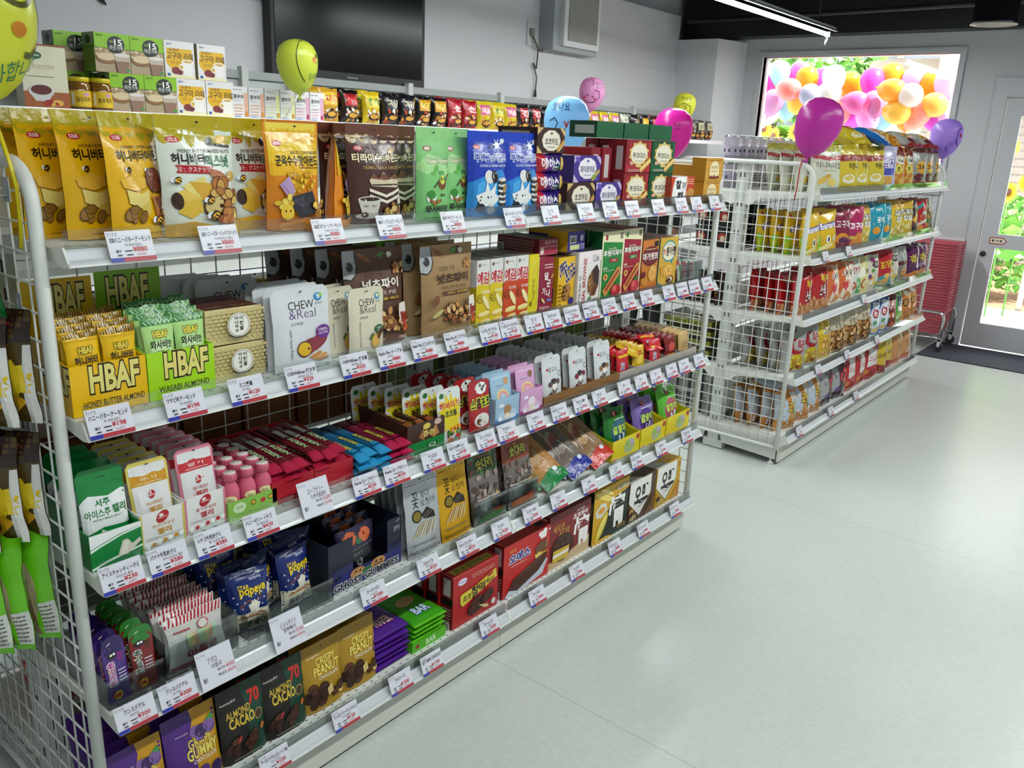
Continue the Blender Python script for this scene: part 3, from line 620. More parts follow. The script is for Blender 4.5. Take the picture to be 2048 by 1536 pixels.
row('tira', .705, .165, Z, 1, 0, 'top shelf, behind the front one', rz=4); row('tira', .735, .10, Z, 1, 0, 'top shelf, shown in full', tilt=1); row('tira', .842, .155, Z, 1, 0, 'top shelf, beside the green pouches', rz=2)
row('wasa', .91, .085, Z, 1, 0, 'top shelf, beside the brown pouches'); row('wasa', 1.025, .12, Z, 1, 0, 'top shelf, beside the blue pouches', rz=4); row('cook', 1.118, .09, Z, 1, 0, 'top shelf, beside the green pouches'); row('cook', 1.272, .10, Z, 1, 0, 'top shelf, beside the purple packs', rz=3)
# ---- top shelf: boxes of the second bay
bag('ace', 'cracker_pack', 'cracker pack', 'purple cracker pack', .142, .055, .06, '2c1a6c', [R(0, .0, .32, 1, 'c0202c'), Q([(.3, 0), (.42, 0), (.34, 1), (.24, 1)], '6a2c90'), T('에이스', .1, .22, .66, .8, 'f4f0f6', .03), T('샌드', .5, .1, .64, .25, 'e0d8f0', .02), E(.82, .5, .13, .36, 'e6c25a', 0, 8), N(.74, .3, .9, .7, 6, ['c89c3a'], .012, 3), E(.62, .3, .03, .14, '2c8a3c')], wr=.0015, seed=3)
tp = [R(.05, .05, .95, .95, '6a4a3a')]
carton('hbro', 'biscuit_box', 'biscuit box', 'brown hazelnut wafer box', .145, .16, .078, '3a2018', [Q([(0, .7), (0, 1), (.22, 1)], 'd8b878'), Q([(0, .0), (.2, 0), (0, .3)], 'd8b878'), Q([(.8, 1), (.92, 1), (1, .85), (1, .65)], 'd8b878'), E(.5, .5, .34, .42, 'efe4cc', 0, 10), E(.5, .5, .31, .38, 'f2ead8', 0, 10), E(.5, .78, .05, .05, '8a6a4a'), T('초코하임', .27, .34, .73, .6, '3a241a', .02), LINES(.36, .22, .64, .28, 1, '5a4030'), S([(.72, .12), (.95, .5)], .07, 'c8964c'), S([(.78, .1), (.98, .42)], .03, 'e6c888')], [R(0, 0, 1, 1, '3a2018'), R(.1, .1, .8, .85, 'b8a890')], tp)
carton('hwhi', 'biscuit_box', 'biscuit box', 'purple white-wafer box', .145, .16, .078, '4a3290', [Q([(0, .7), (0, 1), (.22, 1)], 'c8b8e0'), Q([(0, .0), (.2, 0), (0, .3)], 'd0c0e4'), Q([(.8, 1), (.92, 1), (1, .85), (1, .65)], 'c8b8e0'), Q([(.02, .9), (.1, .98), (.9, .1), (.8, .02)], '6a50b4'), E(.5, .52, .34, .42, 'efeaf4', 0, 10), E(.5, .52, .31, .38, 'f4f0f6', 0, 10), E(.5, .8, .05, .05, '7a6aa8'), T('화이트하임', .24, .36, .76, .62, '2e2460', .02), LINES(.36, .24, .64, .3, 1, '5a4c90'), S([(.68, .1), (.92, .42)], .08, 'c8a850'), E(.75, .2, .08, .1, '8aa848')], [R(0, 0, 1, 1, '3c2878'), R(.15, .12, .5, .9, 'c8c4d8')], tp)
CQ = lambda c, c2: [R(.0, .92, 1, 1, c2)] + STRIPES(.02, .3, .98, 1, 5, c2) + [E(.5, .58, .36, .34, 'd9b85c', 0, 14), STAR(.5, .58, .42, .4, 10, 'd9b85c', .8), E(.5, .58, .33, .3, 'f1ead2', 0, 14), E(.5, .9, .05, .06, 'e2c878'), E(.5, .22, .12, .05, 'e2c878'), T('쿠크다스', .24, .44, .76, .62, '2e2018', .02), LINES(.34, .34, .66, .38, 1, '6a5a4a'), S([(.6, .1), (.95, .38)], .12, 'd8a84c'), S([(.62, .12), (.95, .39)], .05, 'f0d890'), E(.2, .3, .07, .06, 'e0a8a0'), LINES(.08, .04, .6, .12, 2, 'f0e0d0')]
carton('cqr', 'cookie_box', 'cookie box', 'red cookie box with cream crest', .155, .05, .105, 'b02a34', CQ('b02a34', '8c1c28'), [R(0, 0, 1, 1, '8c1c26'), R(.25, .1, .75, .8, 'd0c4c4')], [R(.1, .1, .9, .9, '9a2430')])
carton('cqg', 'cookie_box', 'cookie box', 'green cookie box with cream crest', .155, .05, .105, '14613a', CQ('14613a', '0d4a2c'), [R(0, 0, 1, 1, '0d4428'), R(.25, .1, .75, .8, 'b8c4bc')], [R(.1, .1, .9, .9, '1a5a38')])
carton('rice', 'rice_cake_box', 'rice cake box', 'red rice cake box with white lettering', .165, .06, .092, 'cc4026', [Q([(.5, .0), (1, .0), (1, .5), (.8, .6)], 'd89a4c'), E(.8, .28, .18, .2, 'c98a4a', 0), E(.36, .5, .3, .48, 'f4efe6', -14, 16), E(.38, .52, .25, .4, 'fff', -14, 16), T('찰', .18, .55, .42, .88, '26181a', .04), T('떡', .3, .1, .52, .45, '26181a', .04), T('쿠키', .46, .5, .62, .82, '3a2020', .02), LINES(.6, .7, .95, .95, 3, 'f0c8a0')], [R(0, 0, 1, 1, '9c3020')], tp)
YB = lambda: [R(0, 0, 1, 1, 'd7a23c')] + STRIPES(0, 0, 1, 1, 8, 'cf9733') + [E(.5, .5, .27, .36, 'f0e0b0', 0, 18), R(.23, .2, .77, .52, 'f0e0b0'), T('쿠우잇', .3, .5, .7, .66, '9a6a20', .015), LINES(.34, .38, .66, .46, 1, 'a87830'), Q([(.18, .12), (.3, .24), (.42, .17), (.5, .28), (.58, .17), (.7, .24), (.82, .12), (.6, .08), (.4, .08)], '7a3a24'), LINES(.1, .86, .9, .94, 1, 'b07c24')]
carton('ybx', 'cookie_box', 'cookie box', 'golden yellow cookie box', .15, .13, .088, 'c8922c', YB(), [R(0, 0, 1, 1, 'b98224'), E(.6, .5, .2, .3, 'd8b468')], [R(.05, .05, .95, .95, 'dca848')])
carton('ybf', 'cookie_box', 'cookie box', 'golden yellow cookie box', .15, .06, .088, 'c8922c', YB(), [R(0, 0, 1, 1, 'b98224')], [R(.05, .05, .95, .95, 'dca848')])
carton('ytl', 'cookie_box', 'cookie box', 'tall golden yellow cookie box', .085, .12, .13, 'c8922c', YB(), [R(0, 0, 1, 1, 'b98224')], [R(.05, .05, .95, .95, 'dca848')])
for i in range(3): row('ace', 1.395, .10, Z + .003 + i * .052, 1, 0, ('lowest', 'middle', 'topmost')[i] + ' of its pile on the top shelf')
row('hbro', 1.395, .09, Z + .162, 1, 0, 'on the purple cracker packs', s=.9); row('hbro', 1.545, .08, Z, 1, 0, 'top shelf, under the stacked purple box')
row('hwhi', 1.697, .08, Z, 1, 0, 'top shelf, beside the red boxes'); row('hwhi', 1.60, .10, Z + .079, 1, 0, 'stacked on the brown wafer box')
P0 = 'top shelf'
row('cqr', 1.858, .08, Z, 3, .055, 'bottom layer, top shelf', jit=0); row('cqr', 1.87, .085, Z + .1055, 3, .055, 'upper layer, top shelf', jit=0); row('cqr', 1.70, .20, Z + .079, 1, 0, 'end-on behind the purple box', rz=90, s=.98); row('cqr', 1.765, .20, Z + .079, 1, 0, 'end-on beside the upper red box', rz=90, s=.98)
row('cqg', 2.018, .08, Z, 2, .055, 'bottom layer, top shelf', jit=0); row('cqg', 2.03, .085, Z + .1055, 3, .055, 'upper layer, top shelf', jit=0)
for i, x in enumerate((1.74, 1.90, 2.06)): put('cqg', x + .02, .13, Z + .2115, 0, 90, 'green cookie box lying flat on the stack, ' + ('over the purple box end', 'over the red boxes', 'over the green boxes')[i], 'cookie boxes lying on top')
row('rice', 2.135, .055, Z, 1, 0, 'top shelf, before the golden boxes'); row('rice', 2.235, .24, Z, 2, .07, 'top shelf, at the back', jit=0, s=1.1)
row('ytl', 2.325, .105, Z, 1, 0, 'top shelf, behind the red rice cake box'); row('ybx', 2.315, .235, Z, 1, .14, 'top shelf, at the back', jit=0)
row('ybf', 2.328, .04, Z, 1, 0, 'bottom of a pair, end of the top shelf', s=.88); row('ybf', 2.328, .037, Z + .0775, 1, 0, 'upper of a pair, end of the top shelf', s=.92)

# ---- second shelf
Z = ZS[1]; P = 'second shelf'
HB = lambda x0, y0, x1, y1: [T('HBAF', x0, y0, x1, y1, 'e3d77a', .035, '2a160c', .05)]
HBL = lambda y: HB(.2, y, .88, y + .5)
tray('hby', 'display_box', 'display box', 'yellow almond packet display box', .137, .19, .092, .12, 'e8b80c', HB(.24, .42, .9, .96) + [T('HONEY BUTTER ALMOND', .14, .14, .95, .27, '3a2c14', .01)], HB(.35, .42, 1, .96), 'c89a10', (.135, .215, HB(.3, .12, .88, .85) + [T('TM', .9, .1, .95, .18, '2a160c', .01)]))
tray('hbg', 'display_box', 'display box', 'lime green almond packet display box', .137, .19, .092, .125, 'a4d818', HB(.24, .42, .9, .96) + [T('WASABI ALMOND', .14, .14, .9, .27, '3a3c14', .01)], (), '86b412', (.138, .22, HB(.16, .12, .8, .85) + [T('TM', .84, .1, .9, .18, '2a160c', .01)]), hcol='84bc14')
ZZ = lambda c: [S([(i / 14, .97 if i % 2 else .9) for i in range(15)], .025, c)]
bag('hyp', 'almond_packet', 'almond packet', 'yellow almond packet with striped crimp', .066, .10, .02, 'e9b90e', [R(0, .9, 1, 1, 'd8a81a')] + STRIPES(.02, .9, 1, 1, 14, '3a2410') + [R(0, .84, 1, .845, 'c49a10'), R(0, .865, 1, .87, 'c49a10'), T('HBAF', .3, .62, .72, .74, 'e8d44c', .04, '3a200c', .06), T('허니버터', .16, .42, .84, .58, '20140a', .025), T('아몬드', .26, .24, .74, .38, '20140a', .02), N(.2, .03, .8, .12, 6, ALMD, .06, 3)], wr=.0015, seed=2)
bag('hgp', 'almond_packet', 'almond packet', 'pale green almond packet with zigzag crimp', .066, .105, .02, 'b3dd8a', [R(0, .88, 1, 1, '2e7a3a')] + ZZ('cdeab0') + [E(.5, .42, .36, .2, 'd3edb4'), T('HBAF', .26, .66, .74, .79, 'ecd84c', .04, '3a3010', .06), T('와사비', .14, .46, .68, .62, '161e0c', .025), T('맛', .7, .46, .84, .6, '161e0c', .015), T('아몬드', .24, .28, .76, .43, '161e0c', .02), T('WASABI ALMOND', .1, .18, .9, .24, '7ab84c', .0), E(.3, .08, .12, .06, '6aa84a'), E(.75, .1, .1, .08, '86c058')], wr=.0015, seed=4)
row('hby', .0745, .06, Z, 1, 0, 'second shelf, beside the net post'); row('hbg', .214, .06, Z, 1, 0, 'second shelf, in the middle of the tray row')
for i in range(4):
    for j in range(2):
        k = ('hyp', 'hgp')
        for q, x in ((0, .043), (1, .183)):
            put(k[q], x + j * .063, .078 + i * .022, Z + .046 + i * .008, RD.uniform(-3, 3), 4 + RD.uniform(-1, 2), TP[k[q]]['desc'] + ', ' + ORD[i] + ' from the box front, ' + ('first column' if j == 0 else 'second column'), TP[k[q]]['desc'][:30] + 's in the display box')
YK = [T('이천쌀', .53, .42, .62, .82, '3a3430', .02), E(.52, .55, .2, .34, 'f2efe6'), E(.52, .55, .185, .31, '6a6460'), E(.52, .55, .175, .295, 'f2efe6'), T('이', .53, .68, .6, .8, '2c2824', .03), T('천', .53, .54, .6, .66, '2c2824', .03), T('쌀', .53, .40, .6, .52, '2c2824', .03), T('미', .45, .7, .505, .8, '2c2824', .02), T('니', .45, .59, .505, .68, '2c2824', .02), T('약', .45, .47, .505, .57, '2c2824', .02), T('과', .45, .36, .505, .45, '2c2824', .02), S([(.33, .3), (.45, .22), (.6, .22), (.73, .34)], .018, '2c2824')]
carton('yak', 'honey_cookie_box', 'cookie box', 'beige honeycomb patterned cookie box', .128, .14, .074, 'd9cb94', [[STAR(.06 + .09 * (i % 11) + (.045 if (i // 11) % 2 else 0), .06 + .11 * (i // 11), .04, .05, 3, 'cdbb7c', .86) for i in range(99)], YK], [[STAR(.05 + .06 * (i % 16) + (.03 if (i // 16) % 2 else 0), .06 + .13 * (i // 16), .025, .05, 3, 'c4b274', .86) for i in range(112)]], [R(.03, .03, .97, .97, '3a1c18')] + [R(.05 + .155 * i, .05, .185 + .155 * i, .95, '5a2420') for i in range(6)] + [T('SSAL', .1, .12, .4, .2, 'c8a050', 0), T('SSAL', .55, .1, .9, .18, 'c8a050', 0)])
row('yak', .352, .085, Z, 1, 0, 'second shelf, lower of two'); row('yak', .350, .088, Z + .0755, 1, 0, 'second shelf, on top of its twin', rz=-2)
def chew(key, W, H, bg_, tc, a, b, desc, fruit):
    pouch(key, 'chewy_snack_pouch', 'snack pouch', desc, W, H, .022, bg_, [T('CHEW', .27, .735, .72, .835, '1c1a1c', .0), T('&Real', .27, .625, .74, .735, tc, -.012), T(a, .27, .545, .5, .585, tc, .0), E(.8, .86, .07, .05, '2f8ac0'), E(.8, .865, .04, .028, bg_), Q([(.8, .88), (.88, .9), (.88, .85)], '8ac43c'), T('청정원', .74, .77, .87, .795, '3a5a70', .0), T(b, .24, .14, .28, .5, tc, .0, rot=-90), LINES(.3, .03, .55, .05, 1, '8a8a8a')] + fruit, finish=MATTE, round_=.012, seed=len(key) * 3 + int(W * 100), wr=.0012, flat_top=.88)
chew('chw', .15, .178, 'd4d7da', '5a3c74', '고구마츄', '100% Sweet Potato', 'white sweet potato snack pouch', [E(.55, .27, .2, .11, '7a2c3c', 20), E(.72, .31, .22, .1, '8a3440', 25), E(.47, .25, .13, .1, '5e2230', 0), E(.47, .25, .115, .085, 'd9ae1c'), E(.84, .43, .14, .085, '6a2a84', 0, 22), T('100%', .75, .44, .92, .475, 'f0e8f4', .01), T('고구마', .74, .395, .93, .43, 'f0e8f4', .01), Q([(.55, .15), (.75, .2), (.78, .17), (.58, .12)], 'c8823c'), Q([(.6, .12), (.85, .17), (.88, .14), (.64, .09)], 'd8923f'), Q([(.68, .1), (.9, .12), (.9, .09), (.72, .07)], 'b87434')])
chew('chb', .105, .158, 'd6cfb8', '4a443a', '츄앤리얼 군밤', '100% Roasted Chestnut', 'beige roasted chestnut pouch', [E(.8, .37, .14, .065, '2c5a34'), T('100%', .73, .38, .88, .4, 'e4f0e0', .01), T('군밤', .74, .335, .88, .37, 'e4f0e0', .01), Q([(.5, .25), (.6, .33), (.7, .27), (.6, .2)], '4a6a34'), E(.68, .2, .17, .12, 'd2a04a', 70), E(.68, .2, .12, .09, 'e0b45c', 70), N(.6, .26, .9, .34, 3, ['4a2a1c', '6a3c24'], .09, 2)])
row('chw', .497, .06, Z, 4, .030, P, tilt=3)
for i in range(6): put('chw', .44 - .016 * i, .245 + .02 * i, Z, -3, 4, f'white sweet potato snack pouch, {ORD[i]} of the deeper ones behind the honeycomb boxes', 'deeper sweet potato pouches')
row('chb', .680, .066, Z, 1, 0, 'second shelf, the foremost of two'); row('chb', .628, .10, Z, 2, .035, 'second shelf, beside the sweet potato pouches', tilt=2, rz=8)
def npie(key, col, tc, seed, desc, sub):
    pouch(key, 'nut_crunch_pouch', 'snack pouch', desc, .19, .235, .045, col, [Q([(0, .7), (.1, .69), (.18, .74), (.22, .82), (.2, .99), (0, .99)], '2c2420'), Q([(0, .715), (.1, .705), (.165, .75), (.2, .83), (.185, .99), (0, .99)], 'a9adb0'), E(.1, .83, .055, .05, '33363a', 0, 9), R(.095, .78, .11, .82, '33363a'), E(.34, .91, .12, .035, '8a5434', -30), E(.34, .91, .1, .02, 'a06a44', -30), E(.7, .93, .1, .04, '4a3020'), E(.76, .92, .05, .03, 'e0d8c8'), Q([(.55, .93), (.68, .96), (.66, .88)], '4c8a34'), T('오븐에 구운', .3, .715, .62, .77, '2c1c14', -.01), N(.8, .74, 1, .82, 14, ['c08a4c', 'a86c38', 'd8a868'], .035, seed, '6a4424'), T('넛츠파이', .24, .585, .86, .69, tc, .03, None), T("NUT'S PIE", .32, .525, .8, .56, tc, -.01), Q([(.3, .46), (.92, .46), (.88, .48), (.92, .5), (.3, .5), (.34, .48)], '5a3020'), T(sub, .38, .467, .85, .493, 'f0d84c', .0),
        N(.3, .16, .88, .36, 46, ['c08a4c', 'a8683a', 'd8a868', '8a5028', 'e0b888'], .045, seed + 1, '5c3820'), Q([(.78, .42), (.9, .43), (.92, .3), (.97, .22), (.8, .2), (.76, .3)], 'e2d8d0'), Q([(.79, .33), (.92, .33), (.96, .23), (.8, .21)], '8a2c1c'), E(.14, .42, .08, .045, '7a4a2c', 60), E(.16, .28, .1, .03, 'b8b070', 30), N(.84, .12, .96, .22, 4, ['b84028', 'd85c34'], .04, 8), T('190G', .74, .05, .88, .085, 'e8dcc8', .0), LINES(.12, .06, .5, .09, 2, 'c8b490')], finish=MATTE, seed=seed, wr=.002, flat_top=.9, hole=False)
npie('npb', '5e4234', 'e9e2d8', 3, 'dark brown baked nut pouch', '메이플 피칸'); npie('npg', '7ab83a', 'f0f4e4', 5, 'bright green baked nut pouch', '피스타치오'); npie('npt', '9c7c52', '3a2416', 7, 'tan baked nut pouch', '비비고 오리지널')
row('npb', .757, .118, Z, 4, .056, P, dx=-.03, tilt=3); row('npg', .868, .20, Z, 1, 0, 'second shelf, between the brown and tan pouches', tilt=2); row('npg', .90, .265, Z, 1, 0, 'second shelf, behind the tan pouch', tilt=2)
row('npt', .968, .08, Z, 3, .056, P, dx=-.006, tilt=2)
def yegam(key, col, nm, desc):
    carton(key, 'chip_box', 'chip box', desc, .0535, .15, .182, 'd8d8d6', [Q([(0, 0), (1, 0), (1, .78), (0, .62)], col), E(.2, .93, .1, .03, '8a6a4a'), T('예감', .04, .64, .98, .83, 'b8202c', .03, 'f4f0ee', .05), T('오리온', .3, .92, .7, .945, '9a8a7a', 0), T(nm, .4, .5, .98, .55, 'fff', .01), E(.3, .43, .27, .07, '3a2a14', 0, 16), E(.3, .43, .24, .06, col, 0, 16), T('NON', .12, .43, .48, .47, '2a2010', .01), T('FRYING', .08, .39, .52, .42, '2a2010', .0), E(.75, .36, .48, .16, 'ead99a', -55, 16), E(.75, .36, .36, .1, 'f0e2ac', -55, 16), E(.6, .18, .5, .13, 'd8bc60', 5, 14), E(.6, .2, .46, .11, 'efdf9c', 5, 14), E(.7, .09, .4, .09, 'e2c878', 5, 14), N(.1, .01, .4, .05, 3, ['3a8a2c', '5aa83c'], .08, 3), Q([(.6, 0), (1, 0), (1, .12)], 'e6e2da')], [R(0, 0, 1, 1, 'e2e0dc'), R(0, 0, 1, .6, col)], [R(.04, .04, .96, .96, '5a5650')])
yegam('ygy', 'd8be1c', '오리지널', 'yellow and white potato chip box'); yegam('ygr', 'c8441c', '치즈그라탕', 'red and white potato chip box')
row('ygy', 1.108, .08, Z, 1, 0, 'second shelf, beside the tan nut pouch'); row('ygy', 1.164, .08, Z, 1, 0, 'second shelf, beside the red chip box'); row('ygr', 1.223, .08, Z, 1, 0, 'second shelf, beside the yellow chip box'); row('ygr', 1.278, .08, Z, 1, 0, 'second shelf, beside the plain yellow box')
carton('gos', 'cracker_box', 'cracker box', 'narrow bright yellow cracker box', .046, .15, .18, 'd9c91c', [E(.45, .87, .3, .07, 'e2c86a', 45, 8), E(.55, .74, .3, .07, 'd8b850', 45, 8), T('고소미', .36, .36, .66, .62, '5a4a10', .0, rot=-90), S([(.1, .2), (.5, .28), (.7, .4)], .04, '6a5a14'), E(.28, .2, .15, .04, '8a7420'), R(.9, .1, 1, .95, 'e8dc60')], [R(0, 0, 1, 1, 'e0d040')], tp)
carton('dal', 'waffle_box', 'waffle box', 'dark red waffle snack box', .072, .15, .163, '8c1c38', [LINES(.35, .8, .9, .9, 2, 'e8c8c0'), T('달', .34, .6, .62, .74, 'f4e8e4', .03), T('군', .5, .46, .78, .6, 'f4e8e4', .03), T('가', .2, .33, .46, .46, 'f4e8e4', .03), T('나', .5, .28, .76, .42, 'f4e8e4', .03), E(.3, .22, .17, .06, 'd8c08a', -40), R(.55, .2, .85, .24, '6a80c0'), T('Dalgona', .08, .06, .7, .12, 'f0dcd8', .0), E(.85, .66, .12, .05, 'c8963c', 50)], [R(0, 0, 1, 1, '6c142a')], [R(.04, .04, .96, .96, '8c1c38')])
carton('dlt', 'waffle_box', 'waffle box', 'dark red waffle box lying on its side', .096, .162, .05, '8c1c38', [T('달군가나', .3, .66, .95, .9, 'f0d8d8', .0), R(.06, .08, .96, .56, 'd8a0a8'), R(.26, .1, .94, .52, 'a82c48'), R(.08, .12, .22, .5, 'e8dcc8')], [R(0, 0, 1, 1, '7a1830')] + LINES(.06, .1, .9, .9, 6, 'b8a8a4') + BARCODE(.04, .1, .2, .6), [R(0, 0, 1, 1, '4a3c38')])
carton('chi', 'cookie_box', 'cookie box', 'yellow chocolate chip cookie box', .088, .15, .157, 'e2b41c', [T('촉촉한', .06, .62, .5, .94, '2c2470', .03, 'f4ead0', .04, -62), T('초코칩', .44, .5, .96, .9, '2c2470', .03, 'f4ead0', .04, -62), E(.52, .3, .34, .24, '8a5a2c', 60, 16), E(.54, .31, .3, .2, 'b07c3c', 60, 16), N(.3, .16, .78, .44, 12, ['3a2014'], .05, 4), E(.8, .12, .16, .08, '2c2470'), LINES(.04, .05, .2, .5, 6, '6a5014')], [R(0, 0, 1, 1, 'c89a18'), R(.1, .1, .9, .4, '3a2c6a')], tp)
carton('cht', 'cookie_box', 'cookie box', 'purple and yellow cookie box set on top', .095, .157, .063, '3a2c84', [BARCODE(.12, .42, .5, .8), R(.12, .1, .66, .34, 'c8d090'), E(.78, .66, .1, .16, 'c8c4dc', 0), LINES(.7, .1, .95, .4, 3, 'b8b0d8')], [R(0, 0, 1, 1, 'd8a81c'), R(0, .55, .5, .8, '3a2c84')], [R(0, 0, 1, 1, 'c89a2c')])
carton('bro', 'brownie_box', 'brownie box', 'white brownie box with sideways red title', .125, .15, .168, 'e2dcda', [R(0, .8, 1, 1, 'ecdfe2'), T('Market O', .05, .08, .15, .56, '2a2422', .0, rot=90), T('REAL BROWNIE', .22, .02, .36, .88, 'a8242c', .02, rot=90), Q([(.6, .62), (.82, .74), (.95, .6), (.94, .34), (.72, .4)], '3a2420'), Q([(.46, .5), (.6, .62), (.72, .4), (.6, .14), (.44, .3)], '8a5a34'), Q([(.6, .14), (.72, .4), (.94, .34), (.8, .14)], '6a3e24'), N(.48, .2, .68, .52, 9, ['a87444', '5a3420', 'c89464'], .035, 3), T('Cafe', .62, .8, .9, .92, '4a3a34', -.01), E(.56, .1, .07, .04, '5a8a4c'), LINES(.7, .04, .95, .1, 2, '8a7a74')], [R(0, 0, 1, 1, 'd8d2d0')], [R(.03, .03, .97, .97, '3c3a3a')])
FP = lambda c, c2, fr, leaf: [R(0, 0, .06, 1, 'e4dcb4'), Q([(.0, .86), (1, .82), (1, 1), (0, 1)], 'e6e0b8'), R(.94, 0, 1, .86, 'e4dcb4'), R(.14, .88, .24, .95, c2), R(.8, .88, .93, .97, '8a7a6a'), T('FrenchPie', .3, .735, .66, .765, 'f0ecd8', .0), T('후렌치파이', .08, .64, .95, .73, 'f4f2e6', .03, '2a2018', .03), R(.36, .55, .76, .6, c2), T(fr, .46, .558, .66, .592, 'f4f0e6', .0), T('64', .1, .45, .26, .49, 'f0ecd8', .01), LINES(.1, .42, .6, .44, 1, 'e0d8c0'), Q([(.1, .14), (.24, .05), (.9, .38), (.86, .47), (.74, .47)], 'c89048'), Q([(.2, .16), (.28, .12), (.84, .4), (.78, .44)], 'a8442c'), E(.2, .34, .1, .05, 'd8a860'), E(.2, .34, .05, .025, 'b0452c'), E(.72, .12, .24, .1, leaf), E(.66, .15, .1, .05, 'd8605c'), Q([(.64, .22), (.8, .28), (.9, .22), (.74, .2)], '2c7a34')]
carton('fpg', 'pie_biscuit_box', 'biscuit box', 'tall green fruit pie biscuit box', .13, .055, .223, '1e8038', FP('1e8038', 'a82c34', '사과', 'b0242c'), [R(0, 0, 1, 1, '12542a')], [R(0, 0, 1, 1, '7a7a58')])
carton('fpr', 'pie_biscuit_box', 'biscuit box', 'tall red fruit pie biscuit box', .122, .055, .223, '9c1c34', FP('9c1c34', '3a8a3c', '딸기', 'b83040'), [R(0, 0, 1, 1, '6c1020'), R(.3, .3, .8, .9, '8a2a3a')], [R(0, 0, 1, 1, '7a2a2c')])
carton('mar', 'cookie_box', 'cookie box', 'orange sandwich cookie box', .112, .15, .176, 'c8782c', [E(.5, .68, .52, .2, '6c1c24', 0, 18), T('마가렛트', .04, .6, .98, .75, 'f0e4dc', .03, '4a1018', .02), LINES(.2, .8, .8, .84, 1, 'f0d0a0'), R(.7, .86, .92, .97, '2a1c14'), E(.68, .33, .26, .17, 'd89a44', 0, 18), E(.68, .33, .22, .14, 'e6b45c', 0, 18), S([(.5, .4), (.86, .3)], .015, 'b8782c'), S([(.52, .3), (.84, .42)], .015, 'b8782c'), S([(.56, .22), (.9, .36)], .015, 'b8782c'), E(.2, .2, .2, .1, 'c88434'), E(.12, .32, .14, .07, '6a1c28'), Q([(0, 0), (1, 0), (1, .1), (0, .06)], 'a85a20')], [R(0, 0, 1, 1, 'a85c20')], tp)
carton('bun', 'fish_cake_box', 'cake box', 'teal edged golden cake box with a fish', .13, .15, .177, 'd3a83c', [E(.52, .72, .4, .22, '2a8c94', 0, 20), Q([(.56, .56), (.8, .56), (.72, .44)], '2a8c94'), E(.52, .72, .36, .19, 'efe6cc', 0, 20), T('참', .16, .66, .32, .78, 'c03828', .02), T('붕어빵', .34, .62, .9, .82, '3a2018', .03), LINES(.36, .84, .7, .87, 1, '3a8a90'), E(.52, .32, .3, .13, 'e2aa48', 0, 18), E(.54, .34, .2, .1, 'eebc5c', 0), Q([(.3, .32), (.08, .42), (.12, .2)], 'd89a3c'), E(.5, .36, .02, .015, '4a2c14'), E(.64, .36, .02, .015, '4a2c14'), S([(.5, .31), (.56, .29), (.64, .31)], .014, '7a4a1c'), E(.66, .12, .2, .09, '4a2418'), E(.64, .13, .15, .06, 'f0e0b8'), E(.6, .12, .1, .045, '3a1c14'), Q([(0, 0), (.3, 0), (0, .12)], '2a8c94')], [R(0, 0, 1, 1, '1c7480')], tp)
row('gos', 1.331, .08, Z, 1, 0, P); row('dal', 1.405, .09, Z, 1, 0, 'second shelf, upright'); row('dlt', 1.45, .12, Z + .1635, 1, 0, 'on the upright boxes of the second shelf')
row('chi', 1.497 + .012, .09, Z, 1, 0, P); row('cht', 1.565, .10, Z + .169, 1, 0, 'over the brownie box', s=.98); row('bro', 1.607 + .012, .08, Z, 1, 0, P)
row('fpg', 1.748, .08, Z, 4, .058, P, jit=0); row('fpr', 1.886, .09, Z, 4, .058, P, jit=0); row('mar', 2.012, .09, Z, 2, .152, P, jit=0); row('bun', 2.142, .09, Z, 2, .152, P, jit=0)
def acrylic(key, W, D, H, desc, HB_=None):
    mb = MB(); t = .002; hb = HB_ or H
    for x in (-W / 2, W / 2 - t): mb.prism([(0, 0), (D, 0), (D, hb), (0, H)], x, x + t, 'x')
    mb.box(-W / 2 + t, 0, 0, W / 2 - t, t, H); mb.box(-W / 2 + t, D - t, 0, W / 2 - t, D, hb); mb.box(-W / 2 + t, t, 0, W / 2 - t, D - t, t)
    tpl(key, 'clear_bin', 'clear bin', desc, mb.build(key, CLEAR))
acrylic('ab1', .086, .25, .075, 'clear plastic candy bin')
bag('cdr', 'candy_packet', 'candy packet', 'red striped candy packet', .05, .085, .012, 'c83038', [R(.1, .1, .9, .5, 'f0e4e0'), T('홍삼', .2, .2, .8, .45, 'b82030', .02), STRIPES(0, .6, 1, .9, 5, 'f0d8d0')], wr=.002, seed=3); bag('cdg', 'candy_packet', 'candy packet', 'green and white candy packet', .05, .085, .012, 'e8ece6', [R(.3, 0, .8, 1, '2c8a5a'), T('CHOCO', .4, .15, .7, .85, 'f0f4ec', .0, rot=-90)], wr=.002, seed=6)
for j, x in enumerate((2.274, 2.363)):
    put('ab1', x - .012, .075, Z, 0, 0, 'clear plastic candy bin on the second shelf, ' + ('beside the fish cake box' if j == 0 else 'at the shelf end'))
    for i in range(6):
        k = 'cdr' if (i + j) % 2 else 'cdg'; put(k, x - .031 + (i % 2) * .038, .088 + .03 * (i // 2), Z + .004, RD.uniform(-3, 3), 8, TP[k]['desc'] + ', ' + ORD[i // 2] + ' from the front in the ' + ('first' if j == 0 else 'second') + ' clear bin', 'candy packets in clear bins', .74)

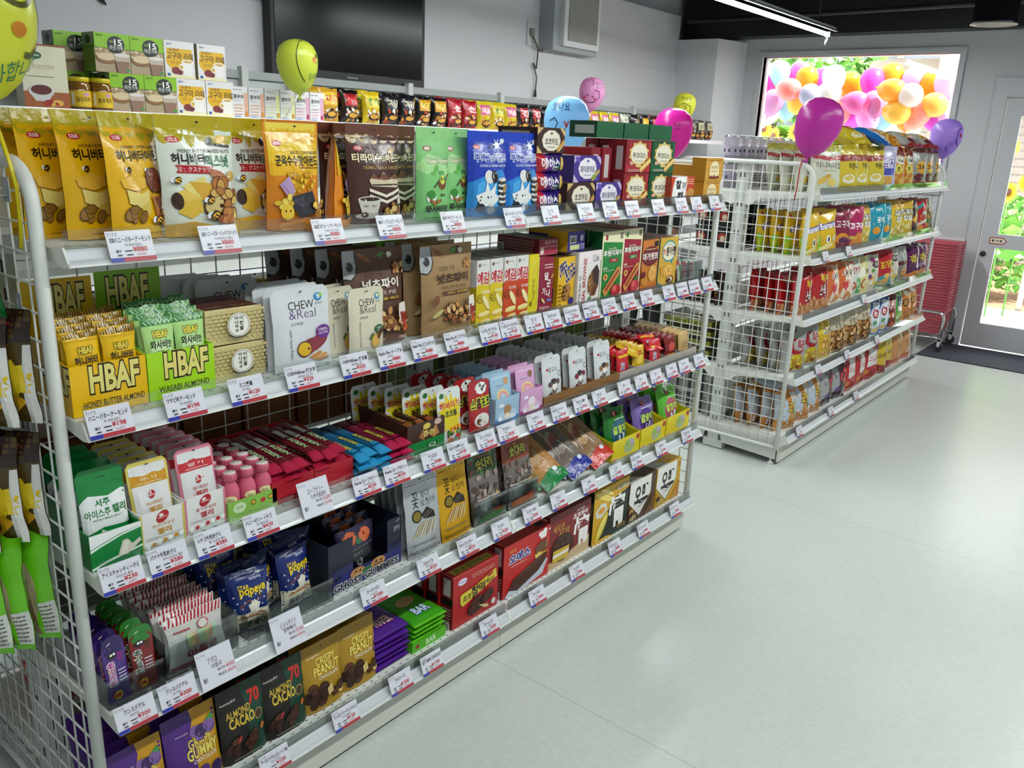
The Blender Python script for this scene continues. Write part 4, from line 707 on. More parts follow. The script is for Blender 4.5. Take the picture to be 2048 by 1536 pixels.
# ---- third shelf
Z = ZS[2]
def vtri(c1, c2): return [c1, c2]
SJ = [Q([(0, .86), (.3, .8), (1, 1), (0, 1)], 'f0f2f0')]
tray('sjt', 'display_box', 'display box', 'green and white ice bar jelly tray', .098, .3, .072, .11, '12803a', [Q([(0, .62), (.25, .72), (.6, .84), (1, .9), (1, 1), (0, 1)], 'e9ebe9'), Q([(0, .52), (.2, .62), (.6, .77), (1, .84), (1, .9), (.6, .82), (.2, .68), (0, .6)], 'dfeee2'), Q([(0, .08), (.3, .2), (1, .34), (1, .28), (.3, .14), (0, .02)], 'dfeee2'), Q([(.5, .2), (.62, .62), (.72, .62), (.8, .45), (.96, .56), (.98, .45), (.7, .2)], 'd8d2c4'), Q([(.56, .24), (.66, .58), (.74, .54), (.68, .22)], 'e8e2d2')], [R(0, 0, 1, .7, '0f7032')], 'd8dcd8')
pouch('sjp', 'jelly_pouch', 'jelly pouch', 'green topped milk jelly pouch', .088, .178, .025, '12803a', [Q([(0, .3), (.4, .36), (1, .34), (1, .74), (.6, .68), (.2, .72), (0, .66)], 'e6e8e8'), R(0, .82, 1, .825, '0c6a2e'), R(.42, .89, .62, .9, '0a3a1c'), T('서주', .3, .585, .62, .67, '14783a', .03), T('아이스주', .06, .47, .6, .565, '14783a', .02), T('젤리', .64, .48, .95, .575, '14783a', .03), T('SEOJU MILK JELLY', .2, .435, .85, .46, '14783a', .005), Q([(.2, .1), (.35, .34), (.5, .3), (.42, .08)], 'e6e0cc'), Q([(.45, .12), (.6, .3), (.85, .26), (.7, .1)], 'dcd6c0'), WAVE(.1, .03, '12803a', 2, False), Q([(0, .2), (.3, .3), (1, .26), (1, .23), (.3, .26), (0, .16)], 'f0f4f0')], seed=4, round_=.012, hole=False, wr=.0016)
row('sjt', .0545, .055, Z, 1, 0, 'third shelf, beside the net post'); row('sjp', .0545, .085, Z + .004, 4, .045, 'in the green tray, third shelf', tilt=6)
def milk(key, tkey, c1, c2, nm, lab_, seed):
    pouch(key, 'jelly_pouch', 'jelly pouch', lab_ + ' milk jelly pouch', .084, .142, .024, c1, [R(.06, .1, .94, .94, 'dcdcdc'), R(.06, .66, .94, .82, c2), T(nm, .3, .72, .7, .77, 'f4ece0', .0), LINES(.2, .68, .8, .7, 1, 'f0e4d4'), E(.48, .52, .1, .075, 'b01c28', 60), E(.46, .545, .03, .02, 'f0e4e0', 60), T('MIPPU', .4, .5, .56, .525, 'f4e8e4', .005), T(nm + '우유맛', .3, .38, .7, .43, c2, .01), T('젤리', .34, .26, .66, .36, c2, .02)], seed=seed, round_=.01, wr=.0018)
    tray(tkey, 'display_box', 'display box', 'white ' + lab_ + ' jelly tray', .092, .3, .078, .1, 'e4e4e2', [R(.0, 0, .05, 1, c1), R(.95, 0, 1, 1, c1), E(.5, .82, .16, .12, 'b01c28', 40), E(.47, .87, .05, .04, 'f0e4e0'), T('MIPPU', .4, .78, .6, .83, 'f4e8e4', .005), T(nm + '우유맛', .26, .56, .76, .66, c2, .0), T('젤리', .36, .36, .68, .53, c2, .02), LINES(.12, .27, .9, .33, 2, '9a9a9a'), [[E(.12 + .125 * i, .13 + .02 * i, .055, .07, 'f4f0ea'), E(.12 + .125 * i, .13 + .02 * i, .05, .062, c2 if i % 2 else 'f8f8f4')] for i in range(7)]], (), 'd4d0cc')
milk('bnp', 'bnt', 'd3c15c', 'c8901c', '바나나', 'yellow banana', 3); milk('stp', 'stt', 'd77f92', 'bf2f38', '딸기', 'pink strawberry', 6)
row('bnt', .150, .06, Z, 1, 0, 'third shelf'); row('stt', .247, .068, Z, 1, 0, 'third shelf')
row('bnp', .148, .085, Z + .028, 5, .036, 'in its white tray, third shelf', tilt=9); row('stp', .250, .09, Z + .028, 6, .034, 'in its white tray, third shelf', tilt=8)
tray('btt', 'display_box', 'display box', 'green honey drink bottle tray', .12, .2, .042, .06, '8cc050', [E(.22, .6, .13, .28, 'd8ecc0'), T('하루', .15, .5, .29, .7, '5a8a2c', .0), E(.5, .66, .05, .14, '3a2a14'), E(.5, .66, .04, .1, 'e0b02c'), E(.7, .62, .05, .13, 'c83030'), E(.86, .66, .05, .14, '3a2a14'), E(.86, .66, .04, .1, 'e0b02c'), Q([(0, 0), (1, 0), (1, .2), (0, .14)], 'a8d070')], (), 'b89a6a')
mb = MB(); prof = [(0, 0), (.0165, 0), (.0185, .003), (.0185, .056), (.016, .066), (.0115, .073), (.0105, .078)]
mb.lathe([(r, z, 'd2607c') for r, z in prof], 20)
def bsurf(u, v, d): a = -PI / 2 + (u - .5) * 2.4; return ((.0187 + d) * math.cos(a), (.0187 + d) * math.sin(a), .004 + .052 * v)
paint(mb, [E(.4, .72, .3, .17, 'e8d890'), E(.4, .72, .27, .14, 'f2e8b0'), LINES(.24, .66, .56, .78, 2, '5a4a20'), E(.55, .4, .22, .16, '2a2014', 30), E(.55, .4, .18, .12, 'e0b02c', 30), S([(.45, .46), (.52, .3)], .06, '2a2014'), S([(.55, .5), (.64, .34)], .06, '2a2014'), E(.72, .5, .12, .1, 'e8e4e0', 20), R(0, .02, 1, .12, 'c04058'), T('꿀벌젤리', .2, .16, .85, .26, 'f4e0d8', .0)], bsurf, .045, .052, [i / 10 for i in range(1, 10)], [])
bme = mb.build('bottle', PLAST); mb = MB(); mb.lathe([(.0105, .078, 'd86a84'), (.0135, .079, 'd86a84'), (.0138, .094, 'd86a84'), (.0128, .0965, 'e8dcd8'), (0, .0965, 'e8dcd8')], 20)
[mb.box(.0135 * math.cos(i * .52) - .0008, .0135 * math.sin(i * .52) - .0008, .08, .0135 * math.cos(i * .52) + .0008, .0135 * math.sin(i * .52) + .0008, .093, 'c8586f') for i in range(12)]
tpl('btl', 'honey_drink_bottle', 'drink bottle', 'pink honey drink bottle with a bee', bme, [('cap', mb.build('cap', PLAST))])
row('btt', .354, .06, Z, 1, 0, 'third shelf')
for i in range(5):
    for j in range(3): put('btl', .314 + .040 * j, .082 + .0375 * i, Z + .003, RD.uniform(-25, 25), 0, f'pink honey drink bottle with a bee, {ORD[i]} from the front, {("column by the jelly tray", "middle column", "column by the red boxes")[j]}', 'pink bottles in the green tray', 1.02)
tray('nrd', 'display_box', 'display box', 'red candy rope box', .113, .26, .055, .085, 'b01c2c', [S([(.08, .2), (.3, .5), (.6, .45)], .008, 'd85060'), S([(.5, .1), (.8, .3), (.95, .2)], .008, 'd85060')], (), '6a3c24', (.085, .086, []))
def rope(key, c, c2, desc, tx):
    mb = MB(); L = .255
    def sec(u, v, d=0):
        a = 2 * PI * u; k = 1 if .1 < v < .9 else .15 + .85 * max(0, (min(v, 1 - v) - .02) / .08); w = .016 * (1 + (.35 * (1 - k)))
        return (w * math.cos(a) * (1 + d * 60), L * v, .004 + (.0075 * k + d) * (1 + math.sin(a)) + .002 * noise.noise((u * 4, v * 12, len(key))))
    mb.grid(sec, 12, 24, lambda u, v: c2 if v < .12 or v > .9 else c, 0, True)
    def top(u, v, d): a = PI * (.8 - .6 * u); return (.015 * math.cos(a), L * (.14 + .72 * v), .0042 + .0078 * (1 + math.sin(a)) + d + .0012)
    paint(mb, [R(.2, .52, .8, .8, 'd8d4d0') if tx[0] == 's' else R(.1, .0, .9, .1, c2), T(tx[1], .25, .1, .75, .48, tx[2], .02, '2a2018', .03, 90)], top, .025, .19, [.25, .5, .75], [.2, .4, .6, .8]); tpl(key, 'candy_rope_packet', 'candy packet', desc, mb.build(key, FILM))
rope('rpr', '6c1220', 'b01c40', 'dark red candy rope packet', ('s', 'NERDS', 'b8d8a0')); rope('rpb', '14608c', '2a94c8', 'blue candy rope packet', ('n', 'NERDS ROPE', 'e8dc4c')); rope('rpm', '7c1434', 'b4204c', 'magenta candy rope packet', ('n', 'NERDS ROPE', 'e8dc4c')); rope('rpk', '4a2614', '8a4a20', 'brown candy bar packet', ('n', '츄러스', 'e8c84c'))
row('nrd', .459, .06, Z, 1, 0, 'third shelf, beside the pink bottles'); row('nrd', .574, .06, Z, 1, 0, 'third shelf, beside the blue packets')
for b, x in enumerate((.459, .574)):
    for i in range(9):
        put('rpr', x - .031 + .031 * (i % 3), .066 + RD.uniform(-.012, .012), Z + .028 + .020 * (i // 3), RD.uniform(-2, 2), RD.uniform(-3, -1), f'dark red candy rope packet, {("bottom", "middle", "upper")[i // 3]} layer, {ORD[i % 3]} across in the {("first", "second")[b]} red box', 'rope packets in red boxes')
for i in range(9): put('rpb', .654 + .037 * (i % 3) - .002 * (i // 3), .045 + RD.uniform(-.01, .01), Z + .021 * (i // 3), RD.uniform(-4, 4), 0, f'blue candy rope packet, {("bottom", "middle", "top")[i // 3]} layer, {ORD[i % 3]} across its pile', 'blue rope packets')
for i in range(6): put('rpm', .765 + .036 * (i % 2) - .003 * (i // 2), .05 + RD.uniform(-.012, .012), Z + .021 * (i // 2), RD.uniform(-4, 4), 0, f'magenta candy rope packet, {("bottom", "middle", "top")[i // 2]} layer, {ORD[i % 2]} across its pile', 'magenta rope packets')
carton('ndb', 'rope_candy_carton', 'candy carton', 'dark orange candy carton at the back', .112, .12, .085, '8a2a1c', (), [R(0, 0, 1, 1, '6a1c14')], [T('Nerds', .1, .4, .9, .9, 'c8a03c', .02), N(.1, .05, .9, .35, 14, ['c89a3c', 'b86a2c'], .04, 3)])
put('ndb', .46, .325 - .05 + .05, Z + .0, 0, 0, 'dark orange candy carton behind the first red box', s=.45) if 0 else None
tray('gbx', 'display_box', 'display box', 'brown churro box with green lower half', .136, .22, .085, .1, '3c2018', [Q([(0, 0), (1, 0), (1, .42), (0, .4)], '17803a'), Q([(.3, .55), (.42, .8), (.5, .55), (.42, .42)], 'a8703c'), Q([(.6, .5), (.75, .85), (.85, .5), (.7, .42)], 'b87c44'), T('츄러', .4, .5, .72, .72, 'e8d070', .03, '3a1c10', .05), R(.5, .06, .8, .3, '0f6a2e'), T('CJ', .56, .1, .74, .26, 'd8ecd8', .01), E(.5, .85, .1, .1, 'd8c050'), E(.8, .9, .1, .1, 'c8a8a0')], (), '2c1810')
row('gbx', .878, .06, Z, 1, 0, 'third shelf')
for i in range(6): put('rpk', .838 + .04 * (i % 3), .07, Z + .05 + .02 * (i // 3), RD.uniform(-5, 5), -2, f'brown candy bar packet, {("lower", "upper")[i // 3]} layer, {ORD[i % 3]} across the churro box', 'bar packets in the churro box', .8)
pouch('sun', 'chocolate_pouch', 'chocolate pouch', 'yellow and white sunflower chocolate pouch', .09, .15, .024, 'd8dcdc', [STAR(.5, .52, .5, .4, 12, 'd8c414', .7), E(.2, .88, .1, .05, '2c6a34'), T('해바라기', .08, .62, .92, .76, 'b8202c', .03, 'f0e060', .05), T('초코볼', .26, .48, .76, .6, '2c3c1c', .03), N(.28, .03, .85, .28, 34, ['c82c24', 'e8b018', '3a8a2c', 'e87820', '5a2c18'], .055, 3, None, 1)], seed=2, round_=.01, wr=.0012)
pouch('sto', 'chocolate_pouch', 'chocolate pouch', 'red stone chocolate pouch', .088, .145, .024, 'a82428', [E(.6, .84, .28, .12, 'e4e4e0'), N(.4, .78, .85, .9, 6, ['2c2c2a'], .06, 2), T('스톤초코', .06, .46, .96, .66, '2c2c1c', .03, 'd2d83a', .09), E(.5, .22, .36, .14, 'e0dcd4'), N(.3, .12, .72, .3, 9, ['3a3230', '7a3a24', 'c8c0b8', '8a8480'], .07, 4), LINES(.2, .03, .8, .06, 1, 'e8c060')], seed=5, round_=.01, wr=.0012)
row('sun', .978, .07, Z, 6, .036, 'third shelf', dx=-.028, tilt=4); row('sto', 1.105, .075, Z, 5, .04, 'third shelf', dx=-.016, tilt=4)
def bear(key, c, c2, band, desc):
    BR = [E(.5, .4, .2, .16, 'c8946a' if key == 'beb' else 'f0e8ea'), E(.38, .55, .06, .06, 'b88058' if key == 'beb' else 'f0e8ea'), E(.62, .55, .06, .06, 'b88058' if key == 'beb' else 'f0e8ea')]
    tray(key, 'jelly_box', 'display box', desc, .108, .2, .078, .1, c, [R(0, 0, 1, .2, band), E(.5, .3, .42, .22, c2)] + [E(.5, .5, .16, .2, 'b0855c' if key == 'beb' else 'efe6ea'), E(.5, .26, .12, .12, 'e8dcc0'), E(.72, .2, .16, .09, 'e6e2ee'), E(.24, .72, .1, .07, 'e8eef4'), E(.2, .2, .08, .1, 'eef0f4')], (), '8a7a60')
    pouch(key + 'p', 'jelly_pouch', 'jelly pouch', desc.split()[0] + ' rainbow jelly pouch', .092, .135, .018, c, [E(.5, .45, .3, .2, 'e8d888'), E(.5, .45, .24, .16, 'e89a9a'), E(.5, .43, .16, .12, c2), E(.75, .8, .12, .08, 'c89a70' if key == 'beb' else '8a6a50'), R(.1, .88, .9, .94, c2), LINES(.2, .7, .6, .75, 1, '8a9ab0')], finish=MATTE, seed=3, wr=.001, hole=False)
bear('beb', '9dbdd4', 'b4d0e2', '2c84c8', 'blue jelly box with rainbow pouches'); bear('bep', 'd3a0c8', 'e0bad8', 'b4187c', 'pink jelly box with rainbow pouches')
row('beb', 1.216, .065, Z, 1, 0, 'third shelf'); row('bep', 1.331, .065, Z, 1, 0, 'third shelf')
row('bebp', 1.216, .08, Z + .008, 6, .028, 'third shelf', tilt=9); row('bepp', 1.331, .08, Z + .008, 6, .028, 'third shelf', tilt=9)
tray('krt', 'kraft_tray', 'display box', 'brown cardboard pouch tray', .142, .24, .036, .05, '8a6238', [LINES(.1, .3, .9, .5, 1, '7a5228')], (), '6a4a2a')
def dalg(key, deco, desc): pouch(key, 'sugar_candy_pouch', 'candy pouch', desc, .098, .145, .02, 'cfd2d4', [R(.2, .68, .3, .73, 'b02430'), T('달고나', .32, .64, .76, .75, '2a2624', .0), E(.86, .58, .1, .06, '3a3634'), E(.86, .58, .08, .045, 'cfd2d4'), E(.5, .36, .13, .12, 'f0e8e0'), E(.5, .44, .14, .06, '2c2422'), E(.42, .38, .02, .015, '2a1a14'), E(.56, .38, .02, .015, '2a1a14'), E(.3, .38, .1, .06, deco), E(.72, .42, .1, .06, deco), N(.25, .08, .8, .22, 8, [deco, '5a4034', '8a7a70', 'e2dcd4'], .075, 4), S([(.4, .26), (.5, .18), (.62, .26)], .05, '6a5a54')], finish=MATTE, round_=.012, seed=7, wr=.0015)
dalg('dga', '5c4c48', 'white dalgona pouch in grey print'); dalg('dgb', '7c2438', 'white dalgona pouch in wine print'); dalg('dgc', '8a6a3c', 'white dalgona pouch in tan print')
for k, x, q in (('dga', 1.465, 'beside the pink box'), ('dgb', 1.608, 'in the middle'), ('dgc', 1.751, 'beside the red sachets')):
    row('krt', x, .065, Z, 1, 0, 'third shelf, ' + q); row(k, x - .0, .085, Z + .006, 8, .025, 'third shelf, ' + q, dx=-.002, tilt=7)
sm = [('sma', 'c8202c', 'red foil sachet', [T('오!', .2, .2, .5, .5, '2c3ca0', .03, 'f0f0f4', .06), R(.1, .7, .9, .8, 'e8c030')]), ('smb', 'd8ae1c', 'yellow foil sachet', [E(.5, .4, .3, .2, 'e8cc50'), T('츄', .3, .55, .7, .8, 'a82020', .02)]), ('smc', '7c1c20', 'dark red foil sachet', [E(.5, .5, .3, .2, 'c8463c'), R(.1, .1, .9, .2, 'd8b060')]), ('smd', 'c4a46c', 'tan paper sachet', [LINES(.2, .3, .8, .6, 3, '9a7c48')])]
for k, c, d, ops in sm: bag(k, 'snack_sachet', 'snack sachet', d, .082, .088, .02, c, ops, finish=FILM if k != 'smd' else MATTE, wr=.004, seed=ord(k[2]))
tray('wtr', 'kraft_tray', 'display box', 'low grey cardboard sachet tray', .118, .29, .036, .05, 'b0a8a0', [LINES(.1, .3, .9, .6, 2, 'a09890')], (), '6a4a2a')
for b in range(5):
    x = 1.883 + .113 * b; row('wtr', x, .065, Z, 1, 0, 'third shelf, ' + ORD[b] + ' beyond the dalgona pouches', s=.93)
    k = ('sma', 'smb', 'sma', 'smc', 'smd')[b]
    for i in range(9): put(k, x + RD.uniform(-.006, .006), .088 + .025 * i, Z + .012, RD.uniform(-3, 3), 8, f'{TP[k]["desc"]}, {ORD[i]} from the front, {ORD[b]} tray beyond the dalgona pouches', 'foil sachets in low trays')
put('smb', 1.96, .075, Z + .065, 30, 65, 'yellow foil sachet lying across the red ones'); put('sma', 2.09, .08, Z + .065, -20, 60, 'red foil sachet lying across the yellow ones'); 

# ---- fourth shelf
Z = ZS[3]
acrylic('ab2', .118, .25, .062, 'clear bin', .09); acrylic('ab3', .168, .26, .085, 'clear bin', .1); acrylic('ab4', .24, .24, .06, 'clear bin', .08); acrylic('ab5', .15, .2, .075, 'clear bin', .09)
def icebar(key, c, top, desc, tx, c2):
    pouch(key, 'ice_bar_jelly_pouch', 'jelly pouch', desc, .047, .135, .012, c, [Q([(0, .9), (.5, .82), (1, .9), (1, 1), (0, 1)], top), E(.5, .8, .4, .07, top), E(.35, .9, .1, .02, 'e8f0e0', 20), E(.4, .72, .22, .05, '1c1a1c'), E(.36, .73, .06, .018, 'f0f0f0'), E(.5, .73, .06, .018, 'f0f0f0'), T('알알', .62, .62, .84, .74, c2, .01), T(tx, .1, .26, .42, .64, c2, .03, 'f4f0f4', .06, -90), LINES(.5, .3, .85, .5, 4, 'e0d8e8'), E(.3, .12, .22, .06, 'b02018'), STAR(.34, .12, .22, .08, 8, 'e0c41c', .7), R(.2, .09, .44, .15, 'b02018'), N(.1, .04, .9, .9, 9, ['e8d850', '3a8a3c'], .035, 4)], round_=.018, hole=False, wr=.0012, seed=5)
icebar('ibp', '4a2c7c', '2c1a58', 'purple grape ice bar jelly pouch', '왕포도알', 'b0308c'); icebar('ibw', '7c2422', '2c7a2c', 'red and green watermelon jelly pouch', '왕수박알', '17401c')
put('ab2', .064, .05, Z, 0, 0, 'clear bin of purple and green jelly pouches, fourth shelf'); put('ab5', .0505, .305, Z, 0, 0, 'low clear bin behind the purple jelly pouches, fourth shelf', s=.4) if 0 else None
for i in range(5):
    for j in range(2):
        k = ('ibp', 'ibw')[j]; put(k, .037 + .054 * j, .066 + .034 * i, Z + .003, RD.uniform(-7, 7), 7, f'{TP[k]["desc"]}, {ORD[i]} from the front of the clear bin', 'ice bar jelly pouches')
bag('apo', 'candy_stick_bag', 'candy bag', 'clear candy stick bag with red striped top', .135, .112, .016, 'cfcdc8', [R(0, .84, 1, 1, 'f0e8e6')] + STRIPES(0, .84, .98, 1, 16, 'a81c28', .04) + [R(.3, .36, .86, .62, 'd8e4b0')] + [R(.3 + .07 * i, .36, .36 + .07 * i, .62, ('c8e8a0', 'f0d890', 'f0b898', 'b8e0c0')[i % 4]) for i in range(8)] + [E(.62, .72, .1, .1, 'b03040'), E(.62, .72, .085, .085, 'ded8d4'), T('아폴로', .28, .12, .84, .32, '8c1c2c', .03), LINES(.1, .68, .4, .76, 1, 'b03040'), R(0, 0, 1, .07, '8c2030')], wr=.003, seed=4)
put('ab3', .212, .055, Z, 0, 0, 'clear bin of striped candy stick bags, fourth shelf')
for i in range(9): put('apo', .212 + RD.uniform(-.01, .01), .07 + .025 * i, Z + .004 + .003 * (i % 3), RD.uniform(-5, 5), 10, f'clear candy stick bag with red striped top, {ORD[i]} from the front of its bin', 'candy stick bags')
bag('pop', 'noodle_snack_bag', 'snack bag', 'navy star-noodle snack bag', .1, .145, .045, '14286c', [Q([(0, 0), (1, 0), (1, .34), (.6, .38), (.3, .33), (0, .36)], 'd8cfb4'), R(0, .92, 1, 1, '0c1a4c'), T('STAR', .2, .74, .46, .81, 'e8c820', .02), T('popeye', .22, .6, .9, .75, 'e8c820', .03, '1a1408', .03), T('Samyang', .5, .85, .8, .9, 'dfe4f0', .0), S([(.2, .46), (.4, .56), (.55, .52), (.75, .57)], .03, '8a3c24'), STAR(.55, .44, .17, .12, 5, 'ece6d6', .75), S([(.2, .3), (.4, .27), (.7, .32), (.86, .26)], .03, '8a5430'), S([(.14, .26), (.5, .3), (.8, .24)], .03, 'b8824c'), T('별뽀빠이', .16, .06, .86, .22, '2c2c3a', .03), [E(.08 + .17 * (i % 6) + .06 * (i // 6 % 2), .44 + .1 * (i // 6), .018, .014, 'e0e4ee') for i in range(18)]], wr=.004, seed=8, crimp='1c3480')
put('ab4', .44, .055, Z, 0, 0, 'low clear bin of navy snack bags, fourth shelf')
for i in range(5):
    for j in range(2): put('pop', (.347, .486)[j] + RD.uniform(-.006, .006) + .012 * (i % 2) - .01 * i * (1 - j), .088 + .05 * i + .015 * j, Z + .004 + .012 * (i > 1) * i, RD.uniform(-12, 12), 6, f'navy star-noodle snack bag, {ORD[i]} from the front, {("column by the striped bags", "column by the halloween box")[j]}', 'navy snack bags')
for j, x in enumerate((.40, .53)): put('pop', x, .125 + .045 * j, Z + .01, 20 - 30 * j, 5, 'navy star-noodle snack bag wedged between the two columns, ' + ('lower' if j == 0 else 'beside the halloween box'), 'navy snack bags')
mb = MB(); W, D, H, t = .25, .2, .135, .003; c = '1c2034'
mb.box(-W / 2, 0, 0, -W / 2 + t, D, H, c); mb.box(W / 2 - t, 0, 0, W / 2, D, H, c); mb.box(-W / 2, D - t, 0, W / 2, D, H, c); mb.box(-W / 2, 0, 0, W / 2, D, t, c)
mb.box(-W / 2, -.0, 0, W / 2, t, .045, c); mb.box(-W / 2, 0, .045, -.045, t, H, c); mb.box(.075, 0, .045, W / 2, t, H, c)
BAT = lambda x, y, k: [Q([(x - .1 * k, y + .02), (x - .04 * k, y + .07), (x - .03 * k, y + .03), (x, y + .05), (x + .03 * k, y + .03), (x + .04 * k, y + .07), (x + .1 * k, y + .02), (x + .05 * k, y + .01), (x, y - .03), (x - .05 * k, y + .01)], '14162a')]
bf = lambda u, v, d: (-W / 2 + W * u, -d, H * v)
paint(mb, [Q([(0, 0), (1, 0), (1, .33), (0, .33)], '2c2a6c'), Q([(0, .33), (.32, .33), (.32, .5), (0, .42)], '2c2c5c'), Q([(.8, .33), (1, .33), (1, .44), (.8, .5)], '2c2c5c'), BAT(.14, .5, .9), BAT(.1, .26, .7), BAT(.9, .42, .8), BAT(.88, .66, .6), E(.38, .24, .1, .1, 'c08850'), Q([(.33, .26), (.37, .31), (.37, .25)], '2c1a10'), Q([(.39, .25), (.43, .3), (.42, .24)], '2c1a10'), E(.52, .2, .08, .08, '2c6a3c'), E(.66, .26, .1, .1, 'c08850'), Q([(.6, .27), (.64, .32), (.65, .26)], '2c1a10'), Q([(.67, .27), (.72, .31), (.71, .25)], '2c1a10'), S([(.6, .22), (.72, .22)], .012, '2c1a10'), T('GHOST GUMMIES', .06, .03, .95, .18, '1a1a24', .04, 'd4d6dc', .07), S([(.92, .92), (.96, .96)], .01, 'a0a4b0'), T('gummy', .88, .72, .97, .84, 'a8acb8', .0)], bf, W, H)
tpl('gho', 'gummy_display_box', 'display box', 'dark halloween gummy box with bats and pumpkins', mb.build('gho', PAPER))
bag('gum', 'gummy_bag', 'candy bag', 'black gummy bag', .13, .135, .02, '16161a', [R(0, .56, 1, 1, '2a2440'), E(.3, .8, .2, .14, 'c8643c'), E(.72, .78, .18, .13, 'c8643c'), Q([(.22, .82), (.28, .87), (.3, .79)], '2c140c'), Q([(.66, .8), (.72, .85), (.74, .77)], '2c140c'), E(.52, .7, .08, .06, '2c6a44'), E(.5, .3, .09, .08, '8a8c90'), E(.5, .32, .07, .05, '16161a'), S([(.3, .56), (.9, .6)], .02, '5a5c60'), T('GHOST', .2, .44, .6, .5, '8a8c90', .0)], wr=.005, seed=3)
put('gho', .682, .075, Z, 2, 0, 'dark halloween gummy box with bats and pumpkins')
for i in range(5): put('gum', .675 + RD.uniform(-.02, .02) * (i > 0), .095 + .032 * i, Z + .005 + .008 * i, RD.uniform(-8, 8), 8, f'black gummy bag, {ORD[i]} from the front in the halloween box', 'gummy bags')
WV = lambda y, c: [S([(i / 16, y + (.008 if i % 2 else -.008)) for i in range(17)], .012, c)]
def squid(key, c, desc, ink, sh):
    pouch(key, 'dried_squid_pouch', 'snack pouch', desc, .128, .225, .018, c, [R(0, .9, 1, 1, sh), WV(.93, ink), WV(.955, ink), WV(.90, ink), T('꽃', .2, .6, .38, .8, '1c1a1a', -.005), T('보다', .46, .7, .72, .79, '1c1a1a', -.01), T('오징어', .42, .6, .86, .69, '1c1a1a', -.01), E(.3, .5, .14, .08, '2c2a24'), E(.3, .5, .11, .06, '8a7a2c'), Q([(.42, .5), (.6, .58), (.8, .5), (.82, .42), (.5, .44)], '2c2420'), S([(.45, .47), (.7, .55)], .008, 'b8b0a0'), S([(.5, .45), (.78, .52)], .008, 'b8b0a0')] + [S([(.15 + .09 * i, .24 + .015 * (i % 2)), (.4 + .07 * i, .4)], .03, ('d8c8a0', 'c4ae80', 'e2d6b4')[i % 3]) for i in range(7)] + [LINES(.1, .14, .8, .17, 1, '7a7a7a'), WV(.05, ink), WV(.075, ink)], finish=FOIL, seed=4, round_=.014, wr=.0022, flat_top=.9)
squid('sqw', 'b9bcc0', 'silver white dried squid pouch', '2c1c22', 'c4c6ca'); squid('sqy', 'd8a41c', 'golden yellow dried squid pouch', '2c1c14', 'e0b83c')
row('sqw', .886, .068, Z, 5, .03, 'fourth shelf', dx=0, tilt=7); row('sqy', 1.018, .072, Z, 4, .034, 'fourth shelf', dx=.0, tilt=9, rz=3)
def meat(key, c, desc, sd): pouch(key, 'dried_meat_pouch', 'snack pouch', desc, .132, .205, .02, '6e6460', [R(0, .68, 1, 1, c), N(0, .7, 1, .98, 14, ['2c5a24', '7a3a1c', '3a6a2c'] if sd == 3 else ['8a4a1c', '7a2a24', 'a8641c'], .07, sd), T('숯다리', .24, .74, .8, .9, 'd8d040', .03, '2c3a14', .05), LINES(.2, .92, .6, .95, 1, 'c83020'), N(.05, .2, .95, .66, 34, ['8a7c74', '5c4c44', 'a09488', '4a3c38', '7a5c50'], .08, sd + 1), E(.38, .22, .2, .09, 'c4c8cc'), N(.6, .2, .9, .36, 5, ['d89a2c', '3a7a2c'], .05, sd), LINES(.1, .3, .9, .36, 1, 'c8c0b8'), R(0, 0, 1, .1, '2c5a2c' if sd == 3 else '8a5030'), LINES(.6, .08, .9, .13, 2, 'b02820')], finish=FILM, seed=sd, wr=.004, flat_top=.92)
meat('mea', '2c4a1e', 'brown dried meat pouch with green top', 3); meat('meb', '8a3c1c', 'brown dried meat pouch with orange top', 6)
put('ab5', 1.165, .07, Z, 0, 0, 'clear bin of green topped meat pouches, fourth shelf'); put('ab5', 1.32, .07, Z, 0, 0, 'clear bin of orange topped meat pouches, fourth shelf')
row('mea', 1.165, .084, Z + .004, 5, .03, 'fourth shelf clear bin', tilt=10); row('meb', 1.32, .084, Z + .004, 5, .03, 'fourth shelf clear bin', tilt=10)
def fish(key, c, tip, desc, tx): pouch(key, 'dried_fish_pack', 'snack pack', desc, .125, .30, .014, c, [R(0, .9, 1, 1, tip), N(.05, .66, .95, .88, 12, ['8a5a2c', 'a87444', '6a4424'], .07, 4), N(.1, .3, .9, .68, 16, [c, c, 'b8946a' if key != 'fsb' else '8a8078'], .14, 6), T(tx, .3, .4, .52, .66, 'a8404c', .02, None, .05, -70), S([(.2, .3), (.35, .6), (.3, .8)], .014, 'e8e4da'), S([(.7, .25), (.62, .5)], .012, 'e8e4da'), Q([(0, 0), (1, 0), (1, .12), (.62, .2), (0, .14)], tip), E(.75, .16, .08, .03, 'd8e0f0')], seed=len(desc), wr=.004, flat_top=.95, hole=False)
fish('fsa', 'b07c3c', '178040', 'golden dried fish pack with green ends', '조미'); fish('fsb', '6c6058', '1c2c94', 'grey dried fish pack with blue tip', '쥐포'); fish('fsc', '8a6a48', 'c83024', 'brown dried fish pack with red tip', '대구')
for k, x in (('fsa', 1.49), ('fsb', 1.63), ('fsc', 1.765)):
    for i in range(3): put(k, x - .012 * i, .06 + .024 * i, Z + .002, -2, 52 - 1.5 * i, f'{TP[k]["desc"]}, {("front", "middle", "rear")[i]} of three leaning back', 'dried fish packs', .93, roll=-20)
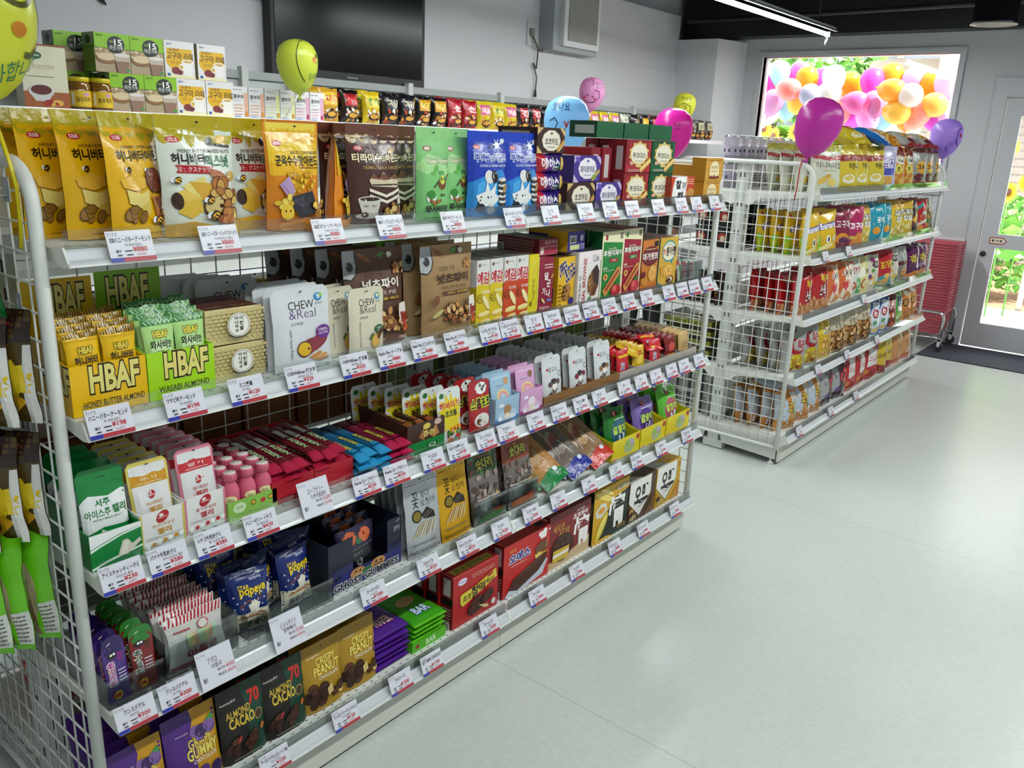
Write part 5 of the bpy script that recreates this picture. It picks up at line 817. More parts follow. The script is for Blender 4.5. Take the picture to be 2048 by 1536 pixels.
def jb(key, c, c2, desc): bag(key, 'jelly_bag', 'candy bag', desc, .15, .16, .05, c, [E(.5, .45, .36, .3, c2), T('알알이', .2, .42, .8, .62, 'c8e850', .03, '1c3a1c', .05), N(.2, .14, .8, .36, 12, [c, 'b8c8e0', c2, 'd8e0f0'], .08, 3), E(.4, .88, .12, .06, '8a1c20'), T('정통', .32, .85, .48, .91, 'f0d8c8', .0), LINES(.3, .74, .8, .78, 1, 'e8f0e8')], wr=.008, seed=len(desc))
jb('jgr', '17741f', '2a5a7c', 'green grape jelly bag'); jb('jpu', '7c64ac', '4a2c7c', 'purple grape jelly bag'); jb('jpk', '54b02c', 'b0506c', 'green and pink jelly bag')
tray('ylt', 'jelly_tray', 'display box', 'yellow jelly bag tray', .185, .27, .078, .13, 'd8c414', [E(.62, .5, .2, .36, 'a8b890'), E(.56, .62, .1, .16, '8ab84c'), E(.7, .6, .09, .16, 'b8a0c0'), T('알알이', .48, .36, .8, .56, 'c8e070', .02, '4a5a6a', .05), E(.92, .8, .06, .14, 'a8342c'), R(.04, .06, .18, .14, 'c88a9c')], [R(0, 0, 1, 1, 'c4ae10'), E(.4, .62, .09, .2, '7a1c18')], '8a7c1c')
for k, x, q in (('jgr', 1.905, 'beside the dried fish'), ('jpu', 2.098, 'in the middle'), ('jpk', 2.290, 'at the shelf end')):
    row('ylt', x, .06, Z, 1, 0, q); row(k, x, .10, Z + .012, 4, .055, 'in the tray ' + q, tilt=12)

# ---- bottom shelf
Z = ZS[4]
NB = ['3c2014', '5a3018', '4a2818']
pouch('grp', 'chocolate_pouch', 'chocolate pouch', 'purple and gold grape gummy pouch', .125, .178, .028, '4c2478', [Q([(.5, 0), (1, 0), (1, 1), (.52, 1), (.56, .85), (.47, .7), (.53, .55)], 'c08c18'), T('GRAPE', .4, .5, .86, .62, 'e4cf5c', .02, '2a1438', .03), T('GUMMY', .34, .36, .95, .51, 'e4cf5c', .03, '2a1438', .03), T('CHOCOLATE', .44, .30, .9, .355, 'f0ead8', .01), N(.55, .62, .9, .74, 9, ['5a3c7c', '3c2458', '7a5a98'], .1, 2, None, 1), Q([(.78, .78), (.92, .84), (.95, .74)], '3a8a3c'), T('sunnydry', .2, .72, .44, .75, 'e0d8e8', .0), N(.1, .04, .9, .2, 14, ['4a2c74', '2e1850', '3c2014'], .1, 5, None, .9)], finish=MATTE, seed=3, wr=.0018, flat_top=.88)
pouch('cac', 'chocolate_pouch', 'chocolate pouch', 'dark green almond cacao pouch', .118, .185, .028, '17120f', [Q([(.58, 0), (1, 0), (1, 1), (.5, 1), (.6, .7)], '0f3c2a'), T('sunnydry', .06, .8, .4, .84, 'e4e0d8', .0), T('ALMOND', .14, .6, .68, .7, 'c8a83c', .02), T('CACAO', .18, .46, .74, .6, 'd8b840', .03), T('70', .66, .66, .92, .86, 'c02a24', .04), E(.84, .5, .1, .07, 'b89a50'), E(.84, .5, .085, .06, '3a2a20'), N(.15, .1, .7, .3, 10, NB, .1, 4, '2a140c'), E(.88, .32, .07, .045, 'c0642c', 70), E(.35, .3, .08, .03, 'a8303c', 60), LINES(.2, .03, .8, .06, 1, 'a89a80')], finish=MATTE, seed=5, wr=.0018, flat_top=.88)
pouch('pea', 'chocolate_pouch', 'chocolate pouch', 'gold crispy peanut chocolate pouch', .118, .18, .028, 'a8821c', [T('sunnydry', .12, .8, .44, .84, 'f0e8d0', .0), T('CRISPY', .32, .66, .84, .78, 'e8d060', .02, '6a4c10', .02), T('PEANUT', .24, .52, .92, .66, 'e8d060', .03, '6a4c10', .02), T('CHOCOLATE', .36, .455, .86, .505, 'f4f0e0', .01), N(.08, .08, .45, .38, 12, NB, .1, 4, '2a140c', 1), N(.6, .12, .95, .3, 7, NB + ['d8b860'], .09, 6, '2a140c'), Q([(.5, .3), (.62, .36), (.66, .22), (.52, .18)], 'd8c07c')], finish=MATTE, seed=7, wr=.0018, flat_top=.88)
row('grp', .064, .075, Z, 6, .036, 'bottom shelf, beside the net post', tilt=9, s=.92); row('grp', .186, .075, Z, 7, .034, 'bottom shelf, beside the green pouches', tilt=8, dx=-.004)
row('cac', .308, .075, Z, 4, .045, 'bottom shelf, beside the purple pouches', tilt=5); row('cac', .423, .075, Z, 4, .045, 'bottom shelf, beside the gold pouches', tilt=5)
row('pea', .543, .08, Z, 5, .038, 'bottom shelf, beside the green pouches', tilt=5, dx=-.006); row('pea', .663, .085, Z, 5, .038, 'bottom shelf, beside the purple bars', tilt=5, dx=-.012)
mb = MB()
def barpack(key, c, c2, desc, ops):
    mb = MB(); W, D, H = .125, .21, .017
    def sec(u, v): a = 2 * PI * u; k = 1 if .07 < v < .93 else .12; return (W / 2 * math.copysign(abs(math.cos(a)) ** .35, math.cos(a)), D * v, H / 2 + H / 2 * k * math.copysign(abs(math.sin(a)) ** .5, math.sin(a)) + .0015 * noise.noise((u * 4, v * 9, 1)))
    mb.grid(sec, 20, 20, lambda u, v: c2 if v < .07 or v > .93 else c, 0, True); paint(mb, ops, lambda u, v, d: (-W / 2 * .86 + W * .86 * u, D * (.1 + .8 * v), H + d + .0012), W * .86, D * .8, [.25, .5, .75], [.25, .5, .75]); tpl(key, 'snack_bar_pack', 'snack pack', desc, mb.build(key, FILM))
barpack('kin', '4a1c84', '5a2c94', 'purple wafer bar pack', [E(.4, .5, .3, .2, 'b8946a', 20), T('WAFER', .25, .1, .85, .3, 'f4e8f0', .02, 'b02434', .06), LINES(.3, .8, .9, .9, 1, 'e8d8a0')]); barpack('lac', '3c9c14', '66c428', 'lime green bar pack', [E(.5, .55, .34, .2, 'c8a870', 10), T('BAR', .3, .1, .8, .3, 'e4f0f4', .02, '2c5aa8', .06), LINES(.1, .8, .9, .95, 2, '2c6a14')])
for i in range(6): put('kin', .775 + RD.uniform(-.004, .004), .075 + .004 * (i % 2), Z + .0178 * i, RD.uniform(-3, 3), 0, f'purple wafer bar pack, {ORD[i]} from the bottom of its pile on the bottom shelf', 'purple bar packs')
tray('lat', 'display_box', 'display box', 'lime green bar pack tray', .134, .235, .03, .085, '54b41c', [E(.15, .5, .06, .2, 'a02020'), T('BAR', .4, .2, .7, .8, 'd8f0c8', .02)], (), '3c7a14'); row('lat', .912, .072, Z, 1, 0, 'bottom shelf')
for i in range(5): put('lac', .912, .08 - .004 * i, Z + .003 + .0178 * i, RD.uniform(-2, 2), 0, f'lime green bar pack, {ORD[i]} from the bottom of its pile', 'green bar packs')
BR_ = lambda x, y, r: [E(x, y, r, r * .62, '3a2018', 20, 20), E(x, y, r * .9, r * .52, '4c2a20', 20, 20)] + N(x - r * .6, y - r * .3, x + r * .6, y + r * .35, 16, ['5a3428', '3a2018', '6a4434'], r * .16, 5)
SD = [R(0, 0, 1, 1, '7c1418'), R(.2, .62, .8, .95, 'b0a8a8'), R(0, .44, 1, .58, '1c1416'), LINES(.1, .1, .9, .4, 6, 'c0b0b0')] + BARCODE(.1, .02, .9, .16)
carton('rd1', 'chocolate_cake_box', 'cake box', 'red rice cake chocolate box with yellow ribbon', .205, .047, .172, 'b01c20', [E(.2, .85, .1, .06, 'e8e0f0'), T('Oomyong', .1, .82, .3, .875, '3a3c9c', .01), LINES(.4, .82, .9, .9, 2, 'e0a8a0'), Q([(.15, .45), (.2, .38), (.5, .48), (.92, .62), (.94, .76), (.9, .79), (.5, .66), (.16, .62)], 'c8a820'), Q([(.15, .44), (.2, .37), (.5, .46), (.95, .61), (.93, .76), (.5, .64), (.14, .6)], 'd8c23c'), E(.8, .72, .07, .025, 'a82020', 14), T('초코', .2, .46, .38, .56, '1c1410', .02), T('찰', .38, .43, .54, .66, '1c1410', .02), T('떡', .54, .47, .68, .66, '1c1410', .02), T('파이', .7, .56, .88, .66, '1c1410', .01), BR_(.5, .26, .2), BR_(.74, .34, .14), Q([(.52, .26), (.72, .18), (.76, .12), (.66, .13)], 'd8c490'), E(.86, .17, .05, .05, 'd8d4d0', 30)], SD, [R(.08, .2, .92, .8, 'c0aa34'), T('초코찰떡파이', .14, .3, .86, .7, '2a1a10', .01)])
carton('rd2', 'chocolate_cake_box', 'cake box', 'bright red cake box with chocolate slab and chef', .24, .047, .185, 'c02420', [T('해태', .12, .8, .26, .88, 'd8862c', .02), T('오예스', .12, .6, .56, .78, '2c2c84', .05, 'f0f0f4', .06), LINES(.16, .54, .5, .57, 1, 'f0d8d0'), Q([(.76, .9), (.92, .94), (.9, .8), (.78, .8)], 'f0ece8'), E(.78, .9, .05, .05, 'f0ece8'), E(.87, .93, .05, .05, 'f0ece8'), Q([(.66, .68), (.78, .76), (.94, .74), (.96, .56), (.7, .5)], '6a4028'), E(.75, .5, .08, .06, 'e8d070'), S([(.76, .36), (.76, .52)], .04, 'e8e0d0'), S([(.66, .54), (.95, .5)], .02, 'd8b020'), S([(.9, .6), (.94, .74)], .012, 'e0c080'), Q([(.1, .1), (.2, .3), (.75, .48), (.95, .5), (.9, .25), (.3, .04)], '4a2a1c'), Q([(.2, .3), (.75, .48), (.95, .5), (.4, .3)], '5c3826'), Q([(.04, .04), (.12, .12), (.3, .04), (.75, .2), (.92, .36), (.96, .34), (.85, .1), (.4, 0), (.06, 0)], 'c4ccd8'), E(.97, .92, .02, .02, 'e0e0e8')], SD, [R(0, 0, 1, 1, 'b02020'), R(.78, .3, .96, .8, '3a2c2c')])
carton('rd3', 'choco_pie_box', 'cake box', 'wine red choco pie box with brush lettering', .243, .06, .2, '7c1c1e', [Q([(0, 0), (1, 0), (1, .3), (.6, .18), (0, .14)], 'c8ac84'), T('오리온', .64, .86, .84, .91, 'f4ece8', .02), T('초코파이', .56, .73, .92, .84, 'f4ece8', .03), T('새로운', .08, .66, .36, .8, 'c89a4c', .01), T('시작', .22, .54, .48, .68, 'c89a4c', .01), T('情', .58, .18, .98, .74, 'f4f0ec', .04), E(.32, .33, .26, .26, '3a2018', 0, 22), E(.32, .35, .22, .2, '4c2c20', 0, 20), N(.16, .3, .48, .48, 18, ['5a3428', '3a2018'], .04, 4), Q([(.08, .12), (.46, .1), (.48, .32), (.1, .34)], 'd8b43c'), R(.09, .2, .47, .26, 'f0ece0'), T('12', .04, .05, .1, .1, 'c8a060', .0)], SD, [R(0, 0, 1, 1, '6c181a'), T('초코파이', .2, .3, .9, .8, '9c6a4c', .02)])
carton('rd4', 'choco_pie_box', 'cake box', 'yellow and dark green banana pie box', .235, .06, .21, 'd0a018', [Q([(.1, .0), (.14, .3), (.62, .72), (1, .8), (1, 0)], '17241c'), Q([(.06, .92), (.4, .98), (.3, .86)], 'e8d468'), E(.3, .82, .28, .05, 'e8d468', -25), E(.36, .9, .2, .03, 'f0e08c', -25), Q([(.05, .62), (.2, .74), (.34, .7), (.38, .56), (.22, .46), (.08, .5)], 'd8d6c8'), E(.22, .6, .1, .06, 'd89a2c'), T('초코파이', .64, .82, .97, .92, 'f0ece0', .02, '2a2010', .03), T('바나나', .72, .76, .9, .8, 'e8c83c', .01), T('情', .42, .14, .9, .76, 'f2f0ec', .04), E(.24, .28, .26, .09, 'd8c03c', 55, 18), E(.24, .29, .2, .06, 'e8d868', 55, 18), Q([(.0, 0), (.6, 0), (.4, .06), (0, .05)], 'd8a828'), T('맛있는', .7, .08, .95, .16, 'c89a2c', .01)], [R(0, 0, 1, 1, '1c2418'), T('초코파이', .1, .5, .9, .8, 'a89a60', .01)], [R(0, 0, 1, 1, 'c89a14')])
def ott(key, c, c2, desc): carton(key, 'wafer_pie_box', 'cake box', desc, .195, .05, .17, c, [Q([(.04, .96), (.0, .5), (.42, .06), (.84, .52), (.84, .98)], '4a6a34' if key == 'otb' else '6a4a2a'), Q([(.02, .98), (.0, .52), (.42, .1), (.82, .54), (.82, 1), (.1, 1)], 'e4e2de'), T('오뜨', .2, .42, .72, .84, '1c1816', .04), LINES(.34, .3, .52, .36, 1, '7a7470'), S([(.26, .46), (.5, .38), (.72, .46)], .03, '1c1816')] + [Q([(.6 + .04 * i, .02), (.68 + .04 * i, .02), (.95 + .01 * i, .4), (.9, .4)], c2 if i % 2 else c) for i in range(8)] + [T('오뜨', .88, .82, .98, .92, '6a4a7c', .01), T('쇼콜라', .05, .06, .28, .2, 'e8dc90', .02, '2a1c10', .04), E(.1, .28, .08, .08, 'c89a3c'), Q([(.02, .22), (.1, .3), (.2, .22), (.12, .14)], '3a2014')], [R(0, 0, 1, 1, c), Q([(.3, 1), (0, .4), (0, 1)], 'd8d4d0')], [R(0, 0, 1, 1, c), Q([(0, 0), (.5, 0), (.3, 1), (0, 1)], 'b8b4b0')])
ott('ota', '4a3020', '7a5434', 'brown chocolate cake box with white diamond'); ott('otb', 'c89a1c', 'b8742c', 'yellow cheese cake box with white diamond')
row('rd1', 1.108, .07, Z, 4, .052, 'bottom shelf', jit=0, dx=-.008); row('rd2', 1.355, .07, Z, 3, .05, 'bottom shelf', jit=0, dx=-.006); row('rd3', 1.60, .075, Z, 3, .063, 'bottom shelf', jit=0); row('rd4', 1.852, .07, Z, 3, .063, 'bottom shelf', jit=0)
row('ota', 2.075, .07, Z, 4, .053, 'bottom shelf', jit=0); row('otb', 2.28, .07, Z, 4, .053, 'bottom shelf', jit=0)

# ---- goods on the rear side of the first gondola, seen through its nets
mb = MB(); mb.lathe([(0, 0, '3a3c30'), (.036, 0, '3a3c30'), (.036, .006, '6a6a4a'), (.036, .085, '6a6a4a'), (.031, .098, 'c8a43c'), (.033, .1, 'c8b050'), (.033, .118, 'c8b050'), (0, .118, 'c8b050')], 20)
tpl('rjar', 'tea_jar', 'jar', 'dark tea jar with gold lid', mb.build('rjar', PLAST))
carton('rbx1', 'ramen_box', 'box', 'brown cardboard snack box', .16, .14, .14, '7a4a24', [R(.1, .2, .9, .8, 'a87434'), LINES(.2, .3, .8, .7, 4, '5a3414')]); carton('rbx2', 'tea_carton', 'box', 'green tea carton', .12, .12, .17, '6a7a34', [R(0, .4, 1, .7, 'b8c08c'), E(.5, .3, .2, .14, '3a4a1c')]); carton('rbx3', 'grain_carton', 'box', 'pale grey grain carton', .13, .13, .2, '8c8a80', [E(.5, .7, .25, .14, '5a5044'), LINES(.2, .3, .8, .5, 3, '6a665c')])
for i in range(14): put('rjar', .28 + .085 * i, .50, ZS[1], 0, 0, f'dark tea jar with gold lid, {ORD[i]} from the post, seen through the net', 'tea jars behind the net')
for i in range(6): put('rbx1', .16 + .17 * i, .585, ZS[2], 180, 0, f'brown cardboard snack box, {ORD[i]} along the rear third shelf', 'boxes behind the net')
for i in range(8): put(('rbx2', 'rbx3')[i % 2], 1.27 + .138 * i, .575, ZS[2], 180, 0, f'{TP[("rbx2", "rbx3")[i % 2]]["desc"]}, {ORD[i // 2]} of its kind on the rear third shelf', 'cartons behind the net')
for i in range(6): put(('rbx3', 'rbx1')[i % 2], .12 + .18 * i, .585, ZS[3], 180, 0, f'{TP[("rbx3", "rbx1")[i % 2]]["desc"]}, {ORD[i // 2]} of its kind on the rear fourth shelf', 'cartons behind the fourth shelf')

# ------------------------------------------------------------------ snack bags on the second gondola
G2 = 3.41
def chips(key, c, desc, ops, W=.2, H=.235, D=.068, sd=1, cr='', fin=FILM): bag(key, 'snack_bag', 'snack bag', desc, W, H, D, c, ops, sd and fin, sd, .009, cr)
BAND = lambda y0, y1, c: [R(0, y0, 1, y1, c)]
chips('kwh', 'c9ccb8', 'cream honey butter chip bag', [Q([(0, .8), (.5, .74), (1, .8), (1, .7), (.5, .66), (0, .72)], 'a8202c'), Q([(0, .86), (1, .86), (1, 1), (0, 1)], 'b5b24c'), T('허니버터칩', .1, .5, .92, .64, '3a2c1c', .0), LINES(.3, .44, .8, .47, 1, '9a8a5a'), E(.35, .25, .14, .08, 'd8b44c', 30), E(.65, .22, .16, .09, 'e2c468', -20), E(.5, .34, .1, .05, 'c89a34', 10)], sd=2)
chips('kye', 'c9b22c', 'olive yellow honey chip bag', [Q([(0, .76), (1, .78), (1, .66), (0, .62)], '8c1c24'), R(0, .9, 1, 1, 'b8a42c'), T('허니', .4, .46, .9, .6, '2c2410', .02), E(.5, .26, .24, .1, 'e8e4d0'), E(.5, .28, .18, .06, 'd8c05c'), LINES(.2, .08, .8, .12, 1, '8a7a1c')], sd=3)
chips('kpu', 'b8b4d0', 'lilac and white snack bag', [T('감자', .2, .5, .85, .72, '5a2c8c', .03, 'f0eef4', .05), R(.2, .32, .8, .48, '4a50a8'), E(.5, .2, .3, .1, 'd8a04c'), R(0, 0, 1, .1, '6aa8d0')], sd=4)
chips('kor', 'c07a1c', 'amber snack bag with brown band', [Q([(0, .82), (1, .7), (1, 1), (0, 1)], '6c1c14'), E(.6, .68, .26, .12, 'd8d4c0'), T('꼬칼', .42, .63, .78, .74, '2c1c10', .03), E(.5, .45, .2, .12, 'd8c84c'), T('콘', .4, .4, .6, .5, '2c1c10', .03), N(.1, .08, .9, .28, 12, ['d89a3c', 'b86a1c', 'e0b464'], .1, 4)], sd=5)
chips('kgr', '8f9088', 'grey sweet chestnut snack bag', [STAR(.58, .5, .3, .2, 9, 'd89a1c', .7), T('꼬북', .38, .43, .78, .57, '2c1c14', .03), E(.5, .24, .26, .1, '5c1c18'), Q([(0, .0), (1, 0), (1, .12), (0, .16)], '8c2c2c'), R(0, .88, 1, 1, '5a2c20')], sd=6)
chips('kba', 'd4ac14', 'yellow banana puff bag', [Q([(0, 0), (.4, 0), (.15, .4), (0, .45)], '7ab81c'), Q([(.1, .62), (.9, .74), (.92, .62), (.12, .5)], '5a4a90'), T('Banana', .16, .55, .86, .7, 'f0ecf0', .03, '4a3a84', .05, 8), E(.2, .9, .06, .04, 'b82020'), E(.5, .3, .09, .09, 'f4f4f0'), E(.51, .3, .05, .06, '1c1a1c'), E(.8, .32, .07, .07, 'f4f4f0'), E(.81, .32, .04, .05, '1c1a1c'), E(.5, .13, .3, .07, 'efe09a', 15)], sd=7)
chips('kcr', '7c1434', 'crimson sweet potato snack bag', [T('고구마', .2, .5, .85, .68, 'f0e4e8', .02), E(.5, .25, .32, .13, 'd88c2c'), E(.6, .2, .24, .1, '5c1c4c')], sd=8)
chips('kma', 'a81c54', 'magenta sweet potato snack bag', [T('고구마', .2, .42, .9, .6, 'f4eaf0', .03), Q([(.3, .0), (1, 0), (1, .3), (.6, .36)], 'd8842c'), R(.2, .18, .6, .26, 'd8c04c')], sd=9)
chips('kte', '1f8fa8', 'teal crab snack bag', [N(.1, .4, .9, .9, 12, ['d8b44c', 'e0e4e0'], .03, 3), E(.45, .3, .2, .1, 'd8962c'), T('꽃게', .4, .5, .85, .66, 'e8f0f0', .02), Q([(.7, 0), (1, 0), (1, 1), (.9, 1)], '6ac4d4')], sd=10)
chips('kyb', 'd0b02c', 'yellow snack bag with black lettering', [R(0, .84, 1, 1, 'c8962c'), T('오징어', .2, .6, .9, .76, 'f4f2ea', .03, '1c1a14', .08), T('땅콩', .3, .42, .85, .58, 'f4f2ea', .03, '1c1a14', .08), N(.1, .08, .9, .34, 14, ['e2d48c', 'c8b04c', 'f0e8b8'], .08, 5)], sd=11)
chips('kbl', '5c1418', 'black and dark red snack bag', [Q([(0, .4), (1, .8), (1, 1), (0, 1)], '17120f'), Q([(.3, .4), (.7, .6), (.75, .4), (.5, .3)], 'd8a41c'), Q([(.3, .2), (.9, .3), (.9, .12), (.4, .05)], '2c1412')], sd=12)
chips('kre', 'b01c24', 'red snack bag with swirling stripes', [Q([(0, .2), (1, .45), (1, .35), (0, .1)], 'd8d0c0'), Q([(.1, .7), (.6, .9), (.7, .84), (.2, .64)], '3a8a8c'), E(.6, .56, .14, .06, '8ac0b8'), N(.2, .3, .9, .6, 8, ['d87c2c', 'e8e0d4'], .06, 3), E(.4, .12, .3, .08, 'd8983c')], sd=13)
chips('kgn', '3c5a1c', 'green and brown snack bag', [Q([(.5, 1), (1, .7), (1, .3), (.7, .4)], 'c8c4b4'), N(.3, .1, .95, .6, 14, ['a8703c', 'c89a5c', '7a4a24'], .08, 3), Q([(0, .1), (.5, .2), (.4, 0), (0, 0)], 'd87c2c')], sd=14)
chips('krd', 'a8161c', 'red spicy rice cake snack bag', [R(0, 0, 1, .26, 'b87c44'), N(.05, .02, .95, .26, 18, ['b8784c', 'd09a68', '9a5c34'], .08, 3), T('스낵', .5, .3, .74, .62, 'f4f0ec', .02, '2c0c0c', .05), T('매운떡', .56, .66, .92, .84, 'e0c42c', .02), R(0, .94, 1, 1, '8c0e14'), Q([(.86, .2), (1, .2), (1, .9), (.92, .9)], 'd8d0c8')], sd=15)
chips('ksh', 'c8642c', 'orange shrimp snack bag', [Q([(.3, 0), (1, 0), (1, .9), (.6, 1)], 'e4dcc8'), STAR(.55, .4, .3, .2, 12, 'c83434', .5), T('새우', .36, .62, .9, .8, '3a2420', .03, 'f4ece4', .05), N(.2, .05, .8, .2, 8, ['d8a86c', 'c87c44'], .08, 3)], sd=16)
chips('kon', 'cfd0c8', 'white onion ring bag', [T('양파', .4, .6, .85, .8, 'a82c2c', .03), E(.4, .3, .16, .12, 'b8542c'), E(.4, .3, .1, .07, 'cfd0c8'), R(.6, .1, .9, .5, '4a9a4c'), T('링', .66, .2, .86, .4, 'f0f0ea', .03)], sd=17)
chips('kcm', 'd4ca8c', 'pale cream corn snack bag', [Q([(0, .6), (.6, .8), (.5, .5), (0, .4)], 'e8e4cc'), E(.5, .28, .2, .14, 'a85c2c'), E(.5, .28, .13, .09, 'd4ca8c'), E(.7, .6, .12, .08, '6a5a2c')], sd=18)
chips('kmx', 'c8c0b0', 'white snack bag with coloured shapes', [N(.1, .1, .9, .6, 16, ['d8b42c', 'c83440', '4a8a3c', '5a3c7c', 'e8e4da'], .09, 4), E(.55, .74, .3, .1, '2c2a2c'), T('포테토', .34, .69, .78, .79, 'f0ece4', .02), E(.3, .86, .1, .06, '8a2c6c')], sd=19)
chips('kpo', 'ac1c28', 'red potato chip bag with yellow script', [T('포카칩', .24, .5, .9, .7, 'e8cc1c', .03, '8c1018', .03, 6), Q([(0, 0), (1, 0), (1, .26), (.5, .34), (0, .22)], '4a8c90'), E(.5, .14, .3, .1, 'd8a04c', 10), E(.62, .3, .16, .07, 'e0b45c')], sd=20, H=.25)
chips('kon2', '8c8a88', 'silver grey onion snack bag', [R(0, .46, 1, .56, '5c2420'), E(.5, .24, .28, .14, 'c8803c'), E(.5, .24, .2, .09, 'e0a860'), E(.5, .26, .08, .04, '8a4a24'), R(0, .6, 1, 1, 'b4b4b4')], sd=21, fin=FOIL)
chips('kvi', '56164c', 'dark purple snack bag with yellow burst', [STAR(.6, .56, .3, .16, 8, 'd8c42c', .5), T('자갈치', .4, .5, .84, .62, '5c1448', .03), Q([(0, 0), (1, 0), (1, .22), (.3, .1)], 'c87c34'), Q([(.8, .3), (1, .2), (1, 1), (.9, 1)], 'e0d8dc')], sd=22)
chips('kpc', 'a8a8a4', 'silver popcorn bag with red crescent', [E(.5, .66, .32, .2, 'a81c28'), E(.6, .7, .24, .15, 'b4b4b0'), T('콘', .5, .62, .9, .82, 'a81c28', .04, 'f0f0f0', .06), E(.5, .28, .36, .2, 'd0b41c'), N(.2, .12, .8, .36, 16, ['d8bc2c', 'e8d45c', 'b88a1c'], .09, 3), N(.4, .08, .7, .18, 4, ['8a3c1c'], .06, 5)], sd=23, fin=FOIL)
chips('kyn', 'c09c1c', 'golden crunchy corn bag', [R(0, .66, 1, .86, 'd8bc2c'), T('조청', .3, .62, .85, .8, '1c2c6c', .03, 'f0ecd8', .05), N(.2, .1, .95, .5, 22, ['c88a3c', 'e0b464', 'a86a24'], .07, 3)], sd=24)
chips('knu', 'a8743a', 'beige topped bag of nut crackers', [R(0, .6, 1, 1, 'bdb49a'), T('땅콩강정', .25, .66, .9, .78, '3a2c20', .01), N(.02, .03, .98, .58, 60, ['c08844', 'd8a868', '8a5a2c', 'e0bc80', 'a87034'], .075, 4, '5c3a18')], sd=25, W=.22)
chips('kbu', '1d62a8', 'blue and white stick snack bag', [Q([(.25, .1), (.8, 0), (.9, .9), (.5, .96), (.2, .6)], 'd4dce4'), E(.52, .62, .2, .14, 'a82434'), T('눈', .4, .55, .64, .7, 'f4f0f0', .03), STAR(.5, .34, .16, .09, 5, '3c8a2c'), E(.6, .14, .2, .08, 'd8b878')], sd=26)
chips('kgb', '6c2c1c', 'brown and green vegetable snack bag', [T('야채', .36, .56, .84, .8, 'b81c28', .03, 'f0e8e0', .07), N(.1, .05, .9, .4, 14, ['3c7a1c', 'c8a04c', 'd85c2c', 'e0d8c0'], .08, 3)], sd=27)
chips('kgw', '2f9a24', 'bright green pea snack bag', [Q([(.3, .6), (1, .5), (1, .82), (.4, .86)], '1c2c5c'), T('완두', .44, .58, .92, .8, 'e8f0f4', .02), Q([(.3, .44), (1, .34), (1, .5), (.34, .58)], 'e0dcd4'), N(.2, .05, .9, .34, 12, ['b8d88c', '8ac04c', 'd8e8b8'], .08, 3)], sd=28)
chips('koo', 'c47a24', 'orange snack bag with owl eyes', [E(.36, .56, .18, .13, '4a2418'), E(.36, .56, .11, .08, 'd8a03c'), E(.36, .56, .04, .03, '1c100c'), E(.74, .56, .16, .12, '4a2418'), E(.74, .56, .1, .07, 'd8a03c'), E(.74, .56, .04, .03, '1c100c'), Q([(.2, .8), (.8, .8), (.6, .95), (.3, .95)], 'e0d8cc'), N(.2, .06, .9, .26, 10, ['e0a85c', 'b8702c'], .09, 3)], sd=29)
chips('kob', 'b87a34', 'pale blue bag with orange wave', [Q([(0, .3), (.5, .24), (.6, .5), (.35, .9), (0, .96)], 'aeb8c4'), Q([(.6, .95), (1, .9), (1, .5), (.7, .6)], 'c0c4c0'), T('오잉', .46, .44, .92, .72, 'e0c81c', .03, '4a1c2c', .07), E(.86, .4, .08, .06, '2c7a4c'), N(.1, .1, .5, .3, 5, ['d0d8e0', '5a8cb8'], .06, 3)], sd=30)
chips('kdp', '3c1c24', 'dark brown and silver twist snack bag', [Q([(0, .1), (.5, .4), (.4, .96), (0, .9)], '9a9a9c'), STAR(.4, .28, .2, .1, 5, '5c3c8c', .4), N(.5, .5, .95, .8, 6, ['b8303c', 'd87c3c'], .09, 3), Q([(.6, .1), (1, .2), (1, .35), (.7, .3)], '8a8a8c')], sd=31)
chips('krw', 'b02028', 'red and white sausage snack bag', [Q([(.3, .4), (1, .5), (1, .96), (.4, 1)], 'd8d4d0'), T('소시지', .38, .56, .95, .76, 'b01c28', .02), E(.3, .24, .12, .1, 'c87c34', 40), E(.6, .2, .12, .1, '7a3c1c', 40), Q([(.6, 0), (1, 0), (1, .3)], 'e0e0d8')], sd=32)
chips('kyd', 'c8aa24', 'yellow and dark red twisted bag', [Q([(0, 0), (1, 0), (1, .24), (0, .34)], '8c1420'), T('소라', .3, .5, .9, .66, '2c1c14', .02), Q([(0, .5), (.3, .56), (.2, .86), (0, .9)], '9a9a98')], sd=33)
chips('kpe', 'c48a54', 'large peach coloured snack bag', [Q([(0, 0), (1, 0), (1, .22), (0, .12)], 'c84c2c'), Q([(.5, .16), (1, .3), (1, .9), (.6, 1)], 'd8b48c'), T('뻥이요', .4, .36, .85, .7, 'a8703c', .02, 'e0c49c', .04, 30)], sd=34, H=.28, W=.21, D=.1)
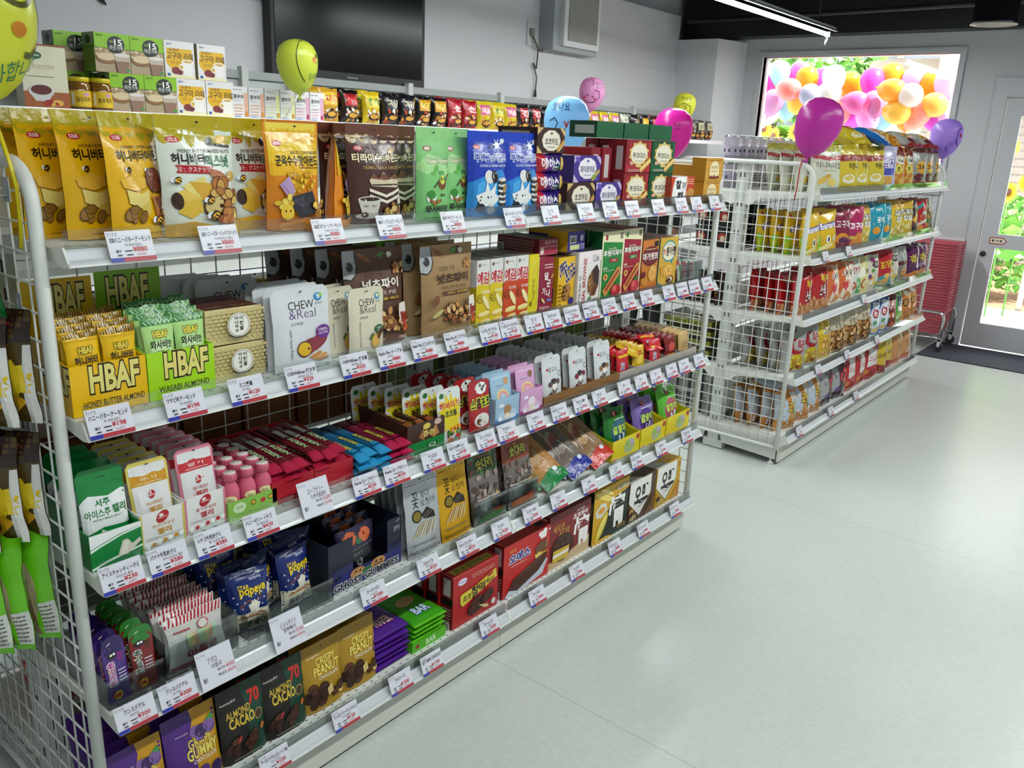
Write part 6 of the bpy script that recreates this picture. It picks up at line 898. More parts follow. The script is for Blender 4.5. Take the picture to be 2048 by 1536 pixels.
SH = [('bag rack top shelf', [('kwh', .18), ('kye', .52), ('kye', .74), ('kye', .97), ('kpu', 1.17), ('kor', 1.38), ('kor', 1.60), ('kgr', 1.84), ('kgr', 2.05), ('kgr', 2.26)]),
('bag rack second shelf', [('kba', .13), ('kba', .345), ('kcr', .56), ('kma', .76), ('kyb', .95), ('kte', 1.14), ('kte', 1.335), ('kyb', 1.54), ('kyb', 1.74), ('kbl', 1.92), ('kre', 2.11), ('kgn', 2.295)]),
('bag rack third shelf', [('krd', .13), ('krd', .345), ('ksh', .55), ('ksh', .73), ('kon', .895), ('kcm', 1.06), ('kmx', 1.24), ('kpo', 1.46), ('kmx', 1.66), ('kon2', 1.865), ('kvi', 2.075), ('kvi', 2.285)]),
('bag rack fourth shelf', [('kpc', .13), ('kpc', .34), ('kyn', .56), ('knu', .77), ('knu', .99), ('knu', 1.22), ('kbu', 1.42), ('kbu', 1.58), ('kgb', 1.74), ('kgw', 1.92), ('koo', 2.11), ('koo', 2.29)]),
('bag rack bottom shelf', [('kob', .12), ('kob', .32), ('kob', .51), ('kdp', .70), ('kdp', .90), ('krw', 1.10), ('krw', 1.29), ('krw', 1.48), ('kyd', 1.68), ('kyd', 1.87), ('kpe', 2.055), ('kpe', 2.262)])]
for k, (pl, its) in enumerate(SH):
    seen = {}
    for j, (key, x) in enumerate(its):
        i0 = seen.get(key, 0); seen[key] = i0 + 1; tot = sum(1 for a in its if a[0] == key)
        w = pl if tot == 1 else f'{ORD[i0]} column, {pl}'
        n = 4 if j == 0 else 2; X = G2 + x; rz = -14 + RD.uniform(-11, 11)
        for i in range(n):
            lb = f"{TP[key]['desc']} {'in front' if i == 0 else ORD[i] + ' in depth'}, {w}"
            r = (RD.uniform(-10, 4) if (j == 0 and i) else rz); s = .92 if k else 1.0
            if k == 0 and j == 0 and i == 0: r = -32
            put(key, X + RD.uniform(-.005, .005) + (.03 if i == 0 and j == 0 and k == 0 else 0), .085 + .072 * i + (.006 if j == 0 and i else 0), ZS[k], r, 7 + RD.uniform(-3, 3), lb, pl, s * (.96 if j == 0 else 1))
Z = ZS[0] + .232
for i, (key, x, y, r) in enumerate((('kye', .42, .15, 30), ('kye', .68, .17, -20), ('kor', .92, .2, 10), ('kbu', 1.02, .13, 5), ('kor', 1.25, .17, -15), ('kor', 1.45, .19, 20), ('kgr', 1.72, .17, -10), ('kgr', 1.95, .19, 15), ('kgr', 2.14, .18, -20))):
    put(key, G2 + x, y - .09, Z, r, 66, f'{TP[key]["desc"]} lying on the upright bags, {ORD[i]} from the balloon', 'snack bags lying on top', .9)
put('kob', G2 + .22, .11, ZS[4] + .165, 20, 72, 'pale blue bag with orange wave tipped over its neighbours', None, .9)
# rear side of the second gondola: cups, cup noodles, nut bags, tins
mb = MB(); mb.lathe([(0, 0), (.034, 0), (.044, .105), (.046, .11), (.0455, .114)], 20, 'e0dce4'); m2 = MB(); m2.lathe([(.047, .112), (.048, .116), (.044, .124), (.03, .127), (0, .127)], 20, 'e8e8ec'); m3 = MB(); m3.lathe([(.0375, .03), (.0415, .075)], 20, 'a8a0b4'); 
for q in range(8): a = q * .785; m3.box(.0405 * math.cos(a) - .003, .0405 * math.sin(a) - .003, .045, .0405 * math.cos(a) + .003, .0405 * math.sin(a) + .003, .06, '2c2a34')
tpl('cup', 'drink_cup', 'drink cup', 'clear lidded drink cup with ice label', mb.build('cup', mat('frosted_cup', 'cfc8d4', rough=.25, trans=.5, spec=.6)), [('lid', m2.build('lid', CLEAR)), ('label', m3.build('label', PLAIN))])
mb = MB(); mb.lathe([(0, 0, '15151a'), (.04, 0, '15151a'), (.05, .1, '17171c'), (.052, .104, 'd0ccc4'), (0, .106, '8c2420')], 20); paint(mb, [E(.5, .5, .3, .3, 'a8302c'), E(.55, .45, .16, .18, 'd8c8a8'), LINES(.2, .85, .8, .95, 1, 'c8c0b0')], lambda u, v, d: ((.0435 + .007 * v + d) * math.cos(PI + (u - .5) * 1.8), (.0435 + .007 * v + d) * math.sin(PI + (u - .5) * 1.8), .01 + .08 * v), .08, .08, [i / 8 for i in range(1, 8)]); tpl('cno', 'cup_noodle', 'cup noodle', 'black cup noodle with red print', mb.build('cno', PAPER))
chips('cnu', '3c2418', 'brown nut bag', [N(.02, .03, .98, .7, 40, ['8a5a34', 'b07c4c', '5c3820'], .08, 3)], W=.16, H=.17, D=.06, sd=40)
mb = MB(); mb.lathe([(0, 0), (.033, 0), (.035, .004), (.035, .088), (.03, .094), (0, .094)], 18, '8f9290'); tpl('tin', 'tin_can', 'tin can', 'plain grey tin can', mb.build('tin', mat('tin_metal', rough=.35, metal=.7, attr=True)))
for i in range(8):
    for j in range(2): put('cup', G2 + .06 + .105 * i, .51 + .11 * j, ZS[0], 0, 0, f'clear lidded drink cup, {ORD[i]} from the net in the {("inner", "outer")[j]} line', 'drink cups on the rear top shelf')
for i in range(8): put('cup', G2 + .06 + .105 * i, .51, ZS[0] + .128, 0, 0, f'clear lidded drink cup stacked on the inner line, {ORD[i]} from the net', 'drink cups on the rear top shelf')
for i in range(4):
    for j in range(2):
        for l in range(2): put('cno', G2 + .07 + .115 * i, .50 + .12 * j, ZS[1] + .1065 * l, 0, 0, f'black cup noodle, {("lower", "upper")[l]} layer, {ORD[i]} from the net, {("inner", "outer")[j]} line', 'cup noodles on the rear second shelf')
for i in range(4): put('cnu', G2 + .10, .49 + .07 * i, ZS[2], 175, 4, f'brown nut bag, {ORD[i]} from the net post on the rear third shelf', 'nut bags on the rear third shelf')
carton('olv', 'laver_box', 'box', 'olive and black laver box', .2, .13, .05, '5c5c14', [R(0, 0, 1, .5, '14140f')], [R(0, .4, 1, 1, '8a8a24'), R(0, 0, 1, .4, '17170f'), LINES(.1, .5, .9, .9, 2, '3c3c14')], STRIPES(0, .05, 1, .95, 8, 'c8c4a8'))
for i in range(4): put('olv', G2 + .12, .50 + .0, ZS[3] + .051 * i, 0, 0, f'olive and black laver box, {ORD[i]} from the bottom of its pile behind the net', 'laver boxes'); put('olv', G2 + .12, .635, ZS[3] + .051 * i, 0, 0, f'olive and black laver box, {ORD[i]} from the bottom of the outer pile', 'laver boxes')
for i in range(4):
    for l in range(3): put('tin', G2 + .06, .49 + .075 * i, ZS[4] + .0945 * l, 0, 0, f'plain grey tin can, {("bottom", "middle", "top")[l]} layer, {ORD[i]} from the net post', 'grey tins on the rear bottom shelf')

# ------------------------------------------------------------------ goods along the back wall
RY, RZ = 2.25, 1.6
carton('tea', 'tea_box', 'tea box', 'large cream tea box with a bowl of red tea', .172, .07, .235, 'd8d4b8', [R(0, .97, 1, 1, '8c4a24'), E(.3, .82, .17, .065, '1c5a34', 0, 14), LINES(.2, .8, .42, .84, 1, 'e0e8dc'), T('오미자생강차', .14, .6, .72, .68, 'c8b488', .0), LINES(.1, .48, .7, .5, 1, '5a5a4a'), R(0, 0, 1, .25, '9c5428'), E(.38, .26, .28, .12, 'd4d4d0', 0, 20), Q([(.1, .26), (.66, .26), (.52, .1), (.24, .1)], 'c8c8c4'), E(.38, .28, .23, .08, '5c1c14', 0, 20), E(.55, .08, .14, .05, '8c1c20'), E(.72, .08, .13, .05, 'd8a84c'), N(.4, .03, .7, .1, 5, ['a82428', 'c8a040'], .05, 3)])
put('tea', .94, RY, RZ, 0, 0, None)
mb = MB(); mb.lathe([(0, 0, '6a4a1c'), (.04, 0, '6a4a1c'), (.043, .004, '7a5420'), (.043, .095, '7a5420'), (.037, .108, '6a4a1c')], 24); m2 = MB(); m2.lathe([(.039, .107), (.041, .109), (.041, .122), (.039, .125), (0, .125)], 24, 'cdb81c'); m3 = MB(); m3.lathe([(.0435, .01), (.0435, .072)], 24, 'd8b41c')
paint(m3, [T('꿀유자차', .2, .3, .75, .6, '3a2a14', .01), E(.6, .76, .12, .12, 'c890b0'), R(.02, .1, .14, .9, 'e0dcc8')], lambda u, v, d: ((.0437 + d) * math.cos(-PI / 2 + (u - .5) * 2.4), (.0437 + d) * math.sin(-PI / 2 + (u - .5) * 2.4), .01 + .062 * v), .1, .062, [i / 10 for i in range(1, 10)])
tpl('jar', 'citron_tea_jar', 'jar', 'honey citron tea jar', mb.build('jar', mat('honey_glass', rough=.08, attr=True, spec=.6)), [('lid', m2.build('lid', PLAST)), ('label', m3.build('label', PAPER))])
for i in range(2): put('jar', 1.075 + .088 * i, RY + .02, RZ - .0, 0, 0, 'honey citron tea jar with yellow lid, ' + ('beside the cream tea box' if i == 0 else 'beside the green grain boxes'))
GRN = [R(0, .0, 1, .62, 'a89478'), N(.02, .35, .95, .62, 30, ['c8b088', 'a88a5c', 'd8c8a4'], .045, 3), E(.32, .36, .3, .14, '8a6038'), E(.32, .4, .27, .1, 'd0bc98'), R(0, .62, 1, 1, '84b81c'), WAVE(.62, .02, '84b81c', 1), E(.6, .72, .25, .22, '1c2420', 0, 20), T('15', .56, .7, .78, .86, 'f0f0ea', .02), T('미숫가루', .42, .58, .8, .7, 'f0f0ea', .0), LINES(.42, .76, .54, .82, 2, 'a8c85c'), Q([(.52, .46), (.98, .46), (.9, 0), (.6, 0)], 'b8a898'), Q([(.55, .3), (.95, .3), (.9, 0), (.6, 0)], '8a6a58'), E(.75, .46, .23, .05, 'd8d0c8'), E(.9, .08, .06, .04, '3c8a34'), T('담터', .06, .9, .24, .95, '2c4a14', .01)]
carton('grn', 'grain_drink_box', 'drink mix box', 'green grain powder box with a glass', .148, .1, .152, '6c9c1c', GRN, [R(0, .7, 1, 1, '8a9c84'), E(.5, .82, .24, .12, '1c2420'), R(.1, .1, .9, .62, '5c841c'), R(0, .62, 1, .66, '4a6c14')])
LAT = [R(0, .0, 1, 1, 'd8d6d4'), E(.5, .48, .46, .3, 'd8a818', 0, 18), R(.08, .6, .92, .8, 'd8a818'), T('달콤한', .16, .72, .5, .8, '6a2c14', .01), T('고구마 라떼', .08, .5, .95, .7, '2c1c10', .01), T('한잔', .2, .38, .5, .46, '8a5a14', -.01), Q([(.56, .46), (.94, .46), (.88, .08), (.62, .08)], 'e4e0dc'), E(.75, .46, .2, .06, 'efece6'), E(.75, .46, .16, .04, 'c8a468'), E(.54, .3, .08, .1, 'e4e0dc'), E(.54, .3, .05, .06, 'c8a030'), E(.35, .2, .14, .1, '7a2c30'), E(.48, .16, .1, .07, '6a2428'), Q([(.0, 0), (1, 0), (1, .06), (0, .1)], 'e2d8a8'), R(.06, .04, .16, .12, '2c5a9c'), T('담터', .08, .88, .24, .94, '3c5a9c', .01)]
carton('lat2', 'latte_mix_box', 'drink mix box', 'white and yellow sweet potato latte box', .142, .1, .152, 'd0ccc4', LAT, [R(0, 0, 1, 1, 'a89c78')])
for l in range(2):
    for i in range(2):
        put('grn', 1.268 + .15 * i - .05 * l * (1) , RY, RZ + .1525 * l, 0, 0, f'green grain powder box, {("lower", "upper")[l]} layer, {("beside the citron jars", "beside the latte boxes")[i]}', 'grain powder boxes'); put('lat2', 1.562 + .145 * i - .045 * l + .012 * i * l, RY, RZ + .1525 * l, 0, 0, f'sweet potato latte box, {("lower", "upper")[l]} layer, {("beside the green boxes", "beside the slim tea boxes")[i]}', 'latte mix boxes')
put('grn', 1.115, RY + .13, RZ + .1525, 0, 0, 'green grain powder box half hidden behind the upper ones'); put('grn', 1.10, RY + .13, RZ, 0, 0, 'green grain powder box standing behind the citron jars'); put('grn', 1.255, RY + .13, RZ, 0, 0, 'green grain powder box at the back of the lower layer')
for n_, c in (('kop', 'd8a890'), ('koy', 'd8dca0'), ('kok', 'd0a0b8')):
    carton(n_, 'kombucha_box', 'tea box', {'kop': 'peach', 'koy': 'pale yellow', 'kok': 'pink'}[n_] + ' striped slim tea box', .086, .07, .138, 'd8d6d6', [R(.74, 0, 1, .8, c), LINES(.06, .86, .6, .92, 1, '8a8a90'), T('콤부차', .08, .6, .72, .74, '2c2c34', .01), LINES(.08, .52, .5, .55, 1, '7a8ab0'), [S([(.1, .1 + .1 * i), (.62, .1 + .1 * i)], .05, c) for i in range(4)], R(.1, .02, .5, .05, '8ab0e0'), E(.86, .12, .08, .09, 'c8882c' if n_ != 'kok' else 'a83050')], [R(0, 0, 1, 1, 'c8c4c4'), R(.0, 0, .3, 1, c)])
for i in range(6): put(('kop', 'kop', 'koy', 'koy', 'kok', 'kok')[i], 1.812 + .0895 * i, RY + .0, RZ, 0, 0, f'{TP[("kop", "kop", "koy", "koy", "kok", "kok")[i]]["desc"]}, {("first", "second")[i % 2]} of two after the latte boxes', 'slim tea boxes')
def nood(key, c, c2, tx, tc, desc, W=.125):
    bag(key, 'noodle_pack', 'noodle pack', desc, W, .165, .08, c, [R(.1, .5, .9, .88, c2), T(tx, .18, .56, .82, .8, tc, .02), N(.08, .06, .92, .46, 22, ['c8842c', 'e0c080', 'a83c24', '3c2418', 'e4dcd0', 'd89a3c'], .09, len(desc)), E(.5, .2, .3, .12, '2c1c18'), E(.5, .22, .24, .08, 'd8a040')], wr=.008, seed=len(desc))
for a in (('nya', 'c8962c', 'e0b83c', '짜장', 'b8302c', 'golden noodle pack'), ('nrb', '16100f', '9c1c20', '불닭', 'd8342c', 'black and red noodle pack'), ('nyl', 'c8ac1c', 'd8c43c', '참깨', '3a7a3c', 'bright yellow noodle pack'), ('nbk', '131316', '1c1c20', '짜왕', 'd8c8a8', 'black noodle pack with pale bowl'), ('nbo', '121214', 'c8901c', '너구리', 'e8dc3c', 'black noodle pack with orange panel'), ('nre', '9c1420', 'b02430', '신', 'f0ece8', 'red noodle pack'), ('nyp', 'c8b820', 'c85c84', '비빔', 'f0ece0', 'yellow and pink noodle pack'), ('nrk', '17171a', 'a8242c', '진', 'f0e8e0', 'black noodle pack with red panel'), ('nwh', 'b4b8a8', 'c8ccb8', '백', '2c2c24', 'white noodle pack'), ('ngn', '3c3424', 'c8bc94', '된장', '3c5a24', 'dark noodle pack with cream panel')): nood(*a)
seq = [('nya', 2.36), ('nrb', 2.50), ('nyl', 2.65), ('nbk', 2.79), ('nbk', 2.92), ('nbo', 3.05), ('nbo', 3.185), ('nre', 3.32), ('nre', 3.455), ('nyp', 3.59), ('nyl', 3.72), ('nyp', 3.85), ('nrk', 3.98), ('nrk', 4.11), ('nbk', 4.25), ('nrk', 4.39), ('nbo', 4.53), ('nre', 4.68), ('nyp', 4.82), ('nyp', 4.96), ('nyp', 5.10), ('nwh', 5.25), ('nbk', 5.40), ('nbo', 5.55), ('nrk', 5.71), ('nre', 5.86), ('nyl', 6.02), ('ngn', 6.20), ('nbk', 6.36), ('ngn', 6.52), ('ngn', 6.68)]
cnt = {}
for k, x in seq:
    i = cnt.get(k, 0); cnt[k] = i + 1; tot = sum(1 for a in seq if a[0] == k)
    for j in range(2): put(k, x, RY + .03 + .1 * j, RZ, RD.uniform(-6, 6), 3, TP[k]['desc'] + (f', {ORD[i]} of {"ten nine eight seven six five four three two one".split()[10 - tot]} along the wall shelf' if tot > 1 else ' on the wall shelf') + (' at the back' if j else ''), 'noodle packs on the wall shelf', 1.0 + .06 * j)

# ------------------------------------------------------------------ bags on hooks outside the net, and what hangs there
mb = MB(); H0 = lambda y, z: [(-.026, y, z + .02), (-.026, y, z), (-.2, y, z + .004), (-.205, y, z + .02)]
chips('hsf', '4a3a14', 'sunflower seed bag with big yellow flowers', [R(0, .72, 1, 1, '2a1a14'), T('씨앗', .3, .78, .8, .94, 'b82840', .02), STAR(.4, .6, .36, .16, 11, 'd8bc1c', .75), STAR(.7, .4, .36, .18, 12, 'e0c424', .75), Q([(.1, .5), (.4, .4), (.3, .3)], '2c5a1c'), Q([(0, 0), (.6, 0), (.9, .2), (.6, .42), (.1, .36)], 'c89a1c'), E(.42, .16, .3, .12, '4a2c10'), Q([(.86, 0), (1, 0), (1, .7), (.92, .7)], 'd8d8d4'), LINES(.02, .02, .3, .3, 6, '8a8470')], W=.15, H=.2, D=.035, sd=50)
chips('hsa', '6cc41c', 'lime green dried sausage bag', [E(.55, .42, .3, .36, 'b8a088'), Q([(.3, .06), (.8, .04), (.72, .56), (.36, .6)], '8a6a54'), E(.5, .76, .16, .1, '7c2018'), E(.58, .68, .1, .04, 'c88a7c'), E(.58, .6, .12, .04, 'd09080'), E(.56, .52, .1, .035, 'd8a090'), R(.84, .06, 1, .36, 'd0d4cc'), LINES(.85, .08, .98, .34, 7, '6a6a64'), E(.6, .08, .14, .04, 'a8c8a0')], W=.15, H=.23, D=.045, sd=51)
chips('hgd', '0e6a2c', 'dark green and white snack bag hanging at the frame', [R(0, .4, 1, .62, 'b4bcb8'), Q([(0, .3), (1, .42), (1, .36), (0, .24)], 'd8e0dc'), R(0, .62, 1, 1, '0a4a20')], W=.14, H=.2, D=.04, sd=52)
HK = (('hsf', .155, 1.245, 3, 'upper hook'), ('hsf', .185, 1.02, 3, 'lower hook'), ('hsa', .195, .83, 4, 'bottom hook'), ('hgd', .145, 1.44, 1, 'topmost hook'))
for k, y, z, n, w in HK:
    m = MB(); m.tube(H0(y, z), .0022, 6, 'b8bcc0'); m.box(-.0255, y - .012, z - .01, -.0245 + .001, y + .012, z + .03, 'b8bcc0')
    tag(obj('display_hook', m.build('hook', PLAIN)), f'steel display hook, the {w} on the net end', 'hook')
    for i in range(n):
        t = TP[k]; x = -.072 - .042 * i - (.03 if k == 'hgd' else 0); hh = .2 if k != 'hsa' else .23
        o = put(k, x, y - .004 + RD.uniform(-.006, .006), z - hh + .012, -90 + RD.uniform(20, 38), 0, f'{t["desc"]}, {ORD[i]} out from the net on the {w}' if n > 1 else t['desc'], f'bags on the {w}' if n > 1 else None)
for i in range(5):
    put('krd' if 0 else 'kre', .09 + .045 * (i % 2), .53 + .045 * i, ZS[4] + .004, -90 + RD.uniform(-20, 20), 5, f'red snack bag, {ORD[i]} in depth on the rear bottom shelf behind the net', 'red bags behind the net end', .75)

# ------------------------------------------------------------------ balloons
LATEX = bpy.data.materials.new('balloon_latex'); LATEX.use_nodes = True
_n = LATEX.node_tree.nodes; _l = LATEX.node_tree.links; _p = _n['Principled BSDF']; _p.inputs['Roughness'].default_value = .3; _a = _n.new('ShaderNodeAttribute'); _a.attribute_name = 'Col'
_t = _n.new('ShaderNodeBsdfTranslucent'); _m = _n.new('ShaderNodeMixShader'); _m.inputs[0].default_value = .35
_l.new(_a.outputs[0], _p.inputs['Base Color']); _l.new(_a.outputs[0], _t.inputs[0]); _l.new(_p.outputs[0], _m.inputs[1]); _l.new(_t.outputs[0], _m.inputs[2]); _l.new(_m.outputs[0], _n['Material Output'].inputs[0])
BPROF = [(.004, -.133), (.014, -.126), (.036, -.113), (.06, -.09), (.08, -.055), (.093, -.015), (.097, .02), (.093, .055), (.08, .086), (.056, .107), (.029, .117), (.0, .12)]
def bal_mesh(name, col, art=()):
    mb = MB()
    def f(u, v):
        t = v * (len(BPROF) - 1); i = min(int(t), len(BPROF) - 2); k = t - i; r = BPROF[i][0] * (1 - k) + BPROF[i + 1][0] * k; z = BPROF[i][1] * (1 - k) + BPROF[i + 1][1] * k; return r, z
    def g(u, v): r, z = f(u, v); a = 2 * PI * u; return (r * math.cos(a), r * math.sin(a), z)
    mb.grid(g, 28, 33, col, 0, True)
    def s(u, v, d):
        r, z = f(0, .1 + .86 * v); a = -PI / 2 + (u - .5) * 2.6; r += d * 1.5 + .0012; return (r * math.cos(a), r * math.sin(a), z + (d + .0008) * (1 if z > 0 else -.3))
    paint(mb, art, s, .22, .24, [i / 12 for i in range(1, 12)], [i / 24 for i in range(1, 24)]); k = MB(); k.lathe([(.005, -.133), (.006, -.139), (.012, -.15), (.0, -.15)], 10, col)
    return mb.build(name, LATEX), k.build(name + 'k', LATEX)
_BM = {}
def balloon(x, y, z, col, s, rz, tilt, lab, art=(), group=None, roll=0, string=None, sc=None):
    key = (col, len(list(flat(art)))); 
    if key not in _BM: _BM[key] = bal_mesh('balloon', col, art)
    o = obj('balloon', _BM[key][0], None, (x, y, z), (math.radians(tilt), math.radians(roll), math.radians(rz))); o.scale = (s, s, s); tag(o, lab, 'balloon', group); obj('knot', _BM[key][1], o)
    if string:
        m = MB(); pts, w, c, l = string; m.tube(pts, w, 6, c); tag(obj('balloon_ribbon', m.build('ribbon', PLAST)), l, 'ribbon')
CURL = [(.5 + .3 * math.cos(a), .55 + .32 * math.sin(a)) for a in [i * .2 - .6 for i in range(22)]]
ART1 = [S([(.5 + .20 * math.cos(a), .70 + .17 * math.sin(a)) for a in [PI * .2 - i * .2 for i in range(18)]], .03, '5a5a14'), S([(.62 + .22 * math.cos(a), .52 + .2 * math.sin(a)) for a in [1.3 - i * .2 for i in range(16)]], .03, '5a5a14'), T('V', .72, .58, .8, .68, 'c8502c', .02), E(.5, .42, .06, .035, 'd88a2c'), T('사합니다', .3, .2, .85, .3, '2c7a6c', .0, None, .05, 12)]
balloon(-.045, .137, 1.70, 'e6ea48', .92, 24, -4, 'big yellow balloon with brown line drawing on the net post', ART1, None, 4, ([(-.04, .12, 1.57), (-.036, .09, 1.50), (-.035, .075, 1.46), (-.033, .083, 1.40), (-.036, .085, 1.36)], .0035, 'd8c81c', 'yellow ribbon tied around the rounded net post'))
FACE = [S([(.62 + .3 * math.cos(a), .58 + .34 * math.sin(a)) for a in [1.2 + i * .2 for i in range(16)]], .018, '3c4a14'), E(.78, .6, .025, .03, '1c1c10'), E(.7, .55, .045, .04, 'd85c2c'), S([(.76, .5), (.8, .52)], .015, '3c2a10'), T('맛', .5, .86, .64, .94, '3c4a14', .0), T('감사해요', .55, .3, .9, .38, '2c6a5c', .0)]
BUN = [S([(.42 + .08 * math.cos(a), .72 + .14 * math.sin(a)) for a in [-.3 + i * .25 for i in range(14)]], .018, '4a3a4a'), S([(.2, .5), (.16, .42), (.24, .34), (.4, .3), (.6, .32), (.74, .42), (.7, .54), (.56, .56)], .018, '4a3a4a'), E(.36, .44, .02, .02, '4a2c3c'), E(.52, .42, .02, .02, '4a2c3c'), E(.28, .4, .03, .03, 'd84c6c'), E(.6, .38, .03, .03, 'd84c6c'), T('맛나요', .6, .6, .9, .74, '3c3440', .0)]
balloon(2.035, 2.10, 1.845, 'd2dc50', 1.0, -12, 6, 'yellow green balloon with a drawn face before the television', FACE, None, -6, ([(2.035, 2.22, 1.6), (2.03, 2.15, 1.66), (2.03, 2.10, 1.715)], .003, 'e8e8e4', 'white stick holding the yellow green balloon')); balloon(2.43, .79, 1.62, '94ccf0', 1.0, -26, 0, 'light blue balloon rising behind the blue cookie pouches', [T('앗나요', .02, .62, .36, .76, '2c3c5c', .0), S([(.0, .5), (.1, .54), (.16, .48), (.1, .4), (.0, .38)], .016, '2c3c5c'), T('v', .26, .42, .36, .5, 'c03c34', .01)], None, 0, ([(2.43, .79, 1.47), (2.425, .785, 1.42), (2.42, .78, 1.35)], .0025, 'd8d8dc', 'white ribbon holding the light blue balloon'))
balloon(4.62, 2.17, 1.875, 'e29ccc', .95, -54, 6, 'small pink balloon with a drawn bunny on the back shelf', BUN, None, 4, ([(4.62, 2.22, 1.6), (4.62, 2.2, 1.68), (4.62, 2.17, 1.745)], .003, 'e8e8e4', 'white stick holding the small pink balloon')); balloon(5.99, 2.17, 1.855, 'dcdc4c', .95, -62, 8, 'small yellow balloon with a drawn curl on the back shelf', [S([(.3, .5), (.24, .42), (.34, .3), (.6, .28), (.76, .38), (.72, .52), (.5, .58), (.36, .54)], .02, '6a6a20'), S([(.45, .5), (.55, .52), (.58, .46), (.5, .44)], .018, '6a6a20'), E(.4, .36, .03, .03, 'c83c2c'), E(.62, .36, .03, .03, 'c83c2c'), T('맛나요', .3, .66, .75, .78, '4a5a20', .0)], None, 6, ([(5.99, 2.22, 1.6), (5.99, 2.2, 1.66), (5.99, 2.175, 1.725)], .003, 'e8e8e4', 'white stick holding the small yellow balloon'))
balloon(3.37, .80, 1.615, 'dc2ca8', 1.02, 0, 0, 'magenta balloon behind the golden cookie boxes', [T('맛', .1, .5, .24, .6, '5c1c5c', .0)], None, 0, ([(3.37, .80, 1.46), (3.385, .785, 1.42), (3.388, .78, 1.36)], .0025, 'b02090', 'magenta ribbon on the rear of the second gondola net'))
balloon(3.405, .075, 1.665, 'cc3cb0', 1.08, -40, 3, 'large purple pink balloon tied to the net of the snack bag gondola', (), None, 12, ([(3.378, .115, 1.522), (3.37, .118, 1.48), (3.375, .122, 1.38), (3.372, .126, 1.33)], .0028, 'a81c30', 'dark red ribbon hanging down the snack bag gondola net'))
balloon(5.83, .085, 1.672, 'b08ce0', 1.05, -72, 4, 'violet balloon with a drawn face at the far gondola end', [S([(.86 + .12 * math.cos(a), .5 + .16 * math.sin(a)) for a in [1.6 + i * .3 for i in range(11)]], .02, '5c2c6c'), E(.84, .52, .03, .04, 'c03048'), T('좋아요', .45, .3, .8, .42, '4c4cb0', .0, None, .05, 40)], None, 0, ([(5.83, .085, 1.51), (5.83, .08, 1.49)], .0025, '6c50b0', 'short violet ribbon under the violet balloon'))
GL = [(1558, 'a8dce4'), (0, 'e46cc8'), (0, 'f0a01c'), (0, 'e04cc0'), (0, 'c4e0e4'), (0, 'f0a01c'), (0, 'e44cc0'), (0, 'f0a41c'), (0, 'f0b840'), (0, 'f0bce0'), (0, 'dcd8d4'), (0, 'f0a018'), (0, 'f4b8dc'), (0, 'f4bc5c'), (0, 'f4948c'), (0, 'c898c4'), (0, 'b8bcd0'), (0, 'd4d4cc'), (0, 'a8dce8'), (0, 'f0cc4c'), (0, 'dc74b4'), (0, 'cc88bc'), (0, 'f4a8a0'), (0, 'd84cd0'), (0, 'f4b0e0'), (0, 'a0dcec'), (0, 'f0cc50'), (0, 'f4a494'), (0, 'cc4cd0'), (0, 'f09c3c'), (0, 'e04cb8'), (0, 'e8f0f0'), (0, 'f4b8dc'), (0, 'f0a42c')]
GP = [(2.19, 2.26), (1.99, 2.25), (1.9, 2.2), (1.77, 2.18), (1.64, 2.21), (1.48, 2.15), (1.28, 2.18), (1.11, 2.22), (1.1, 2.11), (.92, 2.18), (.92, 2.07), (.77, 2.14), (.63, 2.15), (.72, 1.99), (2.08, 2.12), (2.22, 1.99), (1.85, 2.07), (1.66, 2.09), (2.07, 1.95), (1.96, 1.99), (1.41, 2.0), (1.23, 1.98), (1.54, 1.93), (1.41, 1.88), (1.27, 1.86), (1.14, 1.87), (1.03, 1.92), (.84, 1.89), (.69, 1.88), (2.31, 2.04), (2.29, 2.14), (2.24, 1.9), (.63, 1.92), (.92, 1.88)]
m = MB(); m.tube([(8.42, -.6, 2.15), (8.42, .9, 2.06), (8.42, 2.6, 2.12), (8.42, 3.4, 2.2)], .004, 6, 'e0e0e0'); m.tube([(8.5, 3.4, 0), (8.5, 3.4, 2.22)], .02, 8, 'c8c8c8'); m.tube([(8.5, -.62, 0), (8.5, -.62, 2.2)], .02, 8, 'c8c8c8'); tag(obj('garland_line', m.build('line', PLAIN)), 'cord strung outside the window holding the balloon garland', 'cord')
CN = {'a8dce4': 'pale blue', 'e46cc8': 'pink', 'f0a01c': 'orange', 'f0a018': 'orange', 'f0a41c': 'orange', 'f0a42c': 'orange'}
for i, ((y, z), (_, c)) in enumerate(zip(GP, GL)):
    nm = 'balloon in the garland outside the window, ' + ('top' if z > 2.13 else 'middle' if z > 1.96 else 'bottom') + ' tier'
    front = i in (8, 10, 13, 14, 15, 16, 17, 19, 20, 21, 26, 27)
    bx = (7.72 if front else 8.08) + .16 * (i % 2); q = (bx + .59) / 8.49
    balloon(bx, -1.4 + (y + 1.4) * q, 1.57 + (z - 1.57) * q, c, 1.1 * q, -60 + 40 * math.sin(i), 100 if front and i % 3 else (30 * math.sin(i * 1.7)), ('round ' if front else 'bright ') + nm, (), 'garland balloons outside' + (' front' if front else '') + nm[-12:], 20 * math.sin(i * 3.1))

